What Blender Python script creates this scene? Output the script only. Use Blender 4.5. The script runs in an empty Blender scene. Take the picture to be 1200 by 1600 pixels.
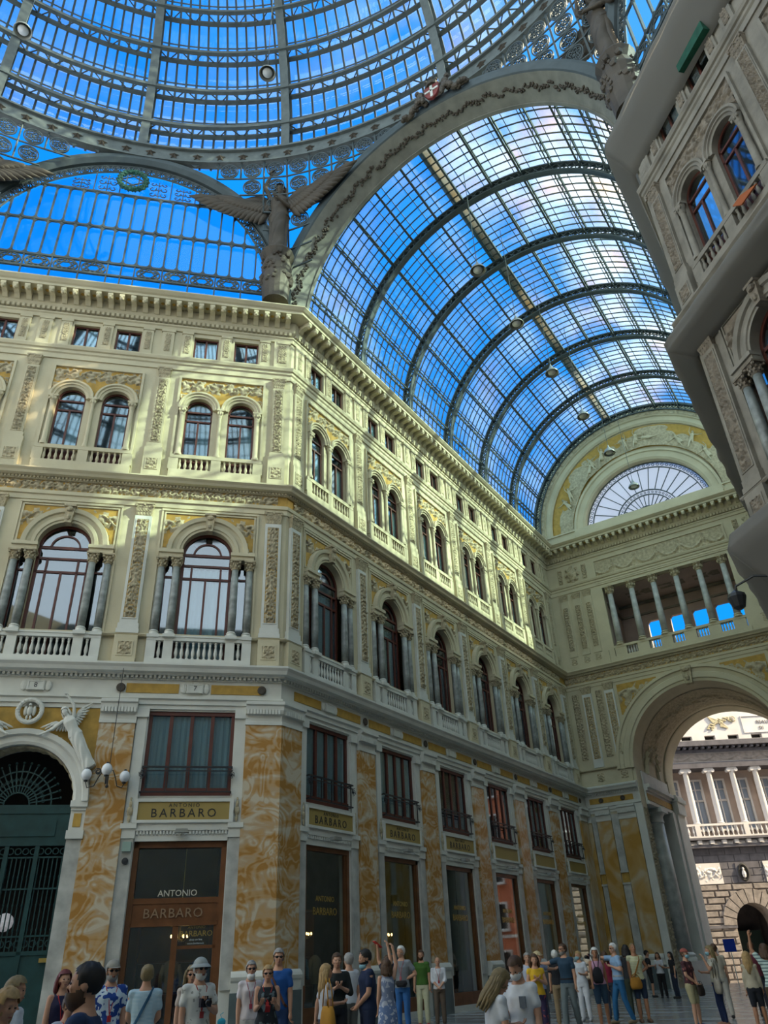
import bpy, bmesh, math, random
import numpy as np
from mathutils import Matrix, Vector, Euler, noise
PI = math.pi; R2 = math.sqrt(2)
random.seed(7)
S = bpy.context.scene; COL = S.collection
# ---------------------------------------------------------------- camera
CAMP = Vector((8.488, -18.506, 1.65)); YAW, PIT, ROL = map(math.radians, (32.263, 31.012, -2.617)); FPX = 1183.075
_fw = Vector((-math.sin(YAW)*math.cos(PIT), math.cos(YAW)*math.cos(PIT), math.sin(PIT)))
_r = Vector((math.cos(YAW), math.sin(YAW), 0)); _u = _r.cross(_fw)
_r2 = _r*math.cos(ROL)+_u*math.sin(ROL); _u2 = -_r*math.sin(ROL)+_u*math.cos(ROL)
cd = bpy.data.cameras.new('camera'); cam = bpy.data.objects.new('camera', cd); COL.objects.link(cam)
cam.matrix_world = Matrix(((_r2.x, _u2.x, -_fw.x, CAMP.x), (_r2.y, _u2.y, -_fw.y, CAMP.y), (_r2.z, _u2.z, -_fw.z, CAMP.z), (0, 0, 0, 1)))
cd.sensor_fit = 'VERTICAL'; cd.sensor_height = 36; cd.lens = 36*FPX/1600; cd.clip_end = 600
S.camera = cam
# ---------------------------------------------------------------- sky, sun, exposure
SUN = Vector((1, .30, .66)).normalized()
W = bpy.data.worlds.new('sky'); S.world = W; W.use_nodes = True
nt = W.node_tree; N = nt.nodes; L = nt.links; N.clear()
wo = N.new('ShaderNodeOutputWorld'); bg = N.new('ShaderNodeBackground'); L.new(bg.outputs[0], wo.inputs[0])
tc = N.new('ShaderNodeTexCoord'); vm = N.new('ShaderNodeVectorMath'); vm.operation = 'DOT_PRODUCT'
L.new(tc.outputs['Generated'], vm.inputs[0]); vm.inputs[1].default_value = SUN
rp = N.new('ShaderNodeValToRGB'); L.new(vm.outputs['Value'], rp.inputs[0]); e = rp.color_ramp.elements     # blue away from the sun, white around it
e[0].position = .0; e[0].color = (.004, .21, .74, 1); e[1].position = 1.0; e[1].color = (4.6, 4.2, 3.4, 1)
for p_, c_ in ((.45, (.006, .25, .80, 1)), (.74, (.16, .42, .86, 1)), (.90, (1.3, 1.5, 1.6, 1))): k = e.new(p_); k.color = c_
sx = N.new('ShaderNodeSeparateXYZ'); L.new(tc.outputs['Generated'], sx.inputs[0])
hz = N.new('ShaderNodeMapRange'); hz.inputs['From Min'].default_value = .26; hz.inputs['From Max'].default_value = .02; L.new(sx.outputs['Z'], hz.inputs['Value'])
mx = N.new('ShaderNodeMixRGB'); L.new(hz.outputs[0], mx.inputs[0]); L.new(rp.outputs[0], mx.inputs[1]); mx.inputs[2].default_value = (.75, .85, .95, 1)
cl = N.new('ShaderNodeMapRange'); cl.inputs['From Min'].default_value = -.12; cl.inputs['From Max'].default_value = -.45; L.new(sx.outputs['Y'], cl.inputs['Value'])   # white area added to the sky behind the viewer as neutral fill light
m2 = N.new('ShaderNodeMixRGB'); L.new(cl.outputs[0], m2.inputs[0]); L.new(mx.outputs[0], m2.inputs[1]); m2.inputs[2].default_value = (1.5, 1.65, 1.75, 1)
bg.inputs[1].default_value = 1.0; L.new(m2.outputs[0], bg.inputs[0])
sl = bpy.data.lights.new('sun', 'SUN'); sl.energy = 7.8; sl.angle = math.radians(.6); sl.color = (1, .84, .56)
so = bpy.data.objects.new('sun', sl); COL.objects.link(so); so.location = (40, 10, 50)
so.rotation_euler = SUN.to_track_quat('Z', 'Y').to_euler()
vs = S.view_settings; vs.view_transform = 'Standard'; vs.look = 'None'; vs.gamma = 1; vs.use_curve_mapping = False
vs.exposure = .68
S.cycles.max_bounces = 6; S.cycles.diffuse_bounces = 3; S.cycles.transparent_max_bounces = 12; S.cycles.caustics_refractive = False; S.cycles.caustics_reflective = False
FZ = .15                                     # pavement level

# ---------------------------------------------------------------- materials
M = {}
def mat(name, col, rough=.7, metal=0, dirt=.0, scale=2.0, bump=0, emit=0, spec=.4, alpha=None):
    m = bpy.data.materials.new(name); m.use_nodes = True; M[name] = m
    n = m.node_tree.nodes; l = m.node_tree.links; b = n['Principled BSDF']
    b.inputs['Base Color'].default_value = (*col, 1); b.inputs['Roughness'].default_value = rough; b.inputs['Metallic'].default_value = metal
    b.inputs['Specular IOR Level'].default_value = spec
    if dirt or bump:
        t = n.new('ShaderNodeTexCoord'); no = n.new('ShaderNodeTexNoise'); no.inputs['Scale'].default_value = scale; no.inputs['Detail'].default_value = 6
        l.new(t.outputs['Object'], no.inputs['Vector'])
        if dirt:
            r = n.new('ShaderNodeValToRGB'); l.new(no.outputs['Fac'], r.inputs[0])
            r.color_ramp.elements[0].position = .3; r.color_ramp.elements[1].position = .7
            r.color_ramp.elements[0].color = (*[c*(1-dirt) for c in col], 1); r.color_ramp.elements[1].color = (*[min(1, c*(1+dirt*.4)) for c in col], 1)
            l.new(r.outputs[0], b.inputs['Base Color'])
        if bump:
            bm_ = n.new('ShaderNodeBump'); bm_.inputs['Strength'].default_value = bump; bm_.inputs['Distance'].default_value = .03
            n2 = n.new('ShaderNodeTexNoise'); n2.inputs['Scale'].default_value = scale*6; l.new(t.outputs['Object'], n2.inputs['Vector'])
            l.new(n2.outputs['Fac'], bm_.inputs['Height']); l.new(bm_.outputs[0], b.inputs['Normal'])
    if emit: b.inputs['Emission Color'].default_value = (*col, 1); b.inputs['Emission Strength'].default_value = emit
    return m
def swirl(name, c1, c2, c3, scale, dist, rough, zs=1.0):
    m = mat(name, c1, rough); n = m.node_tree.nodes; l = m.node_tree.links; b = n['Principled BSDF']
    t = n.new('ShaderNodeTexCoord'); mp = n.new('ShaderNodeMapping'); mp.inputs['Scale'].default_value = (1, 1, zs); l.new(t.outputs['Object'], mp.inputs[0])
    no = n.new('ShaderNodeTexNoise'); no.inputs['Scale'].default_value = scale; no.inputs['Detail'].default_value = 2.2; no.inputs['Distortion'].default_value = 1.1; l.new(mp.outputs[0], no.inputs[0])
    sn = n.new('ShaderNodeMath'); sn.operation = 'MULTIPLY'; l.new(no.outputs['Fac'], sn.inputs[0]); sn.inputs[1].default_value = dist*2
    si = n.new('ShaderNodeMath'); si.operation = 'SINE'; l.new(sn.outputs[0], si.inputs[0])
    n2 = n.new('ShaderNodeTexNoise'); n2.inputs['Scale'].default_value = scale*1.3; n2.inputs['Detail'].default_value = 4; n2.inputs['Distortion'].default_value = .8
    mp2 = n.new('ShaderNodeMapping'); mp2.inputs['Location'].default_value = (5, 3, 9); mp2.inputs['Scale'].default_value = (.6, .6, 1.5*zs); l.new(t.outputs['Object'], mp2.inputs[0]); l.new(mp2.outputs[0], n2.inputs[0])
    ad = n.new('ShaderNodeMath'); ad.operation = 'MULTIPLY_ADD'; l.new(si.outputs[0], ad.inputs[0]); ad.inputs[1].default_value = .085
    a2 = n.new('ShaderNodeMath'); a2.operation = 'ADD'; a2.inputs[1].default_value = .12; l.new(n2.outputs['Fac'], a2.inputs[0]); l.new(a2.outputs[0], ad.inputs[2])
    r = n.new('ShaderNodeValToRGB'); l.new(ad.outputs[0], r.inputs[0]); e = r.color_ramp.elements
    e[0].position = .50; e[0].color = (*c1, 1); e[1].position = .76; e[1].color = (*c3, 1); k = e.new(.60); k.color = (*c2, 1); k = e.new(.67); k.color = (*[(a+b_)/2 for a, b_ in zip(c1, c3)], 1)
    l.new(r.outputs[0], b.inputs['Base Color']); return m
STONE = mat('stone', (.54, .48, .325), .75, dirt=.14, scale=.8, bump=.25)
STONE2 = mat('stone_relief', (.47, .40, .26), .8, dirt=.35, scale=7, bump=.4)
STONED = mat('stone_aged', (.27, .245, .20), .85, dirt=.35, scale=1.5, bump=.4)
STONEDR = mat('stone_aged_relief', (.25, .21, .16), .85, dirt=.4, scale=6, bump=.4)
WHITE = mat('white_stone', (.60, .60, .54), .6, dirt=.1, scale=1.5, bump=.1)
MARB = mat('veined_marble', (.46, .46, .42), .35, dirt=.35, scale=2.2)
GREYM = mat('grey_marble', (.27, .29, .27), .3, dirt=.45, scale=4)
PINK = mat('pink_plaster', (.46, .35, .29), .8, dirt=.15, scale=1)
GOLD = mat('ochre_panel', (.46, .28, .055), .7, dirt=.25, scale=4)
GOLDS = mat('gilt_sign', (.33, .24, .07), .5, dirt=.1, scale=1)
ONYX = swirl('onyx_marble', (.37, .185, .045), (.47, .30, .135), (.53, .46, .34), .95, 24, .25)
ONYX2 = swirl('yellow_marble', (.40, .22, .045), (.46, .29, .10), (.50, .41, .27), .6, 12, .3, .5)
PLINTH = mat('slate_plinth', (.10, .13, .13), .4, dirt=.3, scale=2)
IRON = mat('iron', (.075, .095, .10), .55, .2, dirt=.2, scale=2, spec=.3)
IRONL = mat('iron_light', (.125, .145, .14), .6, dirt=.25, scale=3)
SOFF = mat('painted_soffit', (.22, .22, .185), .7, dirt=.25, scale=2)
IRONB = mat('iron_black', (.02, .022, .025), .4)
GREENI = mat('gate_green', (.012, .05, .05), .45, dirt=.3, scale=3)
WOOD = mat('window_wood', (.10, .028, .018), .45, dirt=.2, scale=4)
SHOPW = mat('shop_wood', (.15, .06, .022), .35, dirt=.3, scale=3)
BRONZE = mat('bronze', (.085, .068, .05), .6, .1, dirt=.35, scale=3, bump=.3)
BRASS = mat('brass', (.55, .40, .12), .35, .8)
DARK = mat('dark_interior', (.02, .018, .016), .8)
BROWNI = mat('brown_interior', (.10, .06, .03), .7, dirt=.5, scale=1.2)
CURT = mat('curtain', (.55, .62, .60), .9, dirt=.08, scale=1)
LAMPG = mat('lamp_globe', (.70, .72, .74), .25)
LAMPM = mat('lamp_metal', (.30, .31, .28), .4, .4)
WARM = mat('warm_bulb', (1, .62, .22), .5, emit=5)
def glassy(name, tint, gloss, opaque, trans=0, stain=False):
    m = bpy.data.materials.new(name); m.use_nodes = True; M[name] = m; n = m.node_tree.nodes; l = m.node_tree.links; n.clear()
    o = n.new('ShaderNodeOutputMaterial'); tr = n.new('ShaderNodeBsdfTransparent'); tr.inputs[0].default_value = (*tint, 1)
    gl = n.new('ShaderNodeBsdfGlossy'); gl.inputs['Roughness'].default_value = .03; gl.inputs[0].default_value = (.9, .95, 1, 1)
    m1 = n.new('ShaderNodeMixShader'); l.new(tr.outputs[0], m1.inputs[1]); l.new(gl.outputs[0], m1.inputs[2])
    fr = n.new('ShaderNodeLayerWeight'); fr.inputs[0].default_value = .35; mm = n.new('ShaderNodeMath'); mm.operation = 'MULTIPLY_ADD'
    l.new(fr.outputs['Fresnel'], mm.inputs[0]); mm.inputs[1].default_value = gloss; mm.inputs[2].default_value = gloss*.25; l.new(mm.outputs[0], m1.inputs[0])
    last = m1
    if opaque or stain:
        tl = n.new('ShaderNodeBsdfTranslucent'); df = n.new('ShaderNodeBsdfDiffuse'); ms = n.new('ShaderNodeMixShader'); ms.inputs[0].default_value = .3
        l.new(tl.outputs[0], ms.inputs[1]); l.new(df.outputs[0], ms.inputs[2]); tl.inputs[0].default_value = (.85, .88, .88, 1); df.inputs[0].default_value = (.7, .74, .76, 1)
        m2 = n.new('ShaderNodeMixShader'); l.new(m1.outputs[0], m2.inputs[1]); l.new(ms.outputs[0], m2.inputs[2]); m2.inputs[0].default_value = opaque; last = m2
        if stain:
            t = n.new('ShaderNodeTexCoord'); no = n.new('ShaderNodeTexNoise'); no.inputs['Scale'].default_value = .22; no.inputs['Detail'].default_value = 4; l.new(t.outputs['Object'], no.inputs['Vector'])
            mr = n.new('ShaderNodeMapRange'); mr.inputs['From Min'].default_value = .38; mr.inputs['From Max'].default_value = .68; mr.inputs['To Min'].default_value = opaque*.25; mr.inputs['To Max'].default_value = opaque*3.2
            l.new(no.outputs['Fac'], mr.inputs['Value']); l.new(mr.outputs[0], m2.inputs[0])
            n2 = n.new('ShaderNodeTexNoise'); n2.inputs['Scale'].default_value = .5; n2.inputs['Detail'].default_value = 5; l.new(t.outputs['Object'], n2.inputs['Vector'])
            r = n.new('ShaderNodeValToRGB'); l.new(n2.outputs['Fac'], r.inputs[0]); r.color_ramp.elements[0].position = .46; r.color_ramp.elements[0].color = (.80, .93, .92, 1)
            r.color_ramp.elements[1].position = .66; r.color_ramp.elements[1].color = (.80, .56, .18, 1); l.new(r.outputs[0], tl.inputs[0])
    l.new(last.outputs[0], o.inputs[0]); return m
G_ROOF = glassy('roof_glass', (.60, .92, 1), .05, .14, stain=True)
G_DOME = glassy('dome_glass', (.70, .90, 1), .06, .07, stain=True)
G_CLEAR = glassy('clear_glass', (.75, .92, 1), .02, 0)
G_FAN = glassy('frosted_glass', (.55, .6, .68), .1, .5)
G_WIN = glassy('window_glass', (.70, .80, .84), .34, 0)
G_SHOP = glassy('shop_glass', (.85, .9, .9), .30, 0)
NET = glassy('safety_net', (.8, .8, .78), 0, .80)
for n_ in NET.node_tree.nodes:
    if n_.type in ('BSDF_TRANSLUCENT', 'BSDF_DIFFUSE'): n_.inputs[0].default_value = (.50, .48, .44, 1)
TOWER = mat('theatre_white', (.60, .55, .52), .8, dirt=.12, scale=1)
TSTONE = mat('theatre_lava', (.11, .10, .11), .85, dirt=.3, scale=2)
TRUST = mat('theatre_rustic', (.25, .21, .185), .9, dirt=.35, scale=3, bump=.6)
# pavement of veined marble slabs
FLOORM = mat('marble_floor', (.4, .42, .42), .22); _n = FLOORM.node_tree.nodes; _l = FLOORM.node_tree.links
_t = _n.new('ShaderNodeTexCoord'); _b = _n.new('ShaderNodeTexBrick'); _b.inputs['Scale'].default_value = .55; _b.offset = .5; _b.inputs['Mortar Size'].default_value = .012
_b.inputs['Color1'].default_value = (.46, .49, .49, 1); _b.inputs['Color2'].default_value = (.22, .25, .26, 1); _b.inputs['Mortar'].default_value = (.12, .13, .13, 1)
_w = _n.new('ShaderNodeTexWave'); _w.inputs['Scale'].default_value = .22; _w.inputs['Distortion'].default_value = 2.5; _l.new(_t.outputs['Object'], _w.inputs[0]); _w.bands_direction = 'Y'
_mx = _n.new('ShaderNodeMixRGB'); _mx.blend_type = 'MULTIPLY'; _mx.inputs[0].default_value = .45; _l.new(_t.outputs['Object'], _b.inputs['Vector'])
_l.new(_b.outputs[0], _mx.inputs[1]); _l.new(_w.outputs[0], _mx.inputs[2]); _l.new(_mx.outputs[0], _n['Principled BSDF'].inputs['Base Color'])

# ---------------------------------------------------------------- mesh helpers
class MB:
    def __init__(s): s.v = []; s.f = []; s.m = []; s.mi = 0
    def add(s, vs, fs, T=None):
        o = len(s.v)
        s.v += [tuple(T @ Vector(p)) for p in vs] if T is not None else [tuple(p) for p in vs]
        s.f += [tuple(i+o for i in f) for f in fs]; s.m += [s.mi]*len(fs); return s
    def box(s, x0, x1, y0, y1, z0, z1, T=None):
        return s.add([(x0, y0, z0), (x1, y0, z0), (x1, y1, z0), (x0, y1, z0), (x0, y0, z1), (x1, y0, z1), (x1, y1, z1), (x0, y1, z1)],
                     [(0, 3, 2, 1), (4, 5, 6, 7), (0, 1, 5, 4), (1, 2, 6, 5), (2, 3, 7, 6), (3, 0, 4, 7)], T)
    def bar(s, a, b, w, h=None, up=(0, 0, 1)):
        a = Vector(a); b = Vector(b); h = w if h is None else h; d = b-a
        if d.length < 1e-6: return s
        dn = d.normalized(); u = Vector(up)
        if abs(dn.dot(u)) > .98: u = Vector((1, 0, 0)) if abs(dn.x) < .9 else Vector((0, 1, 0))
        x = dn.cross(u).normalized(); y = x.cross(dn)
        P = [p+x*i*w/2+y*j*h/2 for p in (a, b) for i, j in ((-1, -1), (1, -1), (1, 1), (-1, 1))]
        return s.add(P, [(0, 3, 2, 1), (4, 5, 6, 7), (0, 1, 5, 4), (1, 2, 6, 5), (2, 3, 7, 6), (3, 0, 4, 7)])
    def path(s, pts, w, h=None, up=(0, 0, 1), closed=False):
        n = len(pts); h = w if h is None else h; V = []; pts = [Vector(p) for p in pts]; U = up if callable(up) else (lambda p: Vector(up))
        for i, p in enumerate(pts):
            a = pts[i-1] if (i or closed) else p; b = pts[(i+1) % n] if (i < n-1 or closed) else p
            d = (b-a).normalized(); u = Vector(U(p)); x = d.cross(u)
            x = x.normalized() if x.length > 1e-3 else Vector((1, 0, 0)); y = x.cross(d)
            V += [p+x*i_*w/2+y*j*h/2 for i_, j in ((-1, -1), (1, -1), (1, 1), (-1, 1))]
        F = [(4*i+k, 4*i+(k+1) % 4, 4*((i+1) % n)+(k+1) % 4, 4*((i+1) % n)+k) for i in range(n if closed else n-1) for k in range(4)]
        if not closed: F += [(3, 2, 1, 0), (4*n-4, 4*n-3, 4*n-2, 4*n-1)]
        return s.add(V, F)
    def tube(s, pts, r, n=6, closed=False):
        pts = [Vector(p) for p in pts]; K = len(pts); V = []; rr = r if isinstance(r, (list, tuple)) else [r]*K
        d0 = (pts[1]-pts[0]).normalized(); u = d0.orthogonal().normalized()
        for i, p in enumerate(pts):
            a = pts[i-1] if (i or closed) else p; b = pts[(i+1) % K] if (i < K-1 or closed) else p; d = (b-a).normalized()
            u = (u-d*u.dot(d)); u = u.normalized() if u.length > 1e-5 else d.orthogonal().normalized(); w = d.cross(u)
            V += [p+(u*math.cos(2*PI*j/n)+w*math.sin(2*PI*j/n))*rr[i] for j in range(n)]
        F = [(n*i+j, n*i+(j+1) % n, n*((i+1) % K)+(j+1) % n, n*((i+1) % K)+j) for i in range(K if closed else K-1) for j in range(n)]
        if not closed: F += [tuple(reversed(range(n))), tuple(range(n*(K-1), n*K))]
        return s.add(V, F)
    def lathe(s, prof, n=12, T=None, sx=1, sy=1, caps=True):
        V = [(r*math.cos(2*PI*j/n)*sx, r*math.sin(2*PI*j/n)*sy, z) for r, z in prof for j in range(n)]; K = len(prof)
        F = [(n*i+j, n*i+(j+1) % n, n*(i+1)+(j+1) % n, n*(i+1)+j) for i in range(K-1) for j in range(n)]
        if caps: F += [tuple(reversed(range(n))), tuple(range(n*(K-1), n*K))]
        return s.add(V, F, T)
    def ball(s, c, r, n=10, T=None):
        r = r if isinstance(r, (tuple, list)) else (r, r, r); k = max(4, n//2)
        V = [(c[0]+r[0]*math.sin(PI*i/k)*math.cos(2*PI*j/n), c[1]+r[1]*math.sin(PI*i/k)*math.sin(2*PI*j/n), c[2]-r[2]*math.cos(PI*i/k)) for i in range(1, k) for j in range(n)]
        F = [(n*i+j, n*i+(j+1) % n, n*(i+1)+(j+1) % n, n*(i+1)+j) for i in range(k-2) for j in range(n)]
        V += [(c[0], c[1], c[2]-r[2]), (c[0], c[1], c[2]+r[2])]; b = n*(k-1)
        F += [(b, (j+1) % n, j) for j in range(n)]+[(b+1, n*(k-2)+j, n*(k-2)+(j+1) % n) for j in range(n)]
        return s.add(V, F, T)
    def prism(s, poly, y0, y1, T=None):        # polygon in x,z extruded along y
        n = len(poly); V = [(x, y0, z) for x, z in poly]+[(x, y1, z) for x, z in poly]
        return s.add(V, [tuple(range(n)), tuple(reversed(range(n, 2*n)))]+[(i, i+n, (i+1) % n+n, (i+1) % n) for i in range(n)], T)
    def sweep(s, prof, u0, m0, u1, m1):        # profile (o,z) swept along u with mitred ends
        n = len(prof); V = [(u0+m0*o, o, z) for o, z in prof]+[(u1+m1*o, o, z) for o, z in prof]
        return s.add(V, [(i, (i+1) % n, (i+1) % n+n, i+n) for i in range(n)]+[tuple(reversed(range(n))), tuple(range(n, 2*n))])
    def arc(s, cx, cz, prof, a0=0, a1=PI, n=24, caps=True, ez=1.0):   # profile (r,o) swept on an arc in the x,z plane
        k = len(prof); V = []
        for i in range(n+1):
            a = a0+(a1-a0)*i/n; V += [(cx+r*math.cos(a), o, cz+r*math.sin(a)*ez) for r, o in prof]
        F = [(k*i+j, k*i+(j+1) % k, k*(i+1)+(j+1) % k, k*(i+1)+j) for i in range(n) for j in range(k)]
        if caps: F += [tuple(range(k)), tuple(reversed(range(k*n, k*n+k)))]
        return s.add(V, F)
    def grid(s, x0, x1, z0, z1, nx, nz, h, keep=None, y=0):
        ok = {}; V = []; F = []
        for j in range(nz+1):
            for i in range(nx+1):
                x = x0+(x1-x0)*i/nx; z = z0+(z1-z0)*j/nz; V.append((x, y+h(x, z), z))
        for j in range(nz):
            for i in range(nx):
                xc = x0+(x1-x0)*(i+.5)/nx; zc = z0+(z1-z0)*(j+.5)/nz
                if keep is None or keep(xc, zc): a = j*(nx+1)+i; F.append((a+1, a, a+nx+1, a+nx+2))
        return s.add(V, F)
    def mesh(s, name, mats, smooth=False):
        me = bpy.data.meshes.new(name); me.from_pydata(s.v, [], s.f); mats = mats if isinstance(mats, (list, tuple)) else [mats]
        for m in mats: me.materials.append(m)
        if len(mats) > 1: me.polygons.foreach_set('material_index', s.m)
        me.validate()
        b = bmesh.new(); b.from_mesh(me); bmesh.ops.recalc_face_normals(b, faces=b.faces)
        if smooth:
            for f in b.faces: f.smooth = True
        b.to_mesh(me); b.free()
        if smooth and smooth is not True: me.set_sharp_from_angle(angle=math.radians(smooth))
        return me
    def build(s, name, mats, parent=None, smooth=False, loc=None):
        return put(s.mesh(name, mats, smooth), name, parent, loc)
def put(me, name, parent=None, loc=None, rz=None, scale=None, T=None):
    o = bpy.data.objects.new(name, me); COL.objects.link(o)
    if parent is not None: o.parent = parent
    if T is not None: o.matrix_local = T
    else:
        if loc is not None: o.location = loc
        if rz is not None: o.rotation_euler = (0, 0, rz)
        if scale is not None: o.scale = scale
    return o
def empty(name, T=None, parent=None, **kw):
    o = put(None, name, parent, T=T); o.empty_display_size = .1
    for k, v in kw.items(): o[k] = v
    return o
def tag(o, label, cat, group=None):
    o['label'] = label; o['category'] = cat
    if group: o['group'] = group
    return o
def struct(o, label=None):
    o['kind'] = 'structure'
    if label: o['label'] = label
    return o
def text_mesh(txt, size, depth, m, name='lettering', spacing=1.0):
    c = bpy.data.curves.new(name, 'FONT'); c.body = txt; c.size = size; c.extrude = depth; c.align_x = 'CENTER'; c.align_y = 'CENTER'; c.space_character = spacing; c.resolution_u = 2
    o = bpy.data.objects.new(name, c); COL.objects.link(o); dg = bpy.context.evaluated_depsgraph_get(); dg.update()
    me = bpy.data.meshes.new_from_object(o.evaluated_get(dg)); bpy.data.objects.remove(o); me.materials.clear(); me.materials.append(m); me.name = name; return me
TXT = Matrix(((-1, 0, 0, 0), (0, 0, 1, 0), (0, 1, 0, 0), (0, 0, 0, 1)))   # text stands upright facing +y of the wall frame
def tr(x=0, y=0, z=0): return Matrix.Translation((x, y, z))
def rz(a): return Matrix.Rotation(a, 4, 'Z')
# carved acanthus scrolls as a height field
def scroll(w, along, amp, seed=0, mirror=False, fine=1.0):
    d = w*.95
    def h(x, z):
        a, b = (z, x) if along == 'z' else (x, z)
        b0 = b
        if mirror: b = abs(b)-w*.25; dd = d*.62; rad = w*.27
        else: dd = d; rad = w*.48
        k = round(a/dd); side = 1 if k % 2 == 0 else -1
        ca = k*dd; cb = 0 if mirror else side*w*.04
        da, db = a-ca, (b-cb)*side; r = math.hypot(da, db)+1e-6; th = math.atan2(db, da)
        s_ = .5+.5*math.cos(2*th+3.4*math.log(r/rad+.05)*fine)
        lf = .5+.5*math.cos(7*th+seed+k)
        q = (s_*.75+.25*lf)*max(0, 1.15-(r/rad)**2*.45)
        stem = math.exp(-((b+side*w*.33*math.sin(PI*a/dd))/(w*.07))**2) if not mirror else math.exp(-(b0/(w*.06))**2)*(.7+.3*math.cos(a*PI*4/w))
        ns = noise.noise(Vector((a*9/w*.5+seed, b*9/w*.5, seed)))*.35
        return amp*max(-.25, min(1.25, max(q, stem)*1.1+ns-.27))
    return h
def edge(h, x0, x1, z0, z1, e=.03, low=-.03):
    def g(x, z):
        if x < x0+e or x > x1-e or z < z0+e or z > z1-e: return low
        return h(x, z)
    return g
# ================================================================ FACADES
def wall_panel(x0, x1, z0, z1, ops, depth=.35, n=16, y=0):
    """flat wall with openings: ops = (xa, xb, zb, zt) rectangular or (cx, hw, zb, zs, 'arc')"""
    mb = MB(); xs = {x0, x1}
    def rng(o): return (o[0]-o[1], o[0]+o[1]) if len(o) == 5 else (o[0], o[1])
    def top(o, x): return o[3]+math.sqrt(max(0, o[1]**2-(x-o[0])**2)) if len(o) == 5 else o[3]
    for o in ops:
        a, b = rng(o); xs |= {a, b}
        if len(o) == 5: xs |= {o[0]-o[1]*math.cos(PI*i/n) for i in range(n+1)}
    xs = sorted(x for x in xs if x0-1e-6 <= x <= x1+1e-6); q = []
    for x in xs:
        if not q or x-q[-1] > 1e-5: q.append(x)
    for a, b in zip(q, q[1:]):
        c = (a+b)/2; cuts = sorted([(o[2], o) for o in ops if rng(o)[0] < c < rng(o)[1]], key=lambda t: t[0]); lo = (z0, z0)
        for zb, o in cuts:
            if zb > max(lo)+1e-4: mb.add([(a, y, lo[0]), (b, y, lo[1]), (b, y, zb), (a, y, zb)], [(0, 1, 2, 3)])
            lo = (top(o, a), top(o, b))
            mb.add([(a, y, lo[0]), (b, y, lo[1]), (b, y-depth, lo[1]), (a, y-depth, lo[0])], [(0, 1, 2, 3)])
        mb.add([(a, y, lo[0]), (b, y, lo[1]), (b, y, z1), (a, y, z1)], [(0, 1, 2, 3)])
    for o in ops:
        a, b = rng(o); zt = o[3]
        for x in (a, b): mb.add([(x, y, o[2]), (x, y, zt), (x, y-depth, zt), (x, y-depth, o[2])], [(0, 1, 2, 3)])
        mb.add([(a, y, o[2]), (b, y, o[2]), (b, y-depth, o[2]), (a, y-depth, o[2])], [(0, 1, 2, 3)])
    return mb
def capital_mb(w, h, d=.16, z=0, n=5):
    mb = MB(); a = w*.84/2; b = w*1.12/2
    mb.add([(-a, 0, z), (a, 0, z), (a, d*.8, z), (-a, d*.8, z), (-b, 0, z+h*.86), (b, 0, z+h*.86), (b, d*1.5, z+h*.86), (-b, d*1.5, z+h*.86)],
           [(0, 3, 2, 1), (4, 5, 6, 7), (0, 1, 5, 4), (1, 2, 6, 5), (2, 3, 7, 6), (3, 0, 4, 7)])
    mb.box(-b*1.04, b*1.04, 0, d*1.65, z+h*.86, z+h)
    for r in range(2):
        for i in range(n-r):
            x = (i-(n-1-r)/2)*w*.84/n*1.05; z_ = z+h*(.12+.32*r); mb.ball((x, d*(.85+.25*r), z_+h*.1), (w*.07, d*.2, h*.17), 6)
            mb.ball((x, d*(1.1+.25*r), z_+h*.24), (w*.06, d*.16, h*.05), 6)
    for sx in (-1, 1): mb.ball((sx*b*.9, d*1.5, z+h*.74), (w*.1, d*.35, h*.11), 8)
    mb.ball((0, d*1.5, z+h*.8), (w*.07, d*.3, h*.08), 6)
    return mb
def panel_frame(mb, x0, x1, z0, z1, t, y0, y1):
    mb.box(x0-t, x0, y0, y1, z0-t, z1+t); mb.box(x1, x1+t, y0, y1, z0-t, z1+t); mb.box(x0, x1, y0, y1, z0-t, z0); mb.box(x0, x1, y0, y1, z1, z1+t)
# ---- profiles (o outwards, z up), shared by every wall
P_ARCHI = [(0, 8.85), (.05, 8.85), (.05, 8.98), (.1, 8.99), (.1, 9.12), (.16, 9.16), (.16, 9.22), (0, 9.22)]
P_FRIEZE = [(0, 9.22), (.03, 9.22), (.03, 9.78), (0, 9.78)]
P_LEDGE = [(0, 9.78), (.08, 9.78), (.08, 9.90), (.2, 9.90), (.22, 9.95), (.36, 9.97), (.40, 10.08), (.46, 10.16), (.46, 10.22), (.1, 10.34), (0, 10.34)]
P_STR0 = [(0, 11.22), (.12, 11.22), (.16, 11.27), (.16, 11.31), (0, 11.33)]
P_MID0 = [(0, 16.2), (.04, 16.2), (.04, 16.4), (.09, 16.42), (.09, 16.56), (0, 16.58)]
P_MID1 = [(0, 17.0), (.1, 17.0), (.12, 17.1), (.3, 17.12), (.34, 17.2), (.42, 17.28), (.42, 17.33), (.1, 17.45), (0, 17.45)]
P_STR2 = [(0, 22.72), (.05, 22.72), (.05, 22.95), (.1, 23.0), (.1, 23.12), (.16, 23.15), (.2, 23.26), (.2, 23.31), (0, 23.38)]
P_TOP0 = [(0, 24.82), (.06, 24.82), (.08, 24.98), (.13, 25.02), (.13, 25.09), (0, 25.09)]
P_TOP1 = [(0, 25.09), (.2, 25.3), (.24, 25.40), (.3, 25.78), (.86, 25.80), (.86, 25.92), (.93, 25.96), (1.04, 26.07), (1.04, 26.12), (.3, 26.2), (.3, 26.42), (.2, 26.46), (0, 26.46)]
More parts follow.
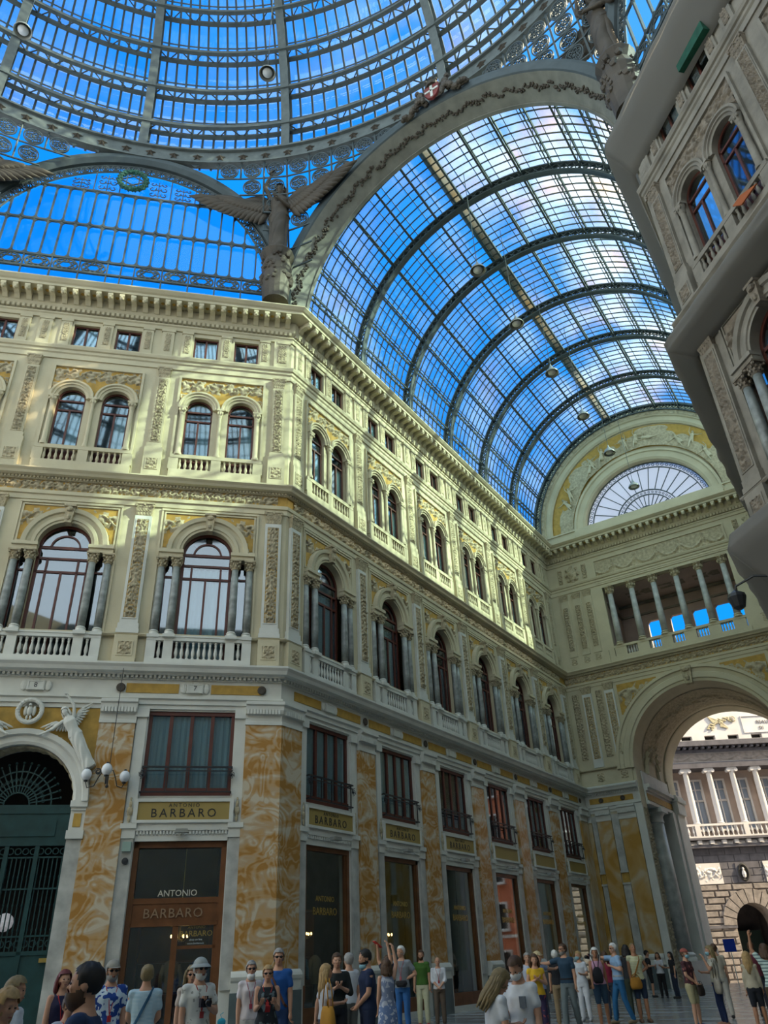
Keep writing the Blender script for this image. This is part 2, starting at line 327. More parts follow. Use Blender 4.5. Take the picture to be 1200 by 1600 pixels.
def dentils(u0, u1, z0, z1, y0, y1, pitch, duty=.55, label=None):
    mb = MB(); n = max(1, int((u1-u0)/pitch)); p = (u1-u0)/n
    for i in range(n):
        x = u0+p*(i+.5); w = p*duty/2
        mb.add([(x-w, y1, z0), (x+w, y1, z0), (x+w, y1, z1), (x-w, y1, z1), (x-w, y0, z0), (x+w, y0, z0), (x+w, y0, z1), (x-w, y0, z1)], [(0, 1, 2, 3), (0, 4, 5, 1), (1, 5, 6, 2), (3, 7, 4, 0)])
    return mb
def modillion_mesh():
    mb = MB(); pr = [(.2, 25.78), (.84, 25.78), (.84, 25.66), (.74, 25.56), (.6, 25.6), (.42, 25.56), (.3, 25.44), (.2, 25.42)]
    mb.add([(sx, o, z) for sx in (-.1, .1) for o, z in pr], [tuple(range(8)), tuple(reversed(range(8, 16)))]+[(i, (i+1) % 8, (i+1) % 8+8, i+8) for i in range(8)])
    mb.ball((0, .78, 25.58), (.09, .1, .09), 6); return mb.mesh('modillion', STONE)
MODIL = modillion_mesh()
KM = {}
def kit(w):
    """meshes of one bay; w = half pitch of this facade, k = width factor"""
    if w in KM: return KM[w]
    k = w/2.39; D = {}
    # ground floor
    mb = wall_panel(-w, w, FZ, 8.85, [(-1.31*k, 1.31*k, .35, 5.02), (-1.31*k, 1.31*k, 6.27, 8.8)], .45); D['wall_ground'] = mb.mesh('ground_wall', WHITE)
    mb = MB()
    for s in (-1, 1): mb.box(min(s*1.33*k, s*1.69*k), max(s*1.33*k, s*1.69*k), 0, .07, 1.3, 5.1)
    D['jamb'] = mb.mesh('jamb', MARB)
    mb = MB()
    for s in (-1, 1):
        a, b = sorted((s*1.31*k, s*1.72*k)); mb.box(a, b, 0, .1, 5.1, 5.5); mb.box(a-.02, b+.02, 0, .15, 5.36, 5.5); mb.box(min(s*1.36*k, s*1.66*k), max(s*1.36*k, s*1.66*k), 0, .06, 5.5, 8.6); mb.box(a, b, 0, .13, 8.58, 8.85)
    mb.box(-1.31*k, 1.31*k, 0, .10, 5.3, 5.5); mb.box(-1.31*k, 1.31*k, -.1, .04, 5.02, 5.3)
    D['impost'] = mb.mesh('jamb_capital', WHITE)
    D['dent_shop'] = dentils(-1.3*k, 1.3*k, 5.2, 5.29, .04, .09, .09).mesh('dentil_band', WHITE)
    # shop window joinery
    mb = MB(); W_ = 1.31*k
    for s in (-1, 1): mb.box(*sorted((s*W_, s*(W_-.13))), -.22, -.05, .35, 5.02); mb.box(*sorted((s*(W_-.16), s*(W_-.2))), -.18, -.08, .9, 4.9)
    mb.box(-W_, W_, -.22, -.05, 4.88, 5.02); mb.box(-W_, W_, -.24, -.03, .15, .75); D['shop_frame'] = mb.mesh('window_frame', SHOPW)
    D['shop_pane'] = MB().box(-W_+.13, W_-.13, -.14, -.13, .75, 4.88).mesh('window_pane', G_SHOP)
    # sign
    mb = MB(); mb.box(-1.43*k, 1.43*k, .08, .16, 5.5, 5.58); mb.box(-1.43*k, 1.43*k, .08, .16, 6.08, 6.17)
    for s in (-1, 1): mb.box(*sorted((s*1.43*k, s*1.31*k)), .08, .16, 5.58, 6.08)
    D['sign_frame'] = mb.mesh('sign_frame', WHITE); D['sign_board'] = MB().box(-1.32*k, 1.32*k, .07, .12, 5.56, 6.1).mesh('sign_board', GOLDS)
    mb = MB()
    for s in (0,):
        mb.lathe([(0, 0), (.09, .01), (.06, .04), (.03, .05)], 8, tr(s*1.53*k, .08, 5.83) @ Matrix.Rotation(-PI/2, 4, 'X'), 1, 1.6)
        for q in (-1, 1): mb.ball((s*1.53*k, .1, 5.83+q*.2), (.05, .03, .1), 6); mb.ball((s*1.53*k, .1, 5.83+q*.34), (.03, .02, .05), 6)
    D['sign_scroll'] = mb.mesh('scroll_bracket', STONE2)
    # mezzanine window
    mb = MB(); mb.box(-W_, W_, -.16, -.05, 8.68, 8.8); mb.box(-W_, W_, -.16, -.04, 6.27, 6.5)
    for i in range(5): x = -W_+.05+(2*W_-.1)*i/4; mb.box(x-.055, x+.055, -.16, -.08, 6.4, 8.75)
    D['mezz_frame'] = mb.mesh('window_frame', WOOD)
    D['mezz_pane'] = MB().box(-W_, W_, -.13, -.12, 6.5, 8.7).mesh('window_pane', G_WIN)
    D['mezz_curtain'] = MB().grid(-W_, W_, 6.4, 8.75, 60, 1, lambda x, z: .025*math.sin(x*38), y=-.19).mesh('curtain', CURT)
    # iron balcony railing
    mb = MB(); R_ = W_+.02; mb.box(-R_, R_, .12, .17, 7.05, 7.1); mb.box(-R_, R_, .12, .16, 6.95, 6.98); mb.box(-R_, R_, .12, .16, 6.34, 6.38)
    for s in (-1, 1): mb.box(*sorted((s*R_, s*(R_-.03))), -.1, .16, 7.05, 7.09); mb.box(*sorted((s*R_, s*(R_-.03))), -.1, .16, 6.34, 6.37)
    D['rail'] = mb.mesh('top_rail', IRONB)
    D['rail_post'] = MB().box(-.015, .015, .125, .155, 6.36, 7.06).mesh('rail_post', IRONB)
    mb = MB()
    for q in range(4): a = q*PI/2; mb.tube([(math.cos(a+t*.9)*(.02+.022*t), .15+.01*t, 6.85+math.sin(a+t*.9)*(.02+.03*t)) for t in range(5)], .012, 5)
    mb.ball((0, .15, 6.85), .045, 8); D['rail_boss'] = mb.mesh('iron_rosette', IRONB)
    # frieze plaques
    mb = MB(); mb.prism([(-.26, 9.36), (.26, 9.36), (.26, 9.66), (-.26, 9.66)], .03, .1)
    for s in (-1, 1): mb.ball((s*.35, .05, 9.51), (.11, .04, .17), 8)
    mb.ball((0, .05, 9.69), (.12, .03, .04), 6); panel_frame(mb, -.2, .2, 9.4, 9.62, .03, .1, .115); D['plaque'] = mb.mesh('number_plaque', WHITE)
    D['ochre'] = MB().box(.5*k, w-.28, .03, .05, 9.36, 9.66).box(-(w-.28), -.5*k, .03, .05, 9.36, 9.66).mesh('ochre_panel', GOLD)
    mb = MB().lathe([(0, 0), (.14, .0), (.14, .03), (.09, .05), (.06, .03), (0, .06)], 14, tr(0, .03, 9.51) @ Matrix.Rotation(-PI/2, 4, 'X')); D['boss'] = mb.mesh('bronze_boss', BRONZE, True)
    # main floor
    a = .87*k; c = 1.45*k
    D['wall_main'] = wall_panel(-w, w, 10.3, 16.25, [(-c, -a, 10.42, 14.15), (0, a, 10.42, 14.42, 'arc'), (a, c, 10.42, 14.15)], .4, 24).mesh('main_wall', STONE)
    mb = MB()
    for s in (-1, 1): mb.box(*sorted((s*.83*k, s*1.62*k)), -.02, .2, 14.15, 14.3); mb.box(*sorted((s*.81*k, s*1.64*k)), -.02, .26, 14.3, 14.42)
    D['lintel'] = mb.mesh('impost_block', STONE)
    D['archivolt'] = MB().arc(0, 14.42, [(.87*k, 0), (.87*k, .12), (.95*k, .12), (.97*k, .16), (1.08*k, .16), (1.10*k, .11), (1.22*k, .13), (1.25*k, .2), (1.4*k, .22), (1.43*k, 0)], n=28).mesh('archivolt', STONE)
    mb = MB().prism([(-.11, 15.2), (.11, 15.2), (.17, 15.85), (-.17, 15.85)], 0, .3); mb.ball((0, .32, 15.72), (.13, .09, .1), 8); mb.ball((0, .3, 15.4), (.08, .08, .12), 8); mb.box(-.2, .2, 0, .36, 15.82, 15.9); D['keystone'] = mb.mesh('keystone', STONE2)
    x1 = 1.56*k
    kp = lambda x, z: math.hypot(x, z-14.42) > 1.46*k and abs(x) > .2 and abs(x) < x1 and 14.62 < z < 15.92
    kp2 = lambda x, z: math.hypot(x, z-14.42) > 1.44*k and abs(x) < x1+.03
    D['gold_main'] = MB().grid(-x1, x1, 14.6, 15.95, 52, 24, lambda x, z: .015, kp2).mesh('ochre_ground', GOLD)
    hs = scroll(.66, 'x', .12, 3); D['rel_main'] = MB().grid(-x1, x1, 14.6, 15.95, 110, 48, lambda x, z: .012+hs(abs(x)-.1, z-15.45), kp).mesh('spandrel_relief', STONE2, True)
    mb = MB(); [mb.box(*sorted((s*(x1+.0), s*(x1+.05))), 0, .05, 14.5, 16.02) for s in (-1, 1)]; mb.box(-x1, x1, 0, .05, 15.97, 16.02); [mb.box(*sorted((s*1.44*k, s*x1)), 0, .05, 14.5, 14.55) for s in (-1, 1)]; mb.box(-1.72*k, -1.66*k, 0, .05, 11.35, 16.15); mb.box(1.66*k, 1.72*k, 0, .05, 11.35, 16.15); mb.box(-1.72*k, 1.72*k, 0, .06, 16.07, 16.15); D['frame_main'] = mb.mesh('wall_moulding', STONE)
    # main window joinery
    mb = MB(); y0, y1 = -.24, -.16
    mb.arc(0, 14.42, [(a, y0), (a, y1), (a-.1, y1), (a-.1, y0)], n=20); mb.arc(0, 14.42, [(.5*k, y0), (.5*k, y1), (.44*k, y1), (.44*k, y0)], n=16)
    for t in (.25, .5, .75): A_ = PI*t; mb.bar((.5*k*math.cos(A_), -.28, 14.42+.5*k*math.sin(A_)), ((a-.05)*math.cos(A_), -.28, 14.42+(a-.05)*math.sin(A_)), .04, .08)
    for zz, tt in ((14.42, .1), (14.0, .08), (13.5, .08)): mb.box(-a, a, y0, y1, zz-tt/2, zz+tt/2)
    for s in (-1, 1):
        mb.box(*sorted((s*a, s*(a-.1))), y0, y1, 10.42, 14.42); mb.box(*sorted((s*.5*k-.035, s*.5*k+.035)), y0, y1, 10.42, 14.0)
        mb.box(*sorted((s*(a+.02), s*(a+.1))), y0, y1, 10.42, 14.15); mb.box(*sorted((s*c, s*(c-.08))), y0, y1, 10.42, 14.15); mb.box(*sorted((s*a, s*c)), y0, y1, 14.03, 14.15); mb.box(*sorted((s*a, s*c)), y0, y1, 13.5, 13.57)
    mb.box(-.035, .035, y0, y1, 10.42, 13.5); mb.box(-c, c, y0, y1, 10.42, 10.6); D['main_frame'] = mb.mesh('window_frame', WOOD)
    mb = MB().box(-c, c, -.21, -.20, 10.5, 14.15); mb.prism([(a*math.cos(PI*i/20), 14.15+.27*(i > 0)*(i < 20)+a*math.sin(PI*i/20)) for i in range(21)], -.21, -.20); D['main_pane'] = mb.mesh('window_pane', G_WIN)
    D['main_curtain'] = MB().grid(-.8*k, .8*k, 10.5, 13.9, 60, 1, lambda x, z: .03*math.sin(x*30), y=-.28).mesh('curtain', CURT)
    # columns
    pr = [(.17, 0), (.17, .07), (.15, .10), (.165, .14), (.13, .18)]; mb = MB().box(-.19, .19, -.19, .19, -.1, .01); mb.lathe(pr, 12); D['col_base'] = mb.mesh('column_base', WHITE, 40)
    D['col_shaft'] = MB().lathe([(.13, .17), (.135, .9), (.125, 1.8), (.112, 2.5)], 14).mesh('column_shaft', GREYM, True)
    mb = MB().lathe([(.12, 2.5), (.14, 2.53), (.115, 2.55), (.14, 2.75), (.2, 2.82)], 12); mb.box(-.2, .2, -.2, .2, 2.80, 2.86)
    for j in range(8):
        for r_ in (0, 1): an = (j+.5*r_)*PI/4; mb.ball((.155*math.cos(an), .155*math.sin(an), 2.61+.1*r_), (.04, .04, .05), 5)
    for sx in (-1, 1):
        for sy in (-1, 1): mb.ball((sx*.15, sy*.15, 2.76), (.055, .055, .045), 6)
    D['col_cap'] = mb.mesh('column_capital', STONE2)
    # pilaster main floor
    mb = MB().box(-.29, .29, 0, .12, 11.65, 15.75); panel_frame(mb, -.2, .2, 11.85, 15.6, .035, .12, .14); mb.box(-.36, .36, 0, .18, 11.3, 11.45); mb.box(-.33, .33, 0, .15, 11.45, 11.65); D['pil_main'] = mb.mesh('pilaster_shaft', WHITE)
    D['pil_gold'] = MB().box(-.2, .2, .12, .128, 11.85, 15.6).mesh('ochre_ground', GOLD)
    h = scroll(.40, 'z', .10, 5, True); g = edge(h, -.2, .2, 11.85, 15.6, .02, -.01)
    def fig(x, z):
        q = 0
        for zc in (14.9, 13.2):
            q = max(q, 1.1-math.hypot(x/.055, (z-zc)/.30)*.6, 1.0-math.hypot(x/.035, (z-zc-.36)/.05)*.5, 1.1-math.hypot(x/.07, (z-zc-.15)/.13)*.6)
        return q*.08
    D['pil_relief'] = MB().grid(-.2, .2, 11.85, 15.6, 16, 120, lambda x, z: .125+max(g(x, z), fig(x, z)-.01)).mesh('pilaster_relief', STONE2, True)
    D['cap_main'] = capital_mb(.58, .5, .14, 15.75).mesh('pilaster_capital', STONE2)
    mb = MB().box(-.36, .36, 0, .2, 10.3, 11.22); panel_frame(mb, -.21, .21, 10.55, 10.98, .04, .2, .22); D['ped_main'] = mb.mesh('pedestal', STONE)
    h2 = scroll(.4, 'x', .05, 9, True); D['ped_relief'] = MB().grid(-.21, .21, 10.55, 10.98, 22, 22, lambda x, z: .205+h2(z-10.76, x)).mesh('square_relief', STONE2, True)
    # balusters
    bp = [(.055, 0), (.055, .05), (.03, .07), (.05, .16), (.062, .22), (.045, .34), (.028, .45), (.045, .5), (.03, .53), (.05, .55), (.05, .6)]
    D['bal1'] = MB().lathe(bp, 8).mesh('baluster', WHITE, 50); D['bal2'] = MB().lathe([(r, z*.82) for r, z in bp], 8).mesh('baluster', STONE, 50)
    mb = MB().box(-1.68*k, 1.68*k, .0, .17, 11.08, 11.22); mb.box(-1.68*k, 1.68*k, -.02, .19, 11.2, 11.26); D['rail1'] = mb.mesh('handrail', WHITE)
    mb = MB().box(-1.68*k, 1.68*k, 0, .18, 10.3, 10.46)
    D['plinth1'] = mb.mesh('plinth', WHITE)
    D['pier1'] = MB().box(-.15*k, .15*k, .01, .16, 10.46, 11.08).mesh('pier', WHITE)
    mb = MB().box(-1.7*k, 1.7*k, .02, .17, 18.34, 18.5); D['rail2'] = mb.mesh('handrail', STONE); D['plinth2'] = MB().box(-1.7*k, 1.7*k, .02, .17, 17.45, 17.83).mesh('plinth', STONE)
    D['pier2'] = MB().box(-.18*k, .18*k, .02, .16, 17.83, 18.34).mesh('pier', STONE)
    # second floor
    e_ = .82*k; hw = .52*k
    D['wall_second'] = wall_panel(-w, w, 17.4, 22.75, [(-e_, hw, 17.84, 20.78, 'arc'), (e_, hw, 17.84, 20.78, 'arc')], .4, 18).mesh('second_wall', STONE)
    mb = MB()
    for s in (-1, 1): mb.arc(s*e_, 20.78, [(hw, 0), (hw, .08), (.6*k, .1), (.62*k, .15), (.7*k, .13), (.73*k, .19), (.8*k, .19), (.815*k, 0)], n=22)
    D['archi2'] = mb.mesh('twin_archivolt', STONE)
    x2 = 1.62*k; kq = lambda x, z: min(math.hypot(x-e_, z-20.78), math.hypot(x+e_, z-20.78)) > .83*k
    D['gold2'] = MB().grid(-x2, x2, 20.9, 22.3, 60, 26, lambda x, z: .012, kq).mesh('ochre_ground', GOLD)
    hs2 = scroll(.60, 'x', .11, 1); D['rel2'] = MB().grid(-x2, x2, 20.9, 22.3, 120, 52, lambda x, z: .015+hs2(x, z-21.95) if z > 21.5 else .01+hs2(z-21.3, (abs(x)-x2+.15)), lambda x, z: kq(x, z) and abs(x) < x2-.03).mesh('arch_relief', STONE2, True)
    mb = MB()
    for y_, t in ((.09, .09),): panel_frame(mb, -x2, x2, 18.5, 22.3, t, 0, y_)
    D['frame2'] = mb.mesh('wall_moulding', STONE)
    mb = MB()
    for x, r in ((0, .075), (-1.44*k, .10), (1.44*k, .10)):
        mb.lathe([(r*1.4, 18.5), (r*1.4, 18.6), (r, 18.68), (r*.85, 20.4)], 10, tr(x, .08, 0)); mb.lathe([(r*.85, 20.4), (r*1.1, 20.45), (r, 20.5), (r*1.7, 20.72)], 8, tr(x, .08, 0)); mb.box(x-r*1.8, x+r*1.8, -.02, .2, 20.72, 20.8)
        for j in (-1, 0, 1): mb.ball((x+j*r*1.1, .08+r*1.2, 20.6), (r*.4, r*.4, .07), 5)
    D['col2'] = mb.mesh('slender_columns', STONE, 50)
    mb = MB(); y0, y1 = -.2, -.12
    mb.arc(0, 20.78, [(hw, y0), (hw, y1), (hw-.07, y1), (hw-.07, y0)], n=16)
    for zz, tt in ((20.74, .07), (20.3, .07)): mb.box(-hw, hw, y0, y1, zz-tt/2, zz+tt/2)
    for s in (-1, 1): mb.box(*sorted((s*hw, s*(hw-.07))), y0, y1, 17.84, 20.78)
    mb.box(-.035, .035, y0, y1, 18.4, 20.3); mb.box(-hw, hw, y0, y1, 17.84, 18.52); D['win2_frame'] = mb.mesh('window_frame', WOOD)
    mb = MB().box(-hw, hw, -.17, -.16, 18.5, 20.78); mb.prism([(hw*math.cos(PI*i/14), 20.78+hw*math.sin(PI*i/14)) for i in range(15)], -.17, -.16); D['win2_pane'] = mb.mesh('window_pane', G_WIN)
    D['win2_curtain'] = MB().grid(-hw, 0, 18.4, 20.3, 24, 1, lambda x, z: .02*math.sin(x*40), y=-.24).mesh('curtain', CURT)
    mb = MB().box(-.24, .24, 0, .1, 18.95, 22.2); panel_frame(mb, -.165, .165, 19.05, 22.1, .03, .1, .12); mb.box(-.33, .33, 0, .16, 18.5, 18.75); mb.box(-.28, .28, 0, .13, 18.75, 18.95); D['pil2'] = mb.mesh('pilaster_shaft', STONE)
    h3 = edge(scroll(.33, 'z', .10, 11, True), -.165, .165, 19.05, 22.1, .02, -.01); D['pil2_relief'] = MB().grid(-.165, .165, 19.05, 22.1, 14, 110, lambda x, z: .11+h3(x, z)).mesh('pilaster_relief', STONE2, True)
    D['cap2'] = capital_mb(.48, .5, .12, 22.2).mesh('pilaster_capital', STONE2)
    mb = MB().box(-.33, .33, 0, .19, 17.4, 18.5); panel_frame(mb, -.2, .2, 17.75, 18.2, .035, .19, .21); D['ped2'] = mb.mesh('pedestal', STONE)
    D['ped2_relief'] = MB().grid(-.2, .2, 17.75, 18.2, 20, 20, lambda x, z: .195+h2(z-17.97, x)).mesh('square_relief', STONE2, True)
    # attic
    D['wall_attic'] = wall_panel(-w, w, 23.3, 24.85, [(-.83*k-.5*k, -.83*k+.5*k, 23.5, 24.62), (.83*k-.5*k, .83*k+.5*k, 23.5, 24.62)], .35).mesh('attic_wall', STONE)
    mb = MB()
    for x in (0, -1.6*k, 1.6*k): mb.box(x-.2*k, x+.2*k, 0, .07, 23.4, 24.7); mb.box(x-.23*k, x+.23*k, 0, .1, 24.68, 24.82)
    mb.box(-.24-w+.0, -w+.24, 0, .09, 23.4, 24.7); mb.box(-w-.28, -w+.28, 0, .12, 24.68, 24.82); D['pier_attic'] = mb.mesh('attic_piers', STONE)
    mb = MB(); h4 = scroll(.26, 'z', .05, 2, True)
    for x, y_ in ((0, .07), (-1.6*k, .07), (1.6*k, .07), (-w, .09)): mb.grid(x-.12, x+.12, 23.62, 24.55, 12, 40, lambda X, z, x=x, y_=y_: y_+.01+h4(X-x, z-24.1), y=0)
    D['rel_attic'] = mb.mesh('attic_relief', STONE2, True)
    mb = MB(); panel_frame(mb, -.43*k, .43*k, 23.57, 24.55, .07*k, -.2, -.12); mb.box(-.04, .04, -.2, -.12, 23.5, 24.6); D['attic_frame'] = mb.mesh('window_frame', WOOD)
    D['attic_pane'] = MB().box(-.45*k, .45*k, -.17, -.16, 23.55, 24.58).mesh('window_pane', G_WIN); D['attic_curtain'] = MB().grid(-.45*k, 0, 23.5, 24.6, 20, 1, lambda x, z: .02*math.sin(x*40), y=-.22).mesh('curtain', CURT)
    # band reliefs
    h5 = edge(scroll(.40, 'x', .07, 4), -9, 9, 16.6, 17.0, .02, -.01); D['band'] = MB().grid(-w, w, 16.6, 17.0, 150, 16, lambda x, z: .025+h5(x, z-16.8 if False else z) if False else .025+scroll_band(x, z-16.8)).mesh('frieze_relief', STONE2, True)
    KM[w] = D; return D
_sb = scroll(.40, 'x', .10, 4)
def scroll_band(x, z): return -.01 if abs(z) > .19 else _sb(x, z)
WN = [0]
def window(F, parts, label=None):
    WN[0] += 1; o = empty('window_%d' % WN[0], T=F); struct(o, label)
    for nme, me in parts: put(me, nme, o)
    return o
ORD = ['first', 'second', 'third', 'fourth', 'fifth', 'sixth', 'seventh']
def bay(wall, F, u, D, w, side, idx, main=True, second=True, attic=True, ground=True, windows2=True, curtain=(1, 1), cols=True):
    """one facade bay; side/idx feed the labels"""
    T = tr(u, 0, 0); G = F @ T; k = w/2.39
    def P(key): return put(D[key], D[key].name, wall, T=T)
    where = '%s bay, %s' % (idx, side)
    if ground:
        for q in ('wall_ground', 'jamb', 'impost', 'dent_shop', 'ochre'): P(q)
    if main:
        for q in ('wall_main', 'lintel', 'archivolt', 'keystone', 'gold_main', 'rel_main', 'frame_main'): P(q)
        window(G, [('window_frame', D['main_frame']), ('window_pane', D['main_pane'])]+([('curtain', D['main_curtain'])] if curtain[0] else []))
        b = empty('balustrade', T=G); tag(b, 'white main floor balustrade, '+where, 'balustrade', 'white balustrades of the main floor')
        for q in ('rail1', 'plinth1'): put(D[q], D[q].name, b)
        for x in (-1.53, -.99, .99, 1.53): put(D['pier1'], 'pier', b, (x*k, 0, 0))
        for i in range(9): put(D['bal1'], 'baluster', b, (-.72*k+.18*k*i, .085, 10.46))
        for s in (-1, 1): put(D['bal1'], 'baluster', b, (s*1.27*k, .085, 10.46))
        if cols:
            for x, o_, nm in ((-1.5, .02, 'outer right'), (-1.0, .09, 'inner right'), (1.0, .09, 'inner left'), (1.5, .02, 'outer left')):
                c = empty('marble_column', T=G @ tr(x*k, o_, 11.28)); tag(c, 'grey column, %s, %s' % (nm, where), 'column', 'grey marble columns of the main floor windows')
                put(D['col_base'], 'column_base', c); put(D['col_shaft'], 'column_shaft', c); put(D['col_cap'], 'column_capital', c)
    if second:
        for q in ('wall_second', 'archi2', 'gold2', 'rel2', 'frame2', 'col2'): P(q)
        b = empty('balustrade', T=G); tag(b, 'cream second floor balustrade, '+where, 'balustrade', 'cream balustrades of the second floor')
        for q in ('rail2', 'plinth2'): put(D[q], D[q].name, b)
        for x in (-1.56, 0, 1.56): put(D['pier2'], 'pier', b, (x*k, 0, 0))
        for s in (-1, 1):
            for i in range(6): put(D['bal2'], 'baluster', b, (s*(.32+.2*i)*k, .09, 17.84))
            window(G @ tr(s*.82*k, 0, 0), [('window_frame', D['win2_frame']), ('window_pane', D['win2_pane'])]+([('curtain', D['win2_curtain'])] if curtain[1] else []))
    if attic:
        for q in ('wall_attic', 'pier_attic', 'rel_attic'): P(q)
        for s in (-1, 1): window(G @ tr(s*.83*k, 0, 0), [('window_frame', D['attic_frame']), ('window_pane', D['attic_pane'])]+([('curtain', D['attic_curtain'])] if s > 0 else []))
    P('band')
def pilasters(wall, u, D, main=True):
    keys = ['pil2', 'pil2_relief', 'cap2', 'ped2', 'ped2_relief']
    if main: keys += ['pil_main', 'pil_gold', 'pil_relief', 'cap_main', 'ped_main', 'ped_relief']
    pm = put(D['pil2'], 'pilaster', wall, T=tr(u, 0, 0))
    for q in keys[1:5]: put(D[q], D[q].name, pm)
    if main:
        pm = put(D['pil_main'], 'pilaster', wall, T=tr(u, 0, 0))
        for q in keys[6:]: put(D[q], D[q].name, pm)
def mouldings(wall, u0, m0, u1, m1, sect=None, z_lo=True, u_band=None):
    for nm, P_, m in ((('architrave', P_ARCHI, WHITE), ('frieze', P_FRIEZE, WHITE), ('ledge_cornice', P_LEDGE, WHITE), ('string_course', P_STR0, STONE)) if z_lo else ())+(
            ('string_course', P_MID0, STONE), ('second_cornice', P_MID1, STONE), ('string_course', P_STR2, STONE), ('architrave', P_TOP0, STONE), ('crowning_cornice', P_TOP1, STONE)):
        MB().sweep(P_, u0, m0, u1, m1).build(nm, m, wall)
    if z_lo: dentils(u0, u1, 9.82, 9.93, .08, .17, .14).build('dentil_band', WHITE, wall)
    dentils(u0, u1, 25.14, 25.3, .02, .2, .19).build('dentil_band', STONE, wall)
    dentils(u0, u1, 17.02, 17.1, .1, .16, .12).build('dentil_band', STONE, wall)
    MB().box(u0, u1, -.05, .012, 16.58, 17.02).build('frieze', GOLD, wall)
    n = int(abs(u1-u0)/.45)
    for i in range(n): put(MODIL, 'modillion', wall, T=tr(u0+(u1-u0)*(i+.5)/n, 0, 0))
    mb = MB()
    for i in range(n):
        x = u0+(u1-u0)*(i+1)/n
        if i < n-1: mb.ball((x, .55, 25.8), (.09, .09, .05), 6)
    if n: mb.build('soffit_rosettes', GOLD, wall)
def marble_pilaster(wall, u0, u1, name='marble_pilaster', m=ONYX, m0=0, m1=0):
    o = MB().sweep([(0, 1.72), (.12, 1.72), (.12, 8.38), (0, 8.38)], u0, m0, u1, m1).build(name, m, wall)
    MB().sweep([(0, 8.38), (.15, 8.38), (.15, 8.48), (.12, 8.5), (.12, 8.68), (.2, 8.72), (.24, 8.84), (.24, 8.96), (.3, 9.0), (.3, 9.1), (0, 9.1)], u0-.02*(m0 == 0), m0, u1+.02*(m1 == 0), m1).build('capital', WHITE, o)
    dentils(u0, u1, 8.7, 8.85, .15, .25, .09, .7).build('egg_moulding', WHITE, o)
    MB().sweep([(0, FZ), (.22, FZ), (.22, 1.22), (0, 1.22)], u0-.05*(m0 == 0), m0, u1+.05*(m1 == 0), m1).build('plinth', PLINTH, o)
    MB().sweep([(0, 1.22), (.2, 1.22), (.2, 1.45), (.24, 1.5), (.26, 1.58), (.22, 1.66), (.16, 1.72), (0, 1.72)], u0-.04*(m0 == 0), m0, u1+.04*(m1 == 0), m1).build('base_moulding', WHITE, o)
def railing(F, D, w, where, label=True):
    k = w/2.39; r = empty('balcony_railing', T=F); tag(r, 'black iron mezzanine railing, '+where, 'railing', 'black iron mezzanine railings')
    put(D['rail'], 'top_rail', r)
    for i in range(5): put(D['rail_post'], 'rail_post', r, (-1.2*k+.6*k*i, 0, 0))
    for s in (-1, 1): put(D['rail_boss'], 'iron_rosette', r, (s*1.3*k, .02, 0))
def sign(F, D, w, where, words=True):
    s = empty('shop_sign', T=F); k = w/2.39
    tag(s, ('sign reading ANTONIO BARBARO' if words else 'plain ochre sign board')+', '+where, 'sign', 'sign boards over the shop windows')
    put(D['sign_frame'], 'sign_frame', s); put(D['sign_board'], 'sign_board', s); [put(D['sign_scroll'], 'scroll_bracket', s, (q*1.53*k, 0, 0)) for q in (-1, 1)]
    if words:
        put(TX_B, 'lettering', s, T=tr(0, .122, 5.76) @ Matrix.Scale(k, 4, (1, 0, 0)) @ TXT); put(TX_A, 'lettering', s, T=tr(0, .122, 5.98) @ Matrix.Scale(k, 4, (1, 0, 0)) @ TXT)
TX_B = text_mesh('BARBARO', .34, .006, IRONB, spacing=1.35); TX_A = text_mesh('ANTONIO', .15, .006, IRONB, spacing=1.4)
def shoplamp(F, where):
    o = empty('spotlight', T=F); tag(o, 'small grey floodlight, '+where, 'lamp', 'floodlights over the shop windows')
    MB().box(-.03, .03, .05, .3, 5.28, 5.32).build('lamp_arm', LAMPM, o); MB().prism([(-.2, 5.2), (.2, 5.2), (.16, 5.3), (-.16, 5.3)], .22, .42).build('lamp_head', LAMPM, o)

# ---- three wall frames
F_L = tr(-7.5, 0, 0) @ rz(math.radians(225)); F_A = tr(-7.5, 0, 0) @ rz(-PI/2); F_R = tr(7.5, 0, 0) @ rz(math.radians(135)); YE = 27.6; F_E = tr(0, YE, 0) @ rz(PI)
WL = 2.39; WA = 2.185; DL = kit(WL); DA = kit(WA)
BL = [2.73, 7.5, 12.27]; BA = [2.55+4.37*i for i in range(6)]
w_left = empty('wall_left', T=F_L, kind='structure'); w_arm = empty('wall_arcade', T=F_A, kind='structure')
TAN = math.tan(PI/8)
mouldings(w_left, 0, -TAN, 15, TAN); mouldings(w_arm, -YE, 1, 0, TAN)
# left face
bay(w_left, F_L, BL[0], DL, WL, 'near left facade', 'number 7 corner')
bay(w_left, F_L, BL[1], DL, WL, 'near left facade', 'number 8 portal', ground=False, curtain=(0, 1))
bay(w_left, F_L, BL[2], DL, WL, 'near left facade', 'left end', ground=False, main=False)
MB().box(.0, .34, -.3, 0, FZ, 25.1).box(BL[1]+WL, 15, -.3, 0, FZ, 17).build('corner_wall', STONE, w_left)
MB().box(9.6, 15, -.3, .0, FZ, 9).build('plain_wall', STONE, w_left)
for u in (.47, 5.05, 9.95, 14.5): pilasters(w_left, u, DL, u < 12)
marble_pilaster(w_left, 0, 1.07, m0=-TAN); marble_pilaster(w_left, 4.42, 5.47); marble_pilaster(w_left, 9.53, 10.58)
h = scroll(.26, 'z', .05, 2, True)
MB().grid(.47-.12, .47+.12, 23.62, 24.55, 12, 40, lambda X, z: .1+h(X-.47, z-24.1)).build('attic_relief', STONE2, w_left, True)
MB().box(.2, .74, 0, .09, 23.4, 24.82).build('attic_pier', STONE, w_left)
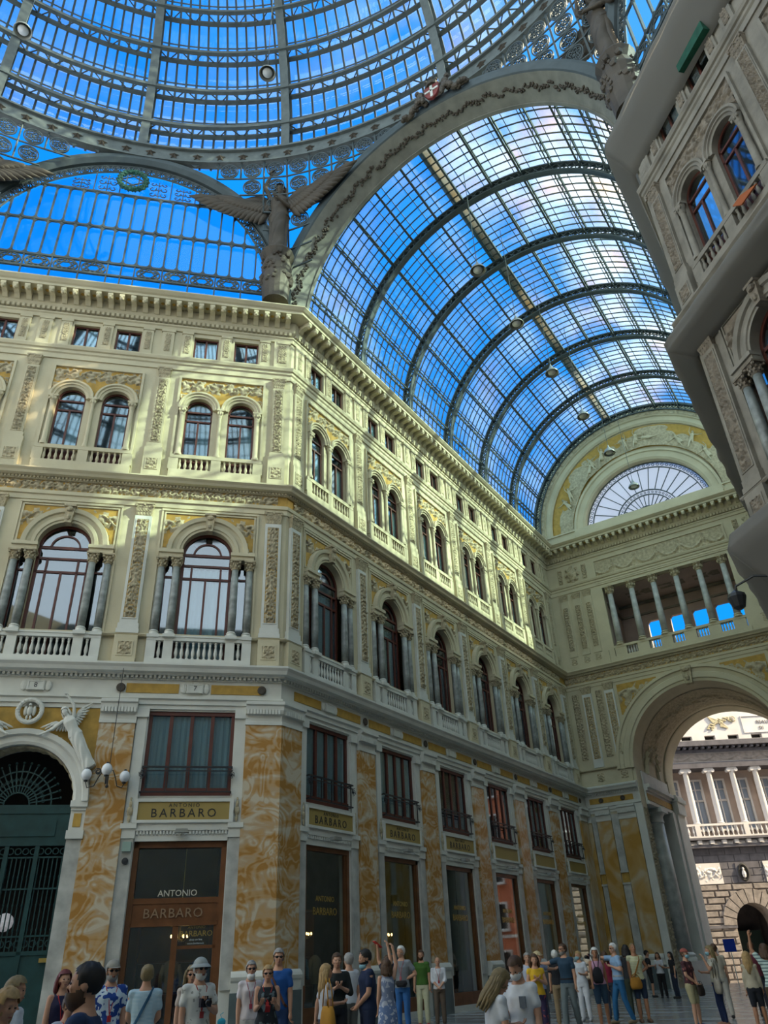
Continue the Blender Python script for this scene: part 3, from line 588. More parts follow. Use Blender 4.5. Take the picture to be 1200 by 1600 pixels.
# arcade face (local u = -y)
for i, y in enumerate(BA):
    bay(w_arm, F_A, -y, DA, WA, 'long arcade facade from the corner', ORD[i], curtain=(i < 2, 1))
    pilasters(w_arm, -(y+WA), DA)
    marble_pilaster(w_arm, -(y+WA)-.5, -(y+WA)+.5, m=ONYX if i < 5 else ONYX2)
pilasters(w_arm, -.45, DA); marble_pilaster(w_arm, -.98, 0, m1=TAN)
MB().box(-.38, 0, -.3, 0, FZ, 25.1).box(-YE, -(BA[5]+WA), -.3, 0, FZ, 25.1).build('corner_wall', STONE, w_arm)
MB().box(-.75, -.2, 0, .09, 23.4, 24.82).build('attic_pier', STONE, w_arm)
MB().grid(-.47-.12, -.47+.12, 23.62, 24.55, 12, 40, lambda X, z: .1+h(X+.47, z-24.1)).build('attic_relief', STONE2, w_arm, True)
# bosses and numbered plaques on the lower frieze
for i, (F, u, D) in enumerate([(F_L, BL[0], DL), (F_L, BL[1], DL)]+[(F_A, -y, DA) for y in BA]):
    p = empty('number_plaque', T=F @ tr(u, .012, 0)); num = ['7', '8'][i] if i < 2 else None
    tag(p, 'white carved plaque '+('with the number %s on the ochre frieze' % num if num else 'on the ochre frieze above the %s arcade window from the corner' % ORD[i-2]), 'plaque', 'carved plaques on the lower frieze')
    put(D['plaque'], 'plaque_body', p)
    if num: put(text_mesh(num, .22, .004, IRONB), 'numeral', p, T=tr(0, .103, 9.51) @ TXT)
for F, u, nm in [(F_L, .62, 'beside the plaque 7 near the corner'), (F_L, 5.0, 'between the plaques 7 and 8')]+[(F_A, -(y+WA), 'right of the %s arcade plaque' % ORD[i]) for i, y in enumerate(BA)]:
    tag(put(DL['boss'], 'bronze_boss', None, T=F @ tr(u, .035, 0)), 'round dark bronze boss on the lower frieze '+nm, 'boss', 'bronze bosses on the lower frieze')
# rooms behind the windows
for wl, u0, u1 in ((w_left, 0, 15), (w_arm, -YE, 0)):
    MB().box(u0, u1, -2.3, -2.2, FZ, 26).box(u0, u1, -2.2, -.42, 26, 26.1).build('inner_wall', DARK, wl)
    mb = MB()
    for z in (5.6, 9.3, 10.35, 17.2, 23.0): mb.box(u0, u1, -2.2, -.46, z, z+.12)
    mb.build('inner_floors', DARK, wl)
    MB().box(u0+1.0*(wl is w_left), u1-1.0*(wl is w_arm), -2.3, -.02, 26.1, 26.2).build('roof', STONED, wl)
# mezzanine windows, signs, shop windows
SN = 0
for i, (F, u, D, w) in enumerate([(F_L, BL[0], DL, WL)]+[(F_A, -y, DA, WA) for y in BA]):
    G = F @ tr(u, 0, 0); where = 'beside the number 7 corner on the near left facade' if i == 0 else '%s window from the corner along the arcade' % ORD[i-1]
    window(G, [('window_frame', D['mezz_frame']), ('window_pane', D['mezz_pane'])]+([('curtain', D['mezz_curtain'])] if i < 3 else []))
    railing(G, D, w, where); sign(G, D, w, where, i < 4); shoplamp(G, where)
    if i: window(G, [('window_frame', D['shop_frame']), ('window_pane', D['shop_pane'])])
# ================================================================ END WALL, PASSAGE, THEATRE, PORTAL
w_end = empty('wall_end', T=F_E, kind='structure')
mouldings(w_end, -7.5, 1, 7.5, -1, z_lo=False)
for a_, ma, b_, mb_ in ((-7.5, 1, -4.2, 0), (4.2, 0, 7.5, -1)):
    for nm, P_, m in (('architrave', P_ARCHI, WHITE), ('frieze', P_FRIEZE, WHITE), ('ledge_cornice', P_LEDGE, WHITE), ('string_course', P_STR0, STONE)): MB().sweep(P_, a_, ma, b_, mb_).build(nm, m, w_end)
    dentils(a_, b_, 9.82, 9.93, .08, .17, .14).build('dentil_band', WHITE, w_end)
AZ = 11.06; AR = 4.17
wall_panel(-7.5, 7.5, FZ-.1, 17.0, [(0, AR, FZ-.1, AZ, 'arc')], .9, 40).build('arch_wall', STONE, w_end)
wall_panel(-7.5, 7.5, 17.0, 25.1, [(-3.95, 3.95, 17.5, 22.5)], .5).build('loggia_wall', STONE, w_end)
for s in (-1, 1):           # projecting piers beside the arch, at the levels of the arch
    a, b = sorted((s*4.35, s*7.5))
    for zz, t in ((10.3, 11.05),): MB().box(a, b, 0, .12, zz, t).build('pedestal_course', STONE, w_end)
    for x0_, x1_ in ((4.55, 5.05), (5.95, 6.5)):
        x = s*(x0_+x1_)/2; o = MB().box(x-.3, x+.3, 0, .12, 11.35, 15.8).build('pilaster', WHITE, w_end)
        for q in ('pil_gold', 'pil_relief'): put(DL[q], DL[q].name, o, T=tr(x, 0, 0))
        put(DL['cap_main'], 'pilaster_capital', o, T=tr(x, 0, 0)); put(DL['ped_relief'], 'square_relief', o, T=tr(x, -.07, 0))
    hh = scroll(.44, 'z', .11, 6, True)
    for x in (5.48, 7.0):
        x *= s; MB().grid(x-.22, x+.22, 11.9, 15.9, 16, 110, lambda X, z, x=x: .01+hh(X-x, z-14) if abs(X-x) < .19 else 0).build('garland_relief', STONE2, w_end, True)
    for x, zz in ((5.0, 18.6), (5.75, 18.4), (6.6, 18.6)):
        x *= s; MB().box(x-.27, x+.27, 0, .08, 18.3, 22.2).build('pilaster', STONE, w_end)
        MB().grid(x-.18, x+.18, 18.7, 21.7, 14, 100, lambda X, z, x=x: .09+hh(X-x, z-14) if abs(X-x) < .16 else .08).build('pilaster_relief', STONE2, w_end, True)
        put(DL['ped2_relief'], 'square_relief', w_end, T=tr(x, -.1, 0))
        mb = capital_mb(.5, .4, .1, 22.2); put(mb.mesh('pilaster_capital', STONE2), 'pilaster_capital', w_end, T=tr(x, 0, 0))
    MB().box(*sorted((s*4.3, s*7.5)), 0, .1, 17.45, 18.25).build('pedestal_course', STONE, w_end)
    # carved shield in the attic
    x = s*5.75; mb = MB().ball((x, .08, 24.0), (.36, .14, .5), 12); mb.ball((x, .16, 24.0), (.2, .14, .28), 10)
    for a in range(8): mb.ball((x+.42*math.cos(a*PI/4), .08, 24+.55*math.sin(a*PI/4)), (.13, .08, .13), 6)
    mb.build('carved_shield', STONE2, w_end)
    for dx in (-.85, .85): MB().grid(x+dx-.16, x+dx+.16, 23.5, 24.5, 12, 40, lambda X, z, c=x+dx: .02+hh((X-c)*1.2, z-24) if abs(X-c) < .15 else .0).build('panel_relief', STONE2, w_end, True)
    # yellow marble, pilaster strips
    for x0_, x1_, m_ in ((4.62, 5.62, ONYX2), (6.1, 6.95, ONYX2), (7.28, 7.5, ONYX2)): marble_pilaster(w_end, *sorted((s*x0_, s*x1_)), m=m_)
    mb = MB()
    for x0_, x1_ in ((5.66, 6.06), (6.98, 7.25)):
        a, b = sorted((s*x0_, s*x1_)); mb.box(a, b, 0, .08, FZ, 5.1); mb.box(a, b, 0, .08, 5.7, 8.7); mb.box(a-.03, b+.03, 0, .13, 5.05, 5.15); mb.box(a-.03, b+.03, 0, .13, 5.65, 5.75)
    mb.build('marble_strip', MARB, w_end)
    mb = MB()
    for x0_, x1_ in ((5.66, 6.06), (6.98, 7.25)): mb.box(*sorted((s*x0_, s*x1_)), 0, .06, 5.15, 5.65)
    mb.build('ochre_panel', GOLD, w_end)
    MB().box(*sorted((s*4.17, s*4.58)), 0, .1, FZ, 9.0).build('white_strip', WHITE, w_end)
    MB().box(*sorted((s*4.6, s*7.2)), .03, .05, 9.36, 9.66).build('ochre_panel', GOLD, w_end)
    for x in (5.2, 6.5): put(DL['boss'], 'roundel', w_end, T=tr(s*x, .02, 0))
MB().arc(0, AZ, [(AR, 0), (AR, .14), (AR+.15, .16), (AR+.2, .22), (AR+.5, .22), (AR+.55, .14), (AR+.75, .17), (AR+.8, .26), (AR+.95, .26), (AR+1.0, 0)], n=48).build('archivolt', STONE, w_end)
k_ = MB().prism([(-.2, 15.1), (.2, 15.1), (.3, 16.15), (-.3, 16.15)], 0, .42); k_.ball((0, .42, 15.95), (.26, .14, .16), 8); k_.ball((0, .42, 15.45), (.14, .14, .22), 8); k_.build('keystone', STONE2, w_end)
kk = lambda x, z: math.hypot(x, z-AZ) > AR+1.06 and abs(x) < 4.3
MB().grid(-4.3, 4.3, 13.6, 16.0, 70, 22, lambda x, z: .02, kk).build('ochre_ground', GOLD, w_end)
hs = scroll(1.1, 'x', .16, 8); MB().grid(-4.25, 4.25, 13.65, 15.95, 150, 44, lambda x, z: .02+hs(abs(x)-3.2, z-15.2)*max(0, min(1, (math.hypot(x, z-AZ)-AR-1.1)*4)), lambda x, z: kk(x, z) and abs(x) > 1.5).build('spandrel_relief', STONE2, w_end, True)
h5 = scroll_band; MB().grid(-7.5, 7.5, 16.6, 17.0, 400, 14, lambda x, z: .025+h5(x, z-16.8)).build('frieze_relief', STONE2, w_end, True)
# swag relief under the cornice
def swag(x, z):
    p = 1.45; f = (x/p-math.floor(x/p)-.5)*2; zc = 23.45+.55*f*f; q = max(0, 1-abs(z-zc)/.16)*.13
    fx = abs(abs(f)-1)*p/2; q = max(q, max(0, 1-fx/.16)*(.16 if 23.0 < z < 24.15 else 0)*(.7+.3*math.cos(z*14)), max(0, 1-math.hypot(fx/.12, (z-24.22)/.12))*.16)
    return .02+q*(.8+.4*noise.noise(Vector((x*9, z*9, 1))))
MB().grid(-4.1, 4.1, 22.95, 24.4, 260, 46, swag).build('putti_and_swag_relief', STONE2, w_end, True)
mb = MB(); panel_frame(mb, -4.15, 4.15, 22.9, 24.45, .07, 0, .08); mb.build('wall_moulding', STONE, w_end)
# loggia: plinth, balusters, columns
MB().box(-4.1, 4.1, -.35, .06, 17.45, 17.75).build('loggia_plinth', STONE, w_end)
b = empty('loggia_balustrade', T=F_E); tag(b, 'stone balustrade of the open loggia high on the end wall', 'balustrade')
MB().box(-4.0, 4.0, -.3, .02, 18.3, 18.45).build('handrail', STONE, b)
cx_ = [-3.55, -2.13, -.71, .71, 2.13, 3.55]
for i, x in enumerate(cx_):
    MB().box(x-.36, x+.36, -.28, 0, 17.75, 18.3).build('pier', STONE, b)
    c = empty('loggia_column', T=F_E @ tr(x, -.15, 18.45)); tag(c, 'grey stone loggia column high on the end wall, %s from the left' % ORD[5-i], 'column', 'loggia columns on the end wall')
    MB().lathe([(.28, 0), (.28, .06), (.2, .12), (.25, .17), (.19, .24)], 14).build('column_base', STONE, c)
    MB().lathe([(.2, .22), (.2, 1.4), (.165, 3.55)], 16).build('column_shaft', GREYM if False else MARB, c, True)
    mb = MB().lathe([(.17, 3.5), (.2, 3.55), (.17, 3.6), (.21, 3.85), (.3, 3.98)], 12); mb.box(-.3, .3, -.3, .3, 3.96, 4.06)
    for j in range(8): an = j*PI/4; mb.ball((.24*math.cos(an), .24*math.sin(an), 3.75), (.07, .07, .12), 5); mb.ball((.28*math.cos(an), .28*math.sin(an), 3.92), (.06, .06, .05), 5)
    mb.build('column_capital', STONE2, c)
for a, z_ in zip(cx_, cx_[1:]):
    for j in range(4): put(DL['bal1'], 'baluster', b, ((a+z_)/2+(j-1.5)*.16, -.15, 17.73))
# loggia room with five openings at the back
LX = (-3.75, -2.44, -1.0, .45, 1.94)
mb = wall_panel(-4.3, 4.3, 17.4, 22.6, [(x-.5, x+.5, 17.5+.0, 21.0) for x in LX], .3, y=-3.9); mb.build('loggia_back_wall', PINK, w_end)
mb = MB()
for x in LX:
    for s in (-1, 1):
        for zc, zd in ((21.0, -1), (18.55, 1)): mb.prism([(x+s*.5, zc), (x+s*.33, zc), (x+s*.5, zc+zd*.17)], -4.15, -3.95)
    mb.box(x-.47, x+.47, -4.15, -3.92, 17.5, 17.75); mb.box(x-.47, x+.47, -4.1, -3.92, 18.4, 18.52)
    for j in range(4): mb.lathe([(r, 17.73+z_*1.1) for r, z_ in [(.055, 0), (.03, .07), (.062, .22), (.028, .45), (.05, .6)]], 6, tr(x+(j-1.5)*.2, -4.0, 0))
mb.build('back_balustrade', PINK, w_end)
MB().box(-4.3, 4.3, -4.2, -.45, 22.45, 22.6).box(-4.35, -4.1, -4.2, -.45, 17.4, 22.6).box(4.1, 4.35, -4.2, -.45, 17.4, 22.6).build('loggia_room', PINK, w_end)
MB().box(-4.3, 4.3, -4.2, -.0, 17.3, 17.45).build('loggia_floor', STONE, w_end)
mb = MB().box(-4.1, 4.1, -3.9, -3.75, 21.5, 21.62); mb.box(-4.1, 4.1, -3.9, -3.7, 22.25, 22.4); mb.box(3.9, 4.1, -3.8, -.5, 21.5, 21.62); mb.build('cornice_strip', STONED, w_end)
for x in (-2.2, 0, 2.2): MB().grid(-.8, .8, -.4, .4, 40, 20, lambda X, z: .05*max(0, math.cos(3*math.atan2(z, X))*1.2-math.hypot(X, z*2)), y=0).build('ceiling_stucco', STONEDR, w_end, True).matrix_local = tr(x, -2.2, 22.44) @ Matrix.Rotation(PI/2, 4, 'X')
# lunette wall under the vault
mb = MB(); n = 48; C1, R1, C2, R2_ = 26.6, 4.2, 27.25, 7.82
V = []; 
for i in range(n+1):
    a = PI*i/n; V += [(R1*math.cos(a), 0, C1+R1*math.sin(a)), (R2_*math.cos(a), 0, C2+R2_*math.sin(a)), (R1*math.cos(a), -.5, C1+R1*math.sin(a))]
mb.add(V, [(3*i, 3*i+1, 3*i+4, 3*i+3) for i in range(n)]+[(3*i, 3*i+3, 3*i+5, 3*i+2) for i in range(n)])
mb.box(-R2_, -R1, -.3, 0, 26.3, 27.26); mb.box(R1, R2_, -.3, 0, 26.3, 27.26); mb.build('lunette_wall', STONE, w_end)
MB().box(-7.5, 7.5, -.1, .22, 26.4, 27.0).box(-4.9, 4.9, .2, .34, 26.4, 27.02).box(-7.5, 7.5, .0, .3, 27.0, 27.1).build('parapet', STONE, w_end)
for prof, c_ in (([(4.2, 0), (4.2, .12), (4.35, .2), (4.75, .2), (4.8, .28), (4.95, .28), (5.0, 0)], 26.6), ([(6.55, 0), (6.55, .12), (6.7, .2), (7.0, .2), (7.05, .3), (7.4, .34), (7.45, 0)], 27.1)):
    MB().arc(0, c_, prof, n=56).build('archivolt', STONE, w_end)
def polar(mb, c, r0, r1, na, nr, h, a0=0, a1=PI):
    V = []
    for i in range(na+1):
        a = a0+(a1-a0)*i/na
        for j in range(nr+1): r = r0+(r1-r0)*j/nr; V.append((r*math.cos(a), h(a, r), c+r*math.sin(a)))
    return mb.add(V, [(i*(nr+1)+j, i*(nr+1)+j+1, (i+1)*(nr+1)+j+1, (i+1)*(nr+1)+j) for i in range(na) for j in range(nr)])
MB().arc(0, 26.85, [(5.0, 0), (5.0, .03), (6.7, .03), (6.7, 0)], n=48).build('ochre_ground', GOLD, w_end)
def cloud(a, r):
    n1 = noise.noise(Vector((a*3, r*1.2, 2)))*.5+noise.noise(Vector((a*11, r*3, 5)))*.3
    lump = max(0, math.cos(a*6.2+1.2))*.25; return .02+max(-.03, (.36-(r-5.0)*.35+n1*.5+lump)*.30)
polar(MB(), 26.85, 5.0, 6.6, 220, 20, cloud).build('cloud_relief', STONE2, w_end, True)
polar(MB(), 27.2, 7.05, 7.4, 240, 6, lambda a, r: .34+.06*math.sin(a*70)*math.cos((r-7.22)*9)).build('leaf_band', STONE2, w_end, True)
# fan window
fan = empty('window_fan', T=F_E @ tr(0, -.35, 26.6)); struct(fan); mb = MB()
for i in range(1, 16): a = PI*i/16; mb.bar((.5*math.cos(a), 0, .5*math.sin(a)), (1.75*math.cos(a), 0, 1.75*math.sin(a)), .05); mb.bar((2.1*math.cos(a), 0, 2.1*math.sin(a)), (3.8*math.cos(a), 0, 3.8*math.sin(a)), .05)
for r in (.5, .9, 1.75, 2.1, 3.8, 4.18): mb.arc(0, 0, [(r-.03, -.04), (r-.03, .04), (r+.03, .04), (r+.03, -.04)], n=40)
mb.box(-4.2, 4.2, -.05, .05, .3, .42)
for i in range(40): a = PI*(i+.5)/40; mb.arc(4.0*math.cos(a), 4.0*math.sin(a), [(.08, -.02), (.08, .02), (.11, .02), (.11, -.02)], 0, 2*PI, 8, False)
for i in range(24): a = PI*(i+.5)/24; mb.arc(1.92*math.cos(a), 1.92*math.sin(a), [(.05, -.02), (.05, .02), (.08, .02), (.08, -.02)], 0, 2*PI, 8, False)
mb.build('fan_tracery', IRON, fan); MB().prism([(4.2*math.cos(PI*i/40), 4.2*math.sin(PI*i/40)) for i in range(41)], -.1, -.09).build('window_pane', G_FAN, fan)
# ---- passage behind the arch
w_pass = empty('wall_passage', T=F_E, kind='structure'); D1 = -7.4
polar2 = MB(); V = []; na = 40
for i in range(na+1):
    a = PI*i/na; V += [(AR*math.cos(a), y, AZ+AR*math.sin(a)) for y in (-.85, -6.2)]
polar2.add(V, [(2*i, 2*i+1, 2*i+3, 2*i+2) for i in range(na)]); polar2.build('barrel_vault', STONE, w_pass)
hv = scroll(1.5, 'x', .12, 12); V = []; na, nb = 150, 44
for i in range(na+1):
    a = PI*(.06+.88*i/na)
    for j in range(nb+1):
        y = -1.6-4.0*j/nb; r = AR-.03-(hv(a*AR, y+3.6)+.03)*(1 if abs(y+3.6) < 1.9 else 0); V.append((r*math.cos(a), y, AZ+r*math.sin(a)))
MB().add(V, [(i*(nb+1)+j, i*(nb+1)+j+1, (i+1)*(nb+1)+j+1, (i+1)*(nb+1)+j) for i in range(na) for j in range(nb)]).build('vault_relief', STONE2, w_pass, True)
FR = 4.05
o = wall_panel(-7.5, 7.5, FZ-1, 17.2, [(-.0, FR, FZ-1, 11.15, 'arc')], 1.6, 40, y=-6.3).build('far_arch_wall', STONE, w_pass)
for y_ in (-6.25,): MB().arc(0, 11.15, [(FR, y_), (FR, y_+.12), (FR+.25, y_+.18), (FR+.5, y_+.1), (FR+.52, y_)], n=40).build('archivolt', STONE, w_pass)
MB().box(-7.5, 7.5, -8, -4.2, 17.2, 17.35).build('terrace', STONED, w_pass)
for s in (-1, 1):
    def sb(mb, x0_, x1_, *r): return mb.box(*sorted((s*x0_, s*x1_)), *r)
    sb(MB(), 5.5, 5.7, -6.4, -.8, FZ-.5, 16).build('side_wall', STONED, w_pass)
    mb = MB(); sb(mb, 4.0, 5.6, -6.4, -.9, 9.15, 9.3); sb(mb, 4.08, 5.6, -6.4, -.9, 9.3, 9.9); sb(mb, 3.95, 5.6, -6.4, -.9, 9.9, 10.05); sb(mb, 3.8, 5.6, -6.4, -.9, 10.05, 10.25); sb(mb, 4.1, 5.6, -6.4, -.9, 10.25, 11.0); mb.build('passage_entablature', WHITE, w_pass)
    sb(MB(), 4.05, 4.09, -6.2, -1.0, 9.4, 9.75).build('ochre_panel', GOLD, w_pass)
    g = MB().grid(-.85, -.1, FZ+.3, 8.9, 12, 160, lambda X, z: .02+hh(X*.6+.28, z)).mesh('jamb_relief', STONE2, True)
    put(g, 'jamb_relief', w_pass, T=tr(s*4.17, 0, 0) @ rz(PI/2 if s > 0 else -PI/2) @ (tr(0, 0, 0) if s > 0 else Matrix.Scale(-1, 4, (1, 0, 0))))
    sb(MB(), 3.95, 5.6, -6.45, -5.5, FZ, 9.2).build('far_pier', WHITE, w_pass); mb = MB(); sb(mb, 3.7, 5.6, -8.0, -6.2, 9.2, 10.3); sb(mb, 3.85, 5.6, -7.95, -6.2, FZ-.8, 9.2); sb(mb, 3.6, 5.6, -8.1, -6.1, 9.9, 10.15); sb(mb, 3.7, 5.6, -8.05, -6.15, FZ-.8, 1.9); mb.build('outer_pier', WHITE, w_pass)
    sb(MB(), 3.7, 5.6, -6.5, -1.5, FZ, 1.3).build('column_plinth', WHITE, w_pass)
    c = empty('giant_column', T=F_E @ tr(s*4.55, -3.3, 1.3)); tag(c, 'tall smooth grey giant column on the %s side of the exit arch passage' % ('left' if s > 0 else 'right'), 'column')
    MB().lathe([(.72, 0), (.72, .12), (.66, .2), (.7, .3), (.58, .42)], 24).build('column_base', WHITE, c, 40); MB().lathe([(.56, .4), (.56, 2.8), (.48, 7.1)], 28).build('column_shaft', MARB, c, True)
    MB().lathe([(.48, 7.05), (.54, 7.1), (.5, 7.2), (.5, 7.4), (.62, 7.55), (.66, 7.65)], 24).box(-.7, .7, -.7, .7, 7.62, 7.88).build('column_capital', WHITE, c, 40)
    # side lunette in the vault
    mb = MB()
    for i in range(12): a0, a1 = PI*i/12, PI*(i+1)/12; mb.bar((s*4.12, -3.4+1.3*math.cos(a0), 11.0+1.9*math.sin(a0)), (s*(4.12-.35*math.sin(a1)), -3.4+1.3*math.cos(a1), 11.0+1.9*math.sin(a1)), .22)
    mb.build('side_lunette_frame', STONE, w_pass)
ex_ = MB().box(8, 24, 34, 43.5, -1, 24).build('shade_block', STONED); struct(ex_); ex_.name = 'wall_shade_block'  # unseen mass in the exedra's place, added to keep sun off the far jamb
# ---- floor, street
fl = MB().box(-26, 26, -46, 33.5, -.25, FZ).build('floor', FLOORM); struct(fl)
st = MB(); st.add([(-45, 33.5, FZ), (45, 33.5, FZ), (45, 42, -.5), (-45, 42, -.5), (45, 70, -.5), (-45, 70, -.5), (-45, 33.5, -1.5), (45, 33.5, -1.5), (45, 70, -1.5), (-45, 70, -1.5)], [(0, 1, 2, 3), (3, 2, 4, 5), (7, 6, 9, 8), (0, 6, 7, 1)])
struct(st.build('floor_street', mat('street_paving', (.33, .31, .29), .5, dirt=.2, scale=1)))
# ---- theatre across the street (local x along facade, y towards us)
F_T = tr(-7.08, 48, 0) @ rz(math.atan2(.535, .845)) @ rz(PI)   # local x = -s
th = empty('theatre_building', T=F_T); tag(th, 'sunlit white theatre building with columns over a dark rusticated base outside the exit arch', 'building')
X0, X1 = -22, 16
rust = MB(); zr = -.5; rows = 15
arches = [(-3.85, 1.45), (-12, 1.45), (4.3, 1.45), (12.5, 1.45)]
wall_panel(X0, X1, -.6, 6.1, [(c_, r_, -.6, 3.3, 'arc') for c_, r_ in arches], 1.5, 20, y=0).build('base_wall', TRUST, th)
for j in range(rows):
    z0 = -.5+6.6*j/rows; z1 = z0+6.6/rows-.05; x = X0+(j % 2)*.5
    while x < X1:
        w_ = 1.1+.5*((j*7+int(x*3)) % 3)/2; xe = min(x+w_-.06, X1); ok = True
        for c_, r_ in arches:
            rr = r_+.62 if z0 > 2.6 else r_+.03
            hw_ = rr if z1 < 3.3 else math.sqrt(max(0, rr*rr-(max(z0-3.3, 0))**2))
            if hw_ > 0 and z0 < 3.3+rr:
                if x < c_+hw_ and xe > c_-hw_:
                    if x < c_-hw_-.2: xe = c_-hw_-.02
                    elif xe > c_+hw_+.2: x = c_+hw_+.02
                    else: ok = False
        if ok and xe-x > .1: rust.add([(x, 0, z0), (xe, 0, z0), (xe, 0, z1), (x, 0, z1), (x+.05, .13, z0+.05), (xe-.05, .13, z0+.05), (xe-.05, .13, z1-.05), (x+.05, .13, z1-.05)], [(4, 5, 6, 7), (0, 1, 5, 4), (1, 2, 6, 5), (2, 3, 7, 6), (3, 0, 4, 7)])
        x = x+w_ if not ok else max(xe+.06, x+.1)
rust.build('rusticated_blocks', TRUST, th)
for c_, r_ in arches:
    mb = MB()
    for i in range(11):
        a0 = PI*(i+.06)/11; a1 = PI*(i+.94)/11
        mb.add([(c_+r*math.cos(a), y_, 3.3+r*math.sin(a)) for y_ in (0, .2) for r, a in ((r_, a0), (r_, a1), (r_+.95, a1), (r_+.95, a0))], [(0, 1, 2, 3), (4, 5, 6, 7), (0, 4, 5, 1), (1, 5, 6, 2), (2, 6, 7, 3), (3, 7, 4, 0)])
    mb.build('arch_voussoirs', TRUST, th)
for i in range(3): a = arches[i]; MB().box(a[0]-1.4, a[0]+1.4, -3, -2.9, -.6, 3.0).build('dark_doorway', mat('dark_green_door%d' % i, (.01, .03, .025), .6) if i == 0 else M['dark_green_door0'], th)
for c_, r_ in arches: MB().box(c_-2, c_+2, -4.2, -4.1, -.6, 6).box(c_-2.1, c_-2, -4.2, -1.5, -.6, 6).box(c_+2, c_+2.1, -4.2, -1.5, -.6, 6).box(c_-2, c_+2, -4.2, -1.5, 5.4, 6).build('porch_wall', TSTONE, th)
mb = MB(); ar_ = sorted(arches); xs_ = [X0]+[v for c_, r_ in ar_ for v in (c_-r_, c_+r_)]+[X1]
for a_, b_ in zip(xs_[::2], xs_[1::2]): MB().box(a_, b_, 0, .18, 3.15, 3.35).build('impost_course', TSTONE, th)
MB().box(X0, X1, -.3, .05, 6.1, 8.6).build('lava_band', TSTONE, th)
mb = MB()
for j in range(5):
    x = X0+(j % 2)*.6
    while x < X1: mb.box(x, x+1.14, .04, .08, 6.12+.5*j, 6.56+.5*j); x += 1.2
mb.build('ashlar_blocks', TSTONE, th)
for c_ in (-.9, -6.8, -14, 7, ):
    hr = scroll(.9, 'x', .12, 21); MB().grid(c_-1.25, c_+1.25, 6.15, 7.5, 60, 34, lambda x, z: .12+hr(x, z-6.85)).build('figure_relief', TOWER, th, True); MB().box(c_-1.3, c_+1.3, .05, .12, 6.1, 7.55).build('relief_panel', TOWER, th)
for c_ in (-3.85, 4.3, -12):
    MB().box(c_-.5, c_+.5, .05, .14, 6.15, 7.5).build('niche_panel', TSTONE, th); MB().lathe([(0, 0), (.36, 0), (.42, .05), (.36, .1), (.32, .02), (0, .01)], 20, tr(c_, .14, 6.82) @ Matrix.Rotation(-PI/2, 4, 'X') @ Matrix.Scale(1.5, 4, (0, 1, 0))).build('oval_niche', DARK, th)
    MB().ball((c_, .2, 6.7), (.16, .12, .3), 8).ball((c_, .22, 7.05), (.09, .09, .11), 8).build('bust', TOWER, th)
MB().box(X0, X1, 0, .5, 8.6, 8.8).box(X0, X1, 0, .7, 9.15, 9.3).build('balcony_ledge', TSTONE, th)
mb = MB()
for i in range(40): x = X0+i*.95; mb.box(x, x+.3, .1, .6, 8.85, 9.12)
mb.build('balcony_corbels', TOWER, th)
mb = MB().box(X0, X1, .45, .62, 10.15, 10.3); mb.box(X0, X1, .42, .65, 9.3, 9.42)
for i in range(9): mb.box(-20.2+3.8*i, -19.8+3.8*i, .42, .64, 9.4, 10.2)
mb.build('balcony_rail', TOWER, th)
bt = MB().lathe([(.07, 0), (.04, .1), (.09, .3), (.04, .6), (.07, .74)], 6).mesh('balcony_baluster', TOWER)
for i in range(64): put(bt, 'balcony_baluster', th, (-17.0+i*.38, .53, 9.42))
MB().box(X0, X1, -1.3, -1.2, 9.3, 15.2).build('upper_wall', PINK, th)
for i in range(-4, 9):
    x = -1.2-1.89*i+0; c = MB().lathe([(.34, 0), (.34, .12), (.27, .16), (.3, .24), (.24, .3), (.24, 1.6), (.2, 4.05), (.24, 4.1)], 16).build('ionic_column', TOWER, th, 40, (x, .1, 10.15))
    mb = MB().box(-.36, .36, -.26, .26, 4.28, 4.4)
    for sx in (-1, 1): mb.lathe([(.15, -.25), (.15, .25)], 10, tr(sx*.3, 0, 4.2) @ Matrix.Rotation(PI/2, 4, 'X'))
    mb.box(-.3, .3, -.22, .22, 4.1, 4.3); mb.build('ionic_capital', TOWER, c)
    xw = x-.95; mb = MB(); panel_frame(mb, xw-.5, xw+.5, 10.1, 13.8, .14, -1.2, -1.05); panel_frame(mb, xw-.45, xw+.45, 12.3, 13.1, .05, -1.2, -1.1); mb.box(xw-.04, xw+.04, -1.2, -1.1, 10.1, 13.8); mb.box(xw-.5, xw+.5, -1.2, -1.1, 12.2, 12.35)
    f = mb.build('window', TOWER, th); MB().box(xw-.5, xw+.5, -1.2, -1.17, 10.1, 13.8).build('pane', mat('theatre_pane', (.22, .25, .30), .2) if 'theatre_pane' not in M else M['theatre_pane'], f)
MB().box(X0, X1, -1.2, .45, 14.55, 15.0).build('entablature', TSTONE, th)
MB().box(X0, X1, -1.2, .35, 15.0, 15.75).build('frieze', TOWER, th)
def tsw(x, z): p = 1.9; f = (x/p-math.floor(x/p)-.5)*2; return .36+max(0, 1-abs(z-15.2-.35*f*f)/.1)*.06
MB().grid(-14, 4, 15.05, 15.7, 240, 14, tsw).build('garland_relief', TRUST, th, True)
MB().box(X0, X1, -1.2, .5, 15.75, 16.0).box(X0, X1, -1.2, 1.0, 16.2, 16.6).build('crowning_cornice', TSTONE, th)
mb = MB()
for i in range(72): mb.box(X0+i*.5, X0+i*.5+.2, .3, .85, 16.0, 16.2)
mb.build('cornice_brackets', TSTONE, th)
wall_panel(X0, X1, 16.6, 20.2, [(x-.45, x+.45, 16.85, 17.2) for x in [-2.05-1.95*i for i in range(-3, 8)]], .4, y=0).build('attic_wall', TOWER, th)
MB().box(X0, X1, -1.3, -.4, 16.6, 20).build('attic_room', DARK, th)
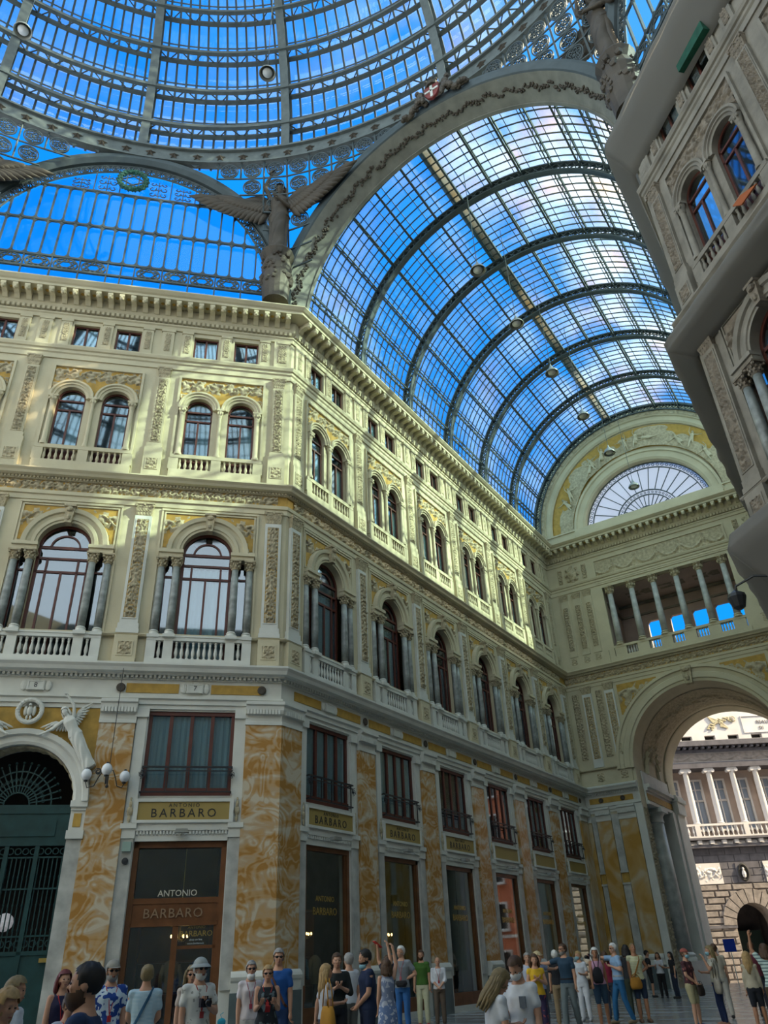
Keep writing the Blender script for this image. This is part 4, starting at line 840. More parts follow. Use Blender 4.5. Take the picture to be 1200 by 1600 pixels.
mb = MB(); panel_frame(mb, -16, -7.0, 17.35, 18.65, .06, 0, .06); mb.build('inscription_frame', TOWER, th)
put(text_mesh('REALE', .36, .01, TSTONE, spacing=1.15), 'lettering', th, T=tr(-8.72, .03, 18.15) @ TXT); put(text_mesh('DI', .36, .01, TSTONE, spacing=1.15), 'lettering', th, T=tr(-8.48, .03, 17.66) @ TXT)
mb = MB()
for i in range(40):
    t = i/39; mb.ball((-4.1-2.0*t+.15*math.sin(i*2.1), .06, 17.75+.75*math.sin(t*1.9)+.15*math.cos(i*1.7)), (.10+.05*math.sin(i*1.3), .06, .08), 6)
for i in range(7): mb.bar((-5.0, .06, 18.4), (-4.2-.05*i, .06, 18.75-.09*i), .07); mb.bar((-5.2, .06, 18.3), (-5.1-.1*i, .06, 17.85-.02*i), .06)
mb.lathe([(.20, -.05), (.27, 0), (.20, .05)], 14, tr(-6.25, .08, 18.5) @ Matrix.Rotation(PI/2, 4, 'X'), caps=False); mb.build('winged_relief', mat('gilt_stucco', (.50, .42, .26), .7, dirt=.3, scale=5), th)
MB().box(X0, X1, -6, -4.3, -.5, 8.5).box(X0, X1, -6, -1.3, 8.5, 19.9).build('rear_mass', TOWER, th)
# ---- orange house beyond the theatre (seen mirrored in a shop window)
oh = empty('orange_house', T=tr(21, 60, -.5) @ rz(PI)); tag(oh, 'orange red house with white window frames reflected in an arcade shop window', 'building')
wall_panel(-10, 10, 0, 22, [(x-.6, x+.6, z_, z_+2.2) for x in (-8, -5, -2, 1, 4, 7) for z_ in (.8, 5, 9.2, 13.4, 17.6)], .3).build('facade_wall', mat('orange_plaster', (.46, .13, .06), .85, dirt=.2, scale=1), oh)
MB().box(-10, 10, -.5, -.35, 0, 22).build('dark_rooms', DARK, oh)
for x in (-8, -5, -2, 1, 4, 7):
    for z_ in (.8, 5, 9.2, 13.4, 17.6):
        mb = MB(); panel_frame(mb, x-.6, x+.6, z_, z_+2.2, .16, -.05, .1); mb.box(x-.9, x+.9, 0, .5, z_-.25, z_-.12); mb.build('window_surround', TOWER, oh)
MB().box(-10.2, 10.2, 0, .5, 21.6, 22.1).box(-10, 10, 0, .12, 4.2, 4.45).build('cornice', TOWER, oh)
# ---- portal number 8 on the near left facade
G = F_L @ tr(BL[1], 0, 0); T8 = tr(BL[1], 0, 0)
wall_panel(-2.39, 2.39, FZ, 8.85, [(0, 1.62, FZ, 6.1, 'arc')], .8, 28).build('portal_wall', WHITE, w_left).matrix_local = T8
MB().arc(0, 6.1, [(1.62, .02), (1.62, .1), (1.7, .14), (1.86, .14), (1.9, .22), (2.05, .24), (2.08, 0)], n=36).build('portal_archivolt', WHITE, w_left).matrix_local = T8
def pol(a, r): return (.05+.05*math.sin(a*40))*-1
V = []; na = 120
for i in range(na+1):
    a = PI*i/na
    for j in range(7): y = -.05-.6*j/6; r = 1.6-.05*abs(math.sin(a*16)*math.sin(j)); V.append((r*math.cos(a), y, 6.1+r*math.sin(a)))
MB().add(V, [(i*7+j, i*7+j+1, (i+1)*7+j+1, (i+1)*7+j) for i in range(na) for j in range(6)]).build('soffit_relief', STONE2, w_left, True).matrix_local = T8
for s in (-1, 1):
    mb = MB(); a, b = sorted((s*1.62, s*2.03)); mb.box(a, b, 0, .09, FZ, 5.1); o = mb.build('jamb', MARB, w_left); o.matrix_local = T8
    mb = MB().box(a-.03, b+.03, 0, .16, 5.1, 5.32); mb.box(a, b, 0, .08, 5.32, 5.9); mb.box(a-.03, b+.03, 0, .18, 5.95, 6.12); mb.box(a, b, 0, .12, 5.86, 5.95); o = mb.build('jamb_capital', WHITE, w_left); o.matrix_local = T8
    o = MB().box(a+.1, b-.1, .07, .1, 5.42, 5.78).build('ochre_inset', GOLD, w_left); o.matrix_local = T8
kp8 = lambda x, z: math.hypot(x, z-6.1) > 2.06
MB().grid(-2.39, 2.39, 6.9, 8.84, 70, 28, lambda x, z: .02, kp8).build('ochre_ground', GOLD, w_left).matrix_local = T8
gate = empty('door_1', T=G @ tr(0, -.45, 0)); struct(gate)
mb = MB(); mb.box(-1.62, 1.62, -.05, .06, 5.86, 6.1); mb.box(-1.62, 1.62, -.03, .03, 5.1, 5.86); mb.box(-1.62, 1.62, -.05, .07, 5.0, 5.12); mb.box(-1.2, 1.2, .02, .06, 5.25, 5.7)
mb.box(-1.62, 1.62, -.02, .03, FZ, 2.35); mb.box(-1.62, 1.62, -.04, .06, 2.3, 2.4); mb.build('gate_panels', GREENI, gate)
mb = MB()
for x in (-1.58, -.8, 0, .8, 1.58): mb.box(x-.06, x+.06, -.06, .06, FZ, 5.05)
for i in range(26):
    x = -1.5+3*i/25; mb.box(x-.014, x+.014, -.014, .014, 2.4, 4.7)
    for z_ in (2.9, 3.5, 4.2): mb.ball((x, 0, z_), (.028, .028, .05), 4)
for z_ in (2.75, 3.9, 4.7): mb.box(-1.6, 1.6, -.03, .03, z_-.02, z_+.02)
for i in range(16):
    for z_ in (2.57, 4.86): mb.arc(-1.5+.2*i, z_, [(.07, -.02), (.07, .02), (.095, .02), (.095, -.02)], 0, 2*PI, 8, False)
mb.build('gate_grille', GREENI, gate)
mb = MB()
for i in range(1, 18):
    a = PI*i/18; mb.bar((.35*math.cos(a), 0, 6.1+.35*math.sin(a)), (1.15*math.cos(a), 0, 6.1+1.15*math.sin(a)), .035); mb.ball((1.2*math.cos(a), 0, 6.1+1.2*math.sin(a)), .04, 5)
    mb.arc(.72*math.cos(a), 6.1+.72*math.sin(a), [(.04, -.01), (.04, .01), (.06, .01), (.06, -.01)], 0, 2*PI, 6, False)
for r in (.35, .55, .95): mb.arc(0, 6.1, [(r-.02, -.02), (r-.02, .02), (r+.02, .02), (r+.02, -.02)], n=24)
mb.build('gate_fanlight', GREENI, gate); MB().box(-1.62, 1.62, -1.7, -1.65, FZ, 7.8).build('dark_hall', DARK, gate)
for x, z_ in ((.75, 3.35), (-.1, 3.15)):
    hl = MB().ball((0, 0, 0), .24, 12).build('hall_globe_lamp', mat('hall_globe', (.9, .9, .95), .4, emit=.12) if 'hall_globe' not in M else M['hall_globe']); hl.matrix_world = G @ tr(x, -1.35, z_)
    tag(hl, 'glowing white globe seen behind the green gate grille, %s one' % ('left' if x > .5 else 'right'), 'lamp', 'globe lamps in the hall behind the gate')
# ---- shop door of bay 7
sd = empty('door_2', T=F_L @ tr(BL[0], 0, 0)); struct(sd)
mb = MB()
for s in (-1, 1): mb.box(*sorted((s*1.31, s*1.16)), -.35, -.08, FZ, 5.02)
mb.box(-1.31, 1.31, -.35, -.08, 4.86, 5.02); mb.box(-1.2, 1.2, -.33, -.1, 3.42, 3.56); mb.box(-1.2, 1.2, -.3, -.12, 2.95, 3.42); mb.box(-1.2, 1.2, -.33, -.08, 2.86, 2.95)
mb.box(-.13, .03, -.33, -.1, FZ, 2.9); mb.box(-1.2, -.1, -.33, -.12, 2.3, 2.38); mb.box(-1.2, -1.08, -.33, -.12, FZ, 2.9); mb.box(-1.2, 1.2, -.33, -.1, FZ, .45); mb.build('door_frame', SHOPW, sd)
MB().box(-1.16, 1.16, -.24, -.23, .45, 4.86).build('door_pane', G_SHOP, sd)
put(text_mesh('BARBARO', .34, .012, mat('wood_letter', (.26, .17, .10), .5), spacing=1.1), 'lettering', sd, T=tr(.05, -.105, 3.17) @ TXT); SHOPL = mat('shop_letter', (.62, .58, .46), .5)
put(text_mesh('ANTONIO', .23, .004, SHOPL), 'lettering', sd, T=tr(-.02, -.22, 3.68) @ TXT)
put(text_mesh('BARBARO', .2, .004, BRASS), 'lettering', sd, T=tr(-.62, -.22, 2.66) @ TXT); put(text_mesh('ANTONIO', .1, .004, BRASS), 'lettering', sd, T=tr(-.62, -.22, 2.82) @ TXT)
put(text_mesh('shop on line', .07, .003, CURT), 'lettering', sd, T=tr(-.62, -.22, 2.52) @ TXT); put(text_mesh('www.barbaro.it', .07, .003, CURT), 'lettering', sd, T=tr(-.62, -.22, 2.43) @ TXT)
# ---- shop interiors
FAB = [mat('fab%d' % i, c, .9) for i, c in enumerate([(.04, .07, .16), (.30, .22, .12), (.05, .2, .3), (.4, .36, .3), (.15, .03, .03), (.1, .1, .1)])]
def interior(G, k, i):
    b_ = MB().box(-1.4*k, 1.4*k, -1.95, -1.9, FZ, 5.4).build('shop_back_panel', BROWNI); struct(b_); b_.name = 'trim_%d' % (i+1); b_.matrix_world = G
    wh = 'in the number 7 corner shop' if i == 0 else 'in the %s arcade shop window from the corner' % ORD[i-1]
    s_ = empty('display_shelf', T=G @ tr(0, -1.5, 0)); tag(s_, 'dim wooden display shelf '+wh, 'shelf', 'display shelves inside the shops')
    for z_ in (1.2, 2.0, 3.3): MB().box(-1.0*k, 1.0*k, -.2, .2, z_, z_+.05).build('shelf_board', SHOPW, s_)
    for x in (-1.0*k, 1.0*k): MB().box(x-.03, x+.03, -.2, .2, FZ, 3.35).build('shelf_post', SHOPW, s_)
    c_ = empty('chandelier', T=G @ tr(-.15+.2*(i % 2), -.9, 2.5)); tag(c_, 'small lit golden chandelier '+wh, 'lamp', 'chandeliers inside the shops')
    MB().lathe([(.02, 0), (.03, .4), (.012, .5), (.012, 2.6)], 6).build('lamp_stem', BRASS, c_)
    mb = MB(); mb2 = MB()
    for j in range(6): a = j*PI/3; mb.tube([(0, 0, .1), (.12*math.cos(a), .12*math.sin(a), .0), (.22*math.cos(a), .22*math.sin(a), .1)], .01, 4); mb2.ball((.22*math.cos(a), .22*math.sin(a), .14), (.03, .03, .045), 5)
    mb.build('lamp_arms', BRASS, c_); mb2.build('lamp_bulbs', WARM, c_)
    for j in range(2):
        g = empty('hanging_jacket', T=G @ tr((-.75+.75*j)*k, -1.05, .75)); tag(g, '%s jacket on a stand %s' % (['dark blue', 'tan', 'teal', 'beige', 'dark red', 'black'][(i+j) % 6], wh), 'jacket', 'jackets on display inside the shops')
        MB().lathe([(.17, .55), (.16, .75), (.17, .95), (.21, 1.15), (.19, 1.25), (.06, 1.33)], 10, None, 1, .55).build('jacket_body', FAB[(i+j) % 6], g, True)
        mb = MB()
        for s in (-1, 1): mb.tube([(s*.2, 0, 1.2), (s*.27, .02, .95), (s*.27, .05, .68)], [.06, .055, .045], 8)
        mb.build('jacket_sleeves', FAB[(i+j) % 6], g, True); MB().lathe([(.14, -.6), (.14, -.57), (.015, -.56), (.015, .6)], 8).build('stand', IRONB, g)
    if i:
        put(text_mesh('ANTONIO', .22, .004, BRASS), 'gilt_lettering', b_, T=tr(0, -.125, 3.55) @ Matrix.Scale(k, 4, (1, 0, 0)) @ TXT); put(text_mesh('BARBARO', .3, .004, BRASS), 'gilt_lettering', b_, T=tr(0, -.125, 3.2) @ Matrix.Scale(k, 4, (1, 0, 0)) @ TXT)
for i, (F, u, k) in enumerate([(F_L, BL[0], 1)]+[(F_A, -y, .914) for y in BA]): interior(F @ tr(u, 0, 0), k, i)
# small signs and boxes on the jambs
o = MB().box(-.12, .12, 0, .1, 4.75, 5.0).build('alarm_box', mat('alarm_green', (.25, .35, .3), .5)); o.matrix_world = F_L @ tr(4.22, .08, 0); tag(o, 'small pale green alarm box on the jamb left of the corner shop door', 'box')
o = MB().lathe([(0, 0), (.09, 0), (.09, .03), (0, .04)], 16, Matrix.Rotation(-PI/2, 4, 'X')).build('round_plate', IRONB); o.matrix_world = F_L @ tr(4.22, .09, 4.5); tag(o, 'small round black plate below the green alarm box', 'plate')
o = MB().box(-.1, .1, 0, .03, 0, .1).build('brass_plate', BRASS); o.matrix_world = F_L @ tr(6.05, -.38, 2.12); tag(o, 'small brass plate on the green gate', 'plate')
# ================================================================ IRON AND GLASS
VC, VR = 27.25, 7.85
vault = empty('ceiling_vault', kind='structure')
def va(r, a, y): return (r*math.cos(a), y, VC+r*math.sin(a))
ribm = MB()
for r in (7.3, 7.72):
    for s in (-.11, .11): ribm.arc(0, 0, [(r-.035, s-.05), (r-.035, s+.05), (r+.035, s+.05), (r+.035, s-.05)], -.06, PI+.06, 48)
    ribm.arc(0, 0, [(r-.02, -.14), (r-.02, .14), (r+.02, .14), (r+.02, -.14)], -.06, PI+.06, 48)
n = 56
for i in range(n):
    a, b_ = PI*i/n, PI*(i+1)/n
    for s in (-.1, .1):
        ribm.bar((7.33*math.cos(a), s, 7.33*math.sin(a)), (7.7*math.cos(b_), s, 7.7*math.sin(b_)), .035); ribm.bar((7.7*math.cos(a), s, 7.7*math.sin(a)), (7.33*math.cos(b_), s, 7.33*math.sin(b_)), .035)
RIBM = ribm.mesh('arch_rib', IRON); RY = [5.2, 9.7, 14.2, 18.65, 23.1, 27.3]
for y in RY: put(RIBM, 'arch_rib', vault, (0, y, VC))
for s in (-1, 1):
    for y in RY[:-1]:
        mb = MB().prism([(s*7.2, -1.0), (s*7.9, -1.0), (s*7.85, .1), (s*7.2, .1), (s*7.0, -.5)], -.13, .13); mb.ball((s*7.1, 0, -.2), .16, 8); put(mb.mesh('rib_bracket', IRON), 'rib_bracket', vault, (0, y, VC))
for i in range(1, 15):
    a = PI*i/15; mb = MB(); big = i in (6, 7, 8, 9)
    mb.bar(va(7.78, a, .8), va(7.78, a, 27.6), .07, .1, up=(math.cos(a), 0, math.sin(a))); mb.bar(va(7.52, a, .8), va(7.52, a, 27.6), .06 if not big else .1)
    y = .9; k_ = 0
    while y < 27.2: mb.bar(va(7.52 if k_ % 2 else 7.78, a, y), va(7.78 if k_ % 2 else 7.52, a, y+.45), .03); y += .45; k_ += 1
    mb.build('purlin', IRON, vault)
mb = MB()
for i in range(61):
    y = .75+26.9*i/60; mb.arc(0, VC, [(7.80, y-.022), (7.80, y+.022), (7.86, y+.022), (7.86, y-.022)], 0, PI, 36, False)
for i in range(0, 30): a = PI*(i+.5)/30; mb.bar(va(7.84, a, .7), va(7.84, a, 27.6), .035)
o = mb.build('glazing_bars', IRON, vault)
mb = MB(); V = []; 
for i in range(41): a = PI*i/40; V += [va(VR, a, .6), va(VR, a, 27.75)]
mb.add(V, [(2*i, 2*i+2, 2*i+3, 2*i+1) for i in range(40)]); mb.build('roof_glass', G_ROOF, vault)
mb = MB()
for a in (1.72,): mb.bar(va(8.0, a, .6), va(8.0, a, 27.7), .5, .06, up=(math.cos(a), 0, math.sin(a)))
mb.build('roof_walkway', IRONL, vault)
for s in (-1, 1):
    mb = MB(); mb.box(*sorted((s*7.8, s*7.95)), .6, 27.7, 26.2, 26.5); y = .9
    while y < 27.3: mb.box(*sorted((s*7.82, s*7.9)), y-.03, y+.03, 26.4, VC+.05); mb.bar((s*7.4, y, 26.4), (s*7.8, y, 27.1), .05); y += .9
    mb.box(*sorted((s*7.75, s*7.92)), .6, 27.7, 27.15, 27.32); mb.build('eaves_lattice', IRON, vault); MB().box(*sorted((s*7.86, s*7.88)), .6, 27.7, 26.4, 27.2).build('eaves_glass', G_FAN, vault)
# ---- crossing arch over the arcade mouth
arch = empty('trim_1', kind='structure')
MB().arc(0, 26.3, [(8.5, -.25), (8.45, -.4), (8.3, -.42), (7.95, -.42), (7.9, -.35), (7.9, .2), (8.5, .2)], -.03, PI+.03, 56).build('steel_arch', IRON, arch)
MB().arc(0, 26.3, [(7.9, -.36), (7.5, .75), (7.5, .9), (7.95, .9)], -.0, PI, 56).build('arch_soffit', SOFF, arch)
MB().arc(0, 26.3, [(7.5, .74), (7.44, .74), (7.44, .92), (7.5, .92)], 0, PI, 56).build('arch_edge', SOFF, arch)
mb = MB(); rng = random.Random(3)
for i in range(420):
    a = PI*(i+.5)/420; t = .52+.06*math.sin(i*.35)+rng.uniform(-.1, .1); r = 7.9-.40*t; y = -.36+1.11*t-.05
    mb.ball((r*math.cos(a), y, 26.3+r*math.sin(a)), (rng.uniform(.04, .09), .07, rng.uniform(.04, .09)), 5)
mb.build('leaf_garland', BRONZE, arch)
V = []
for i in range(41): a = PI*i/40; V += [(7.46*math.cos(a), .9, 26.3+7.46*math.sin(a)), (7.95*math.cos(a), .9, VC+7.95*math.sin(a))]
MB().add(V, [(2*i, 2*i+1, 2*i+3, 2*i+2) for i in range(40)]).build('arch_tympanum', IRONL, arch)
# ---- ring beam, stars
OX, OY, RR, RZ = 1.0, -18.6, 19.05, 36.3
def cyl(r, a, z): return Vector((OX+r*math.cos(a), OY+r*math.sin(a), z))
def ringsweep(prof, a0, a1, n):
    mb = MB(); k = len(prof); V = [cyl(r, a0+(a1-a0)*i/n, z) for i in range(n+1) for r, z in prof]
    return mb.add(V, [(k*i+j, k*i+(j+1) % k, k*(i+1)+(j+1) % k, k*(i+1)+j) for i in range(n) for j in range(k)])
ring = empty('trim_2', kind='structure')
ringsweep([(RR+.25, 35.82), (RR-.12, 35.8), (RR-.12, 35.9), (RR, 35.92), (RR, 36.72), (RR-.14, 36.74), (RR-.14, 36.86), (RR+.9, 36.9), (RR+.9, 36.7), (RR+.25, 36.7)], 0, 2*PI, 128).build('ring_beam', IRONL, ring)
st = MB(); P5 = [((.27 if i % 2 == 0 else .11)*math.cos(PI/2+i*PI/5), (.27 if i % 2 == 0 else .11)*math.sin(PI/2+i*PI/5)) for i in range(10)]
st.add([(x, 0, z) for x, z in P5]+[(0, .14, 0)], [(i, (i+1) % 10, 10) for i in range(10)]); STAR = st.mesh('star', BRONZE)
for i in range(36):
    a = math.radians(152.08-3.383*(i-3))
    if 1 < i: put(STAR, 'star', ring, T=Matrix.Translation(cyl(RR-.02, a, 36.3)) @ rz(a+PI/2))
# ---- pendentive lattices
ro = MB()
def loop(mb, cx, cz, r, t=.035, n=16, d=.03, a0=0, a1=2*PI): return mb.arc(cx, cz, [(r-t/2, -d), (r-t/2, d), (r+t/2, d), (r+t/2, -d)], a0, a1, n, a1-a0 < 6)
loop(ro, 0, 0, .40, .05, 24); loop(ro, 0, 0, .33, .025, 20); ro.lathe([(0, -.05), (.08, -.03), (.08, .03), (0, .05)], 8, Matrix.Rotation(PI/2, 4, 'X'))
for i in range(6): a = i*PI/3; loop(ro, .215*math.cos(a), .215*math.sin(a), .09, .035, 8); ro.bar((.08*math.cos(a), 0, .08*math.sin(a)), (.33*math.cos(a), 0, .33*math.sin(a)), .025)
ROS = ro.mesh('rosette', IRON)
def poly_r(a):      # distance from the ring centre to the octagon plane (and what the arch below it is)
    d = Vector((math.cos(a), math.sin(a)))
    best = None
    for P0, nn, kind in ((Vector((0, 0)), Vector((0, 1)), 'arm'), (Vector((-7.5, 0)), Vector((-1, 1))/R2, 'L'), (Vector((7.5, 0)), Vector((1, 1))/R2, 'R'), (Vector((-18.1, -10.6)), Vector((-1, 0)), 'W')):
        t = (P0-Vector((OX, OY))).dot(nn)/d.dot(nn) if d.dot(nn) > 1e-3 else 1e9
        if t > 0 and (best is None or t < best[0]): best = (t, kind)
    p = Vector((OX, OY))+d*best[0]
    if best[1] == 'arm': x = abs(p.x); z = 26.3+math.sqrt(max(0, 8.5**2-x*x))
    elif best[1] in 'LR':
        s = abs(p.x) and math.hypot(abs(p.x)-7.5, p.y); e = abs(s-7.5)/7.35; z = 28+8.05*math.sqrt(max(0, 1-e*e))
    else: x = abs(p.y+18.1); z = 26.3+math.sqrt(max(0, 8.5**2-x*x))
    return best[0], z
def pend(a, z):
    rp, za = poly_r(a); t = max(0, min(1, (35.85-z)/(35.85-28))); return cyl(RR+(rp-RR)*t, a, z), za
PITCH = math.radians(3.383)
for nm, a0, a1 in (('trim_3', 96, 133), ('trim_4', 50, 84), ('trim_5', 134, 172)):
    pe = empty(nm, kind='structure'); bars = MB(); plates = MB(); i = int(math.radians(a0)/PITCH)
    while i*PITCH < math.radians(a1):
        a = (i+.5)*PITCH; i += 1; z = 35.28; row = 0
        while z > 27.4:
            p, za = pend(a, z); _, zl = pend(a-PITCH/2, z); _, zr = pend(a+PITCH/2, z); zm = max(za, zl, zr)
            if z < min(zl, zr)-.3: break
            q0, _ = pend(a-PITCH/2, z-.54); q1, _ = pend(a+PITCH/2, z-.54); q2, _ = pend(a-PITCH/2, z+.54)
            (z-.54 > min(zl, zr)) and bars.bar(q0, q1, .05, .08); (z-.3 > zl) and bars.bar(q0, q2, .05, .08)
            if z-.12 > za: put(ROS, 'rosette', pe, T=Matrix.Translation(p) @ rz(a+PI/2) @ Matrix.Rotation(math.radians(-9), 4, 'X') @ Matrix.Scale(1.04, 4))
            if row == 0:
                for c_ in (-1, 1): e0, _ = pend(a+c_*PITCH/2, z+.45); e1, _ = pend(a+c_*PITCH*.3, z+.45); e2, _ = pend(a+c_*PITCH/2, z+.25); plates.add([e0, e1, e2], [(0, 1, 2)])
            z -= 1.1; row += 1
    bars.build('lattice_bars', IRON, pe); plates.build('corner_plates', IRON, pe)
# ---- dome
dome = empty('ceiling_dome', kind='structure'); DZ = 36.5; DR = 19.15
def dp(r, h, a): rr = math.sqrt(max(.01, r*r-h*h)); return cyl(rr, a, DZ+h)
RA = [math.radians(v) for v in (90.4, 115.4, 136.6, 156.5, 179, 201.5, 224, 246.5, 269, 291.5, 314, 336.5, 359, 21.5, 44, 67.2)]
HS = [0, 2.3, 4.7, 7.0, 9.15, 11.2, 13.1, 14.8, 16.2, 17.3]
hh_ = [17.6*i/18 for i in range(19)]
for a in RA:
    mb = MB(); rad = Vector((math.cos(a), math.sin(a), 0)); up = lambda p: (Vector(p)-Vector((OX, OY, DZ))).normalized()
    mb.path([dp(DR-.05, h, a) for h in hh_], .42, .07, up=up); mb.path([dp(DR+.3, h, a) for h in hh_], .06, .6, up=up); mb.path([dp(DR+.62, h, a) for h in hh_], .42, .07, up=up); mb.build('dome_rib', IRONL, dome)
RS = sorted(RA); RS.append(RS[0]+2*PI)
for k_, h in enumerate(HS[1:]):
    for j in range(16):
        a0, a1 = RS[j], RS[j+1]; mid = math.degrees((a0+a1)/2) % 360
        if not 20 < mid < 200 and k_ > 3 and False: continue
        mb = MB(); n = 10; ri = math.sqrt(DR*DR-h*h); ro_ = math.sqrt((DR+.55)**2-h*h)
        if ri < 2: continue
        mb.path([cyl(ri, a0+(a1-a0)*i/n, DZ+h) for i in range(n+1)], .08, .34); mb.path([cyl(ri-.03, a0+(a1-a0)*i/n, DZ+h-.16) for i in range(n+1)], .2, .04); mb.path([cyl(ro_, a0+(a1-a0)*i/n, DZ+h) for i in range(n+1)], .22, .12)
        m_ = max(6, int(ri*(a1-a0)/.55))
        for i in range(m_):
            b0, b1 = a0+(a1-a0)*i/m_, a0+(a1-a0)*(i+1)/m_; mb.bar(cyl(ri if i % 2 else ro_, b0, DZ+h), cyl(ro_ if i % 2 else ri, b1, DZ+h), .05)
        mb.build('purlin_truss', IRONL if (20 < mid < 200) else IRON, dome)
mb = MB(); GRr = DR+.75
for j in range(16):
    a0, a1 = RS[j], RS[j+1]
    for i in range(1, 13):
        a = a0+(a1-a0)*i/13; mb.path([dp(GRr-.04, h, a) for h in hh_[::2]], .10, .09, up=lambda p: (Vector(p)-Vector((OX, OY, DZ))).normalized())
mb.build('glazing_bars', IRON, dome)
ringlaps = MB()
for h in (.35, 1.4, 3.5, 5.9, 8.1, 10.2, 12.2): rr = math.sqrt((GRr-.02)**2-h*h); ringlaps.path([cyl(rr, 2*PI*i/128, DZ+h) for i in range(128)], .05, .06, closed=True)
ringlaps.build('glass_laps', IRONL, dome)
V = []; hn = [18.6*i/22 for i in range(23)]; n = 128
for h in hn:
    for i in range(n): V.append(dp(GRr, h, 2*PI*i/n))
MB().add(V, [(n*j+i, n*j+(i+1) % n, n*(j+1)+(i+1) % n, n*(j+1)+i) for j in range(len(hn)-1) for i in range(n)]).build('dome_glass', G_DOME, dome)
# ---- lunette screen over the near left facade
def lunette(F, nm, wreath=True):
    lu = empty(nm, T=F @ tr(0, -.1, 0), kind='structure'); EZ = 1.088; Z0 = 28
    MB().arc(0, Z0, [(6.78, .0), (6.8, .15), (7.0, .3), (7.25, .3), (7.38, .1), (7.38, -.2), (6.78, -.2)], 0, PI, 56, ez=EZ).build('steel_arch', IRON, lu)
    MB().arc(0, Z0, [(6.78, .0), (6.72, .06), (6.66, .0)], 0, PI, 56, ez=EZ).arc(0, Z0, [(6.36, .0), (6.30, .06), (6.24, .0), (6.30, -.06)], 0, PI, 56, ez=EZ).build('inner_rim', IRON, lu)
    mb = MB()
    for s in (-1, 1):
        mb.box(*sorted((s*6.78, s*7.38)), -.2, .25, 26.2, Z0); mb.box(*sorted((s*6.24, s*6.36)), -.06, .06, 26.2, Z0)
    mb.build('jamb_post', IRON, lu)
    mb = MB()
    for i in range(44):
        a = PI*(i+.5)/44; c_, s_ = 6.54*math.cos(a), Z0+6.54*EZ*math.sin(a); loop(mb, c_, s_, .17, .045, 10); loop(mb, c_, s_, .07, .04, 6)
        for t in (-.5, .5): aa = a+t*PI/44; mb.bar((6.34*math.cos(aa), 0, Z0+6.34*EZ*math.sin(aa)), (6.72*math.cos(aa), 0, Z0+6.72*EZ*math.sin(aa)), .05)
    for s in (-1, 1):
        for z in (26.6, 27.05, 27.5): loop(mb, s*6.57, z, .16, .045, 10)
    mb.build('rinceau_band', IRON, lu)
    ztop = lambda x: Z0+6.3*EZ*math.sqrt(max(0, 1-(x/6.3)**2)); mb = MB(); nb = 22; dx = 12.6/nb; fil = .13
    bars = [-6.3+dx*i for i in range(nb+1)]; zb = [27.75, 28.5, 30.75, 33.15]
    for x in bars[1:-1]:
        mb.box(x-.035, x+.035, -.05, .05, 28.5 if True else 27.75, min(ztop(x), 33.15))
    for z in zb:
        w_ = 6.3 if z < Z0 else 6.3*math.sqrt(max(0, 1-((z-Z0)/(6.3*EZ))**2)); mb.box(-w_, w_, -.05, .05, z-.05, z+.05)
    mb.box(-6.3, 6.3, -.05, .05, 26.4, 27.75 if False else 26.9)
    for x in bars[:-1]:
        for z0_, z1_ in ((28.55, 30.7), (30.8, 33.1)):
            for xx, sx in ((x+.035, 1), (x+dx-.035, -1)):
                if ztop(xx+sx*.1) < z0_+.3: continue
                for zz, sz in ((z0_, 1), (min(z1_, ztop(xx+sx*.1)), -1)):
                    P_ = [(xx, zz), (xx+sx*fil*1.4, zz), (xx+sx*fil*.45, zz+sz*fil*.4), (xx, zz+sz*fil*1.3)]
                    mb.prism(P_, -.03, .03)
    mb.build('pane_tracery', IRON, lu)
    mb = MB(); k_ = 0
    for i in range(0, nb, 2):
        cx = -6.3+dx*(i+1)
        if k_ in (5,): k_ += 1; mb.box(cx-dx, cx-dx+.05, -.03, .03, 27.0, 28.5); mb.box(cx-.03, cx+.03, -.03, .03, 27.0, 28.5); continue
        k_ += 1
        mb.box(cx-dx-.03, cx-dx+.03, -.04, .04, 26.8, 28.5)
        T_ = Matrix.Translation((cx, 0, 28.08)) @ Matrix.Scale(1.35, 4, (1, 0, 0)) @ tr(-cx, 0, -28.08)
        m2 = MB(); loop(m2, cx, 28.08, .36, .05, 18)
        for q in (0, 1):
            P_ = [(cx+.36*math.cos(PI/2+q*PI+j*2*PI/3), 0, 28.08+.36*math.sin(PI/2+q*PI+j*2*PI/3)) for j in range(3)]
            for j in range(3): m2.bar(P_[j], P_[(j+1) % 3], .05)
        mb.add(m2.v, m2.f, T_)
    mb.build('star_frieze', IRON, lu)
    mb = MB()
    for i in range(-4, 5):
        cx = i*1.15+.2
        if abs(cx-.2) < .4: continue
        zt = ztop(abs(cx)+.5)
        if zt < 33.5: continue
        s_ = min(1, (zt-33.2)/1.3); mb.box(cx-.6, cx-.56, -.03, .03, 33.15, ztop(cx-.58)); mb.box(cx-.015, cx+.015, -.03, .03, 33.2, 33.2+1.2*s_)
        for sx in (-1, 1):
            for k2, (r0, z_) in enumerate(((.17, .3), (.19, .7), (.13, 1.05))):
                mb.tube([(cx+sx*(.27+r0*math.cos(t*.9+2.6)*(1-t*.1)), 0, 33.2+s_*(z_+r0*math.sin(t*.9+2.6)*(1-t*.1))) for t in range(7)], .025, 4); mb.bar((cx, 0, 33.25+s_*(z_-.15)), (cx+sx*.15, 0, 33.2+s_*z_), .03)
    mb.build('scroll_tracery', IRON, lu)
    V = [(6.3*math.cos(PI*i/40), 28+6.3*EZ*math.sin(PI*i/40)) for i in range(41)]+[(-6.3, 26.9), (6.3, 26.9)]
    MB().prism(V, -.14, -.13).build('window_pane', G_CLEAR, lu); return lu
lunette(F_L @ tr(7.5, 0, 0), 'window_lunette')
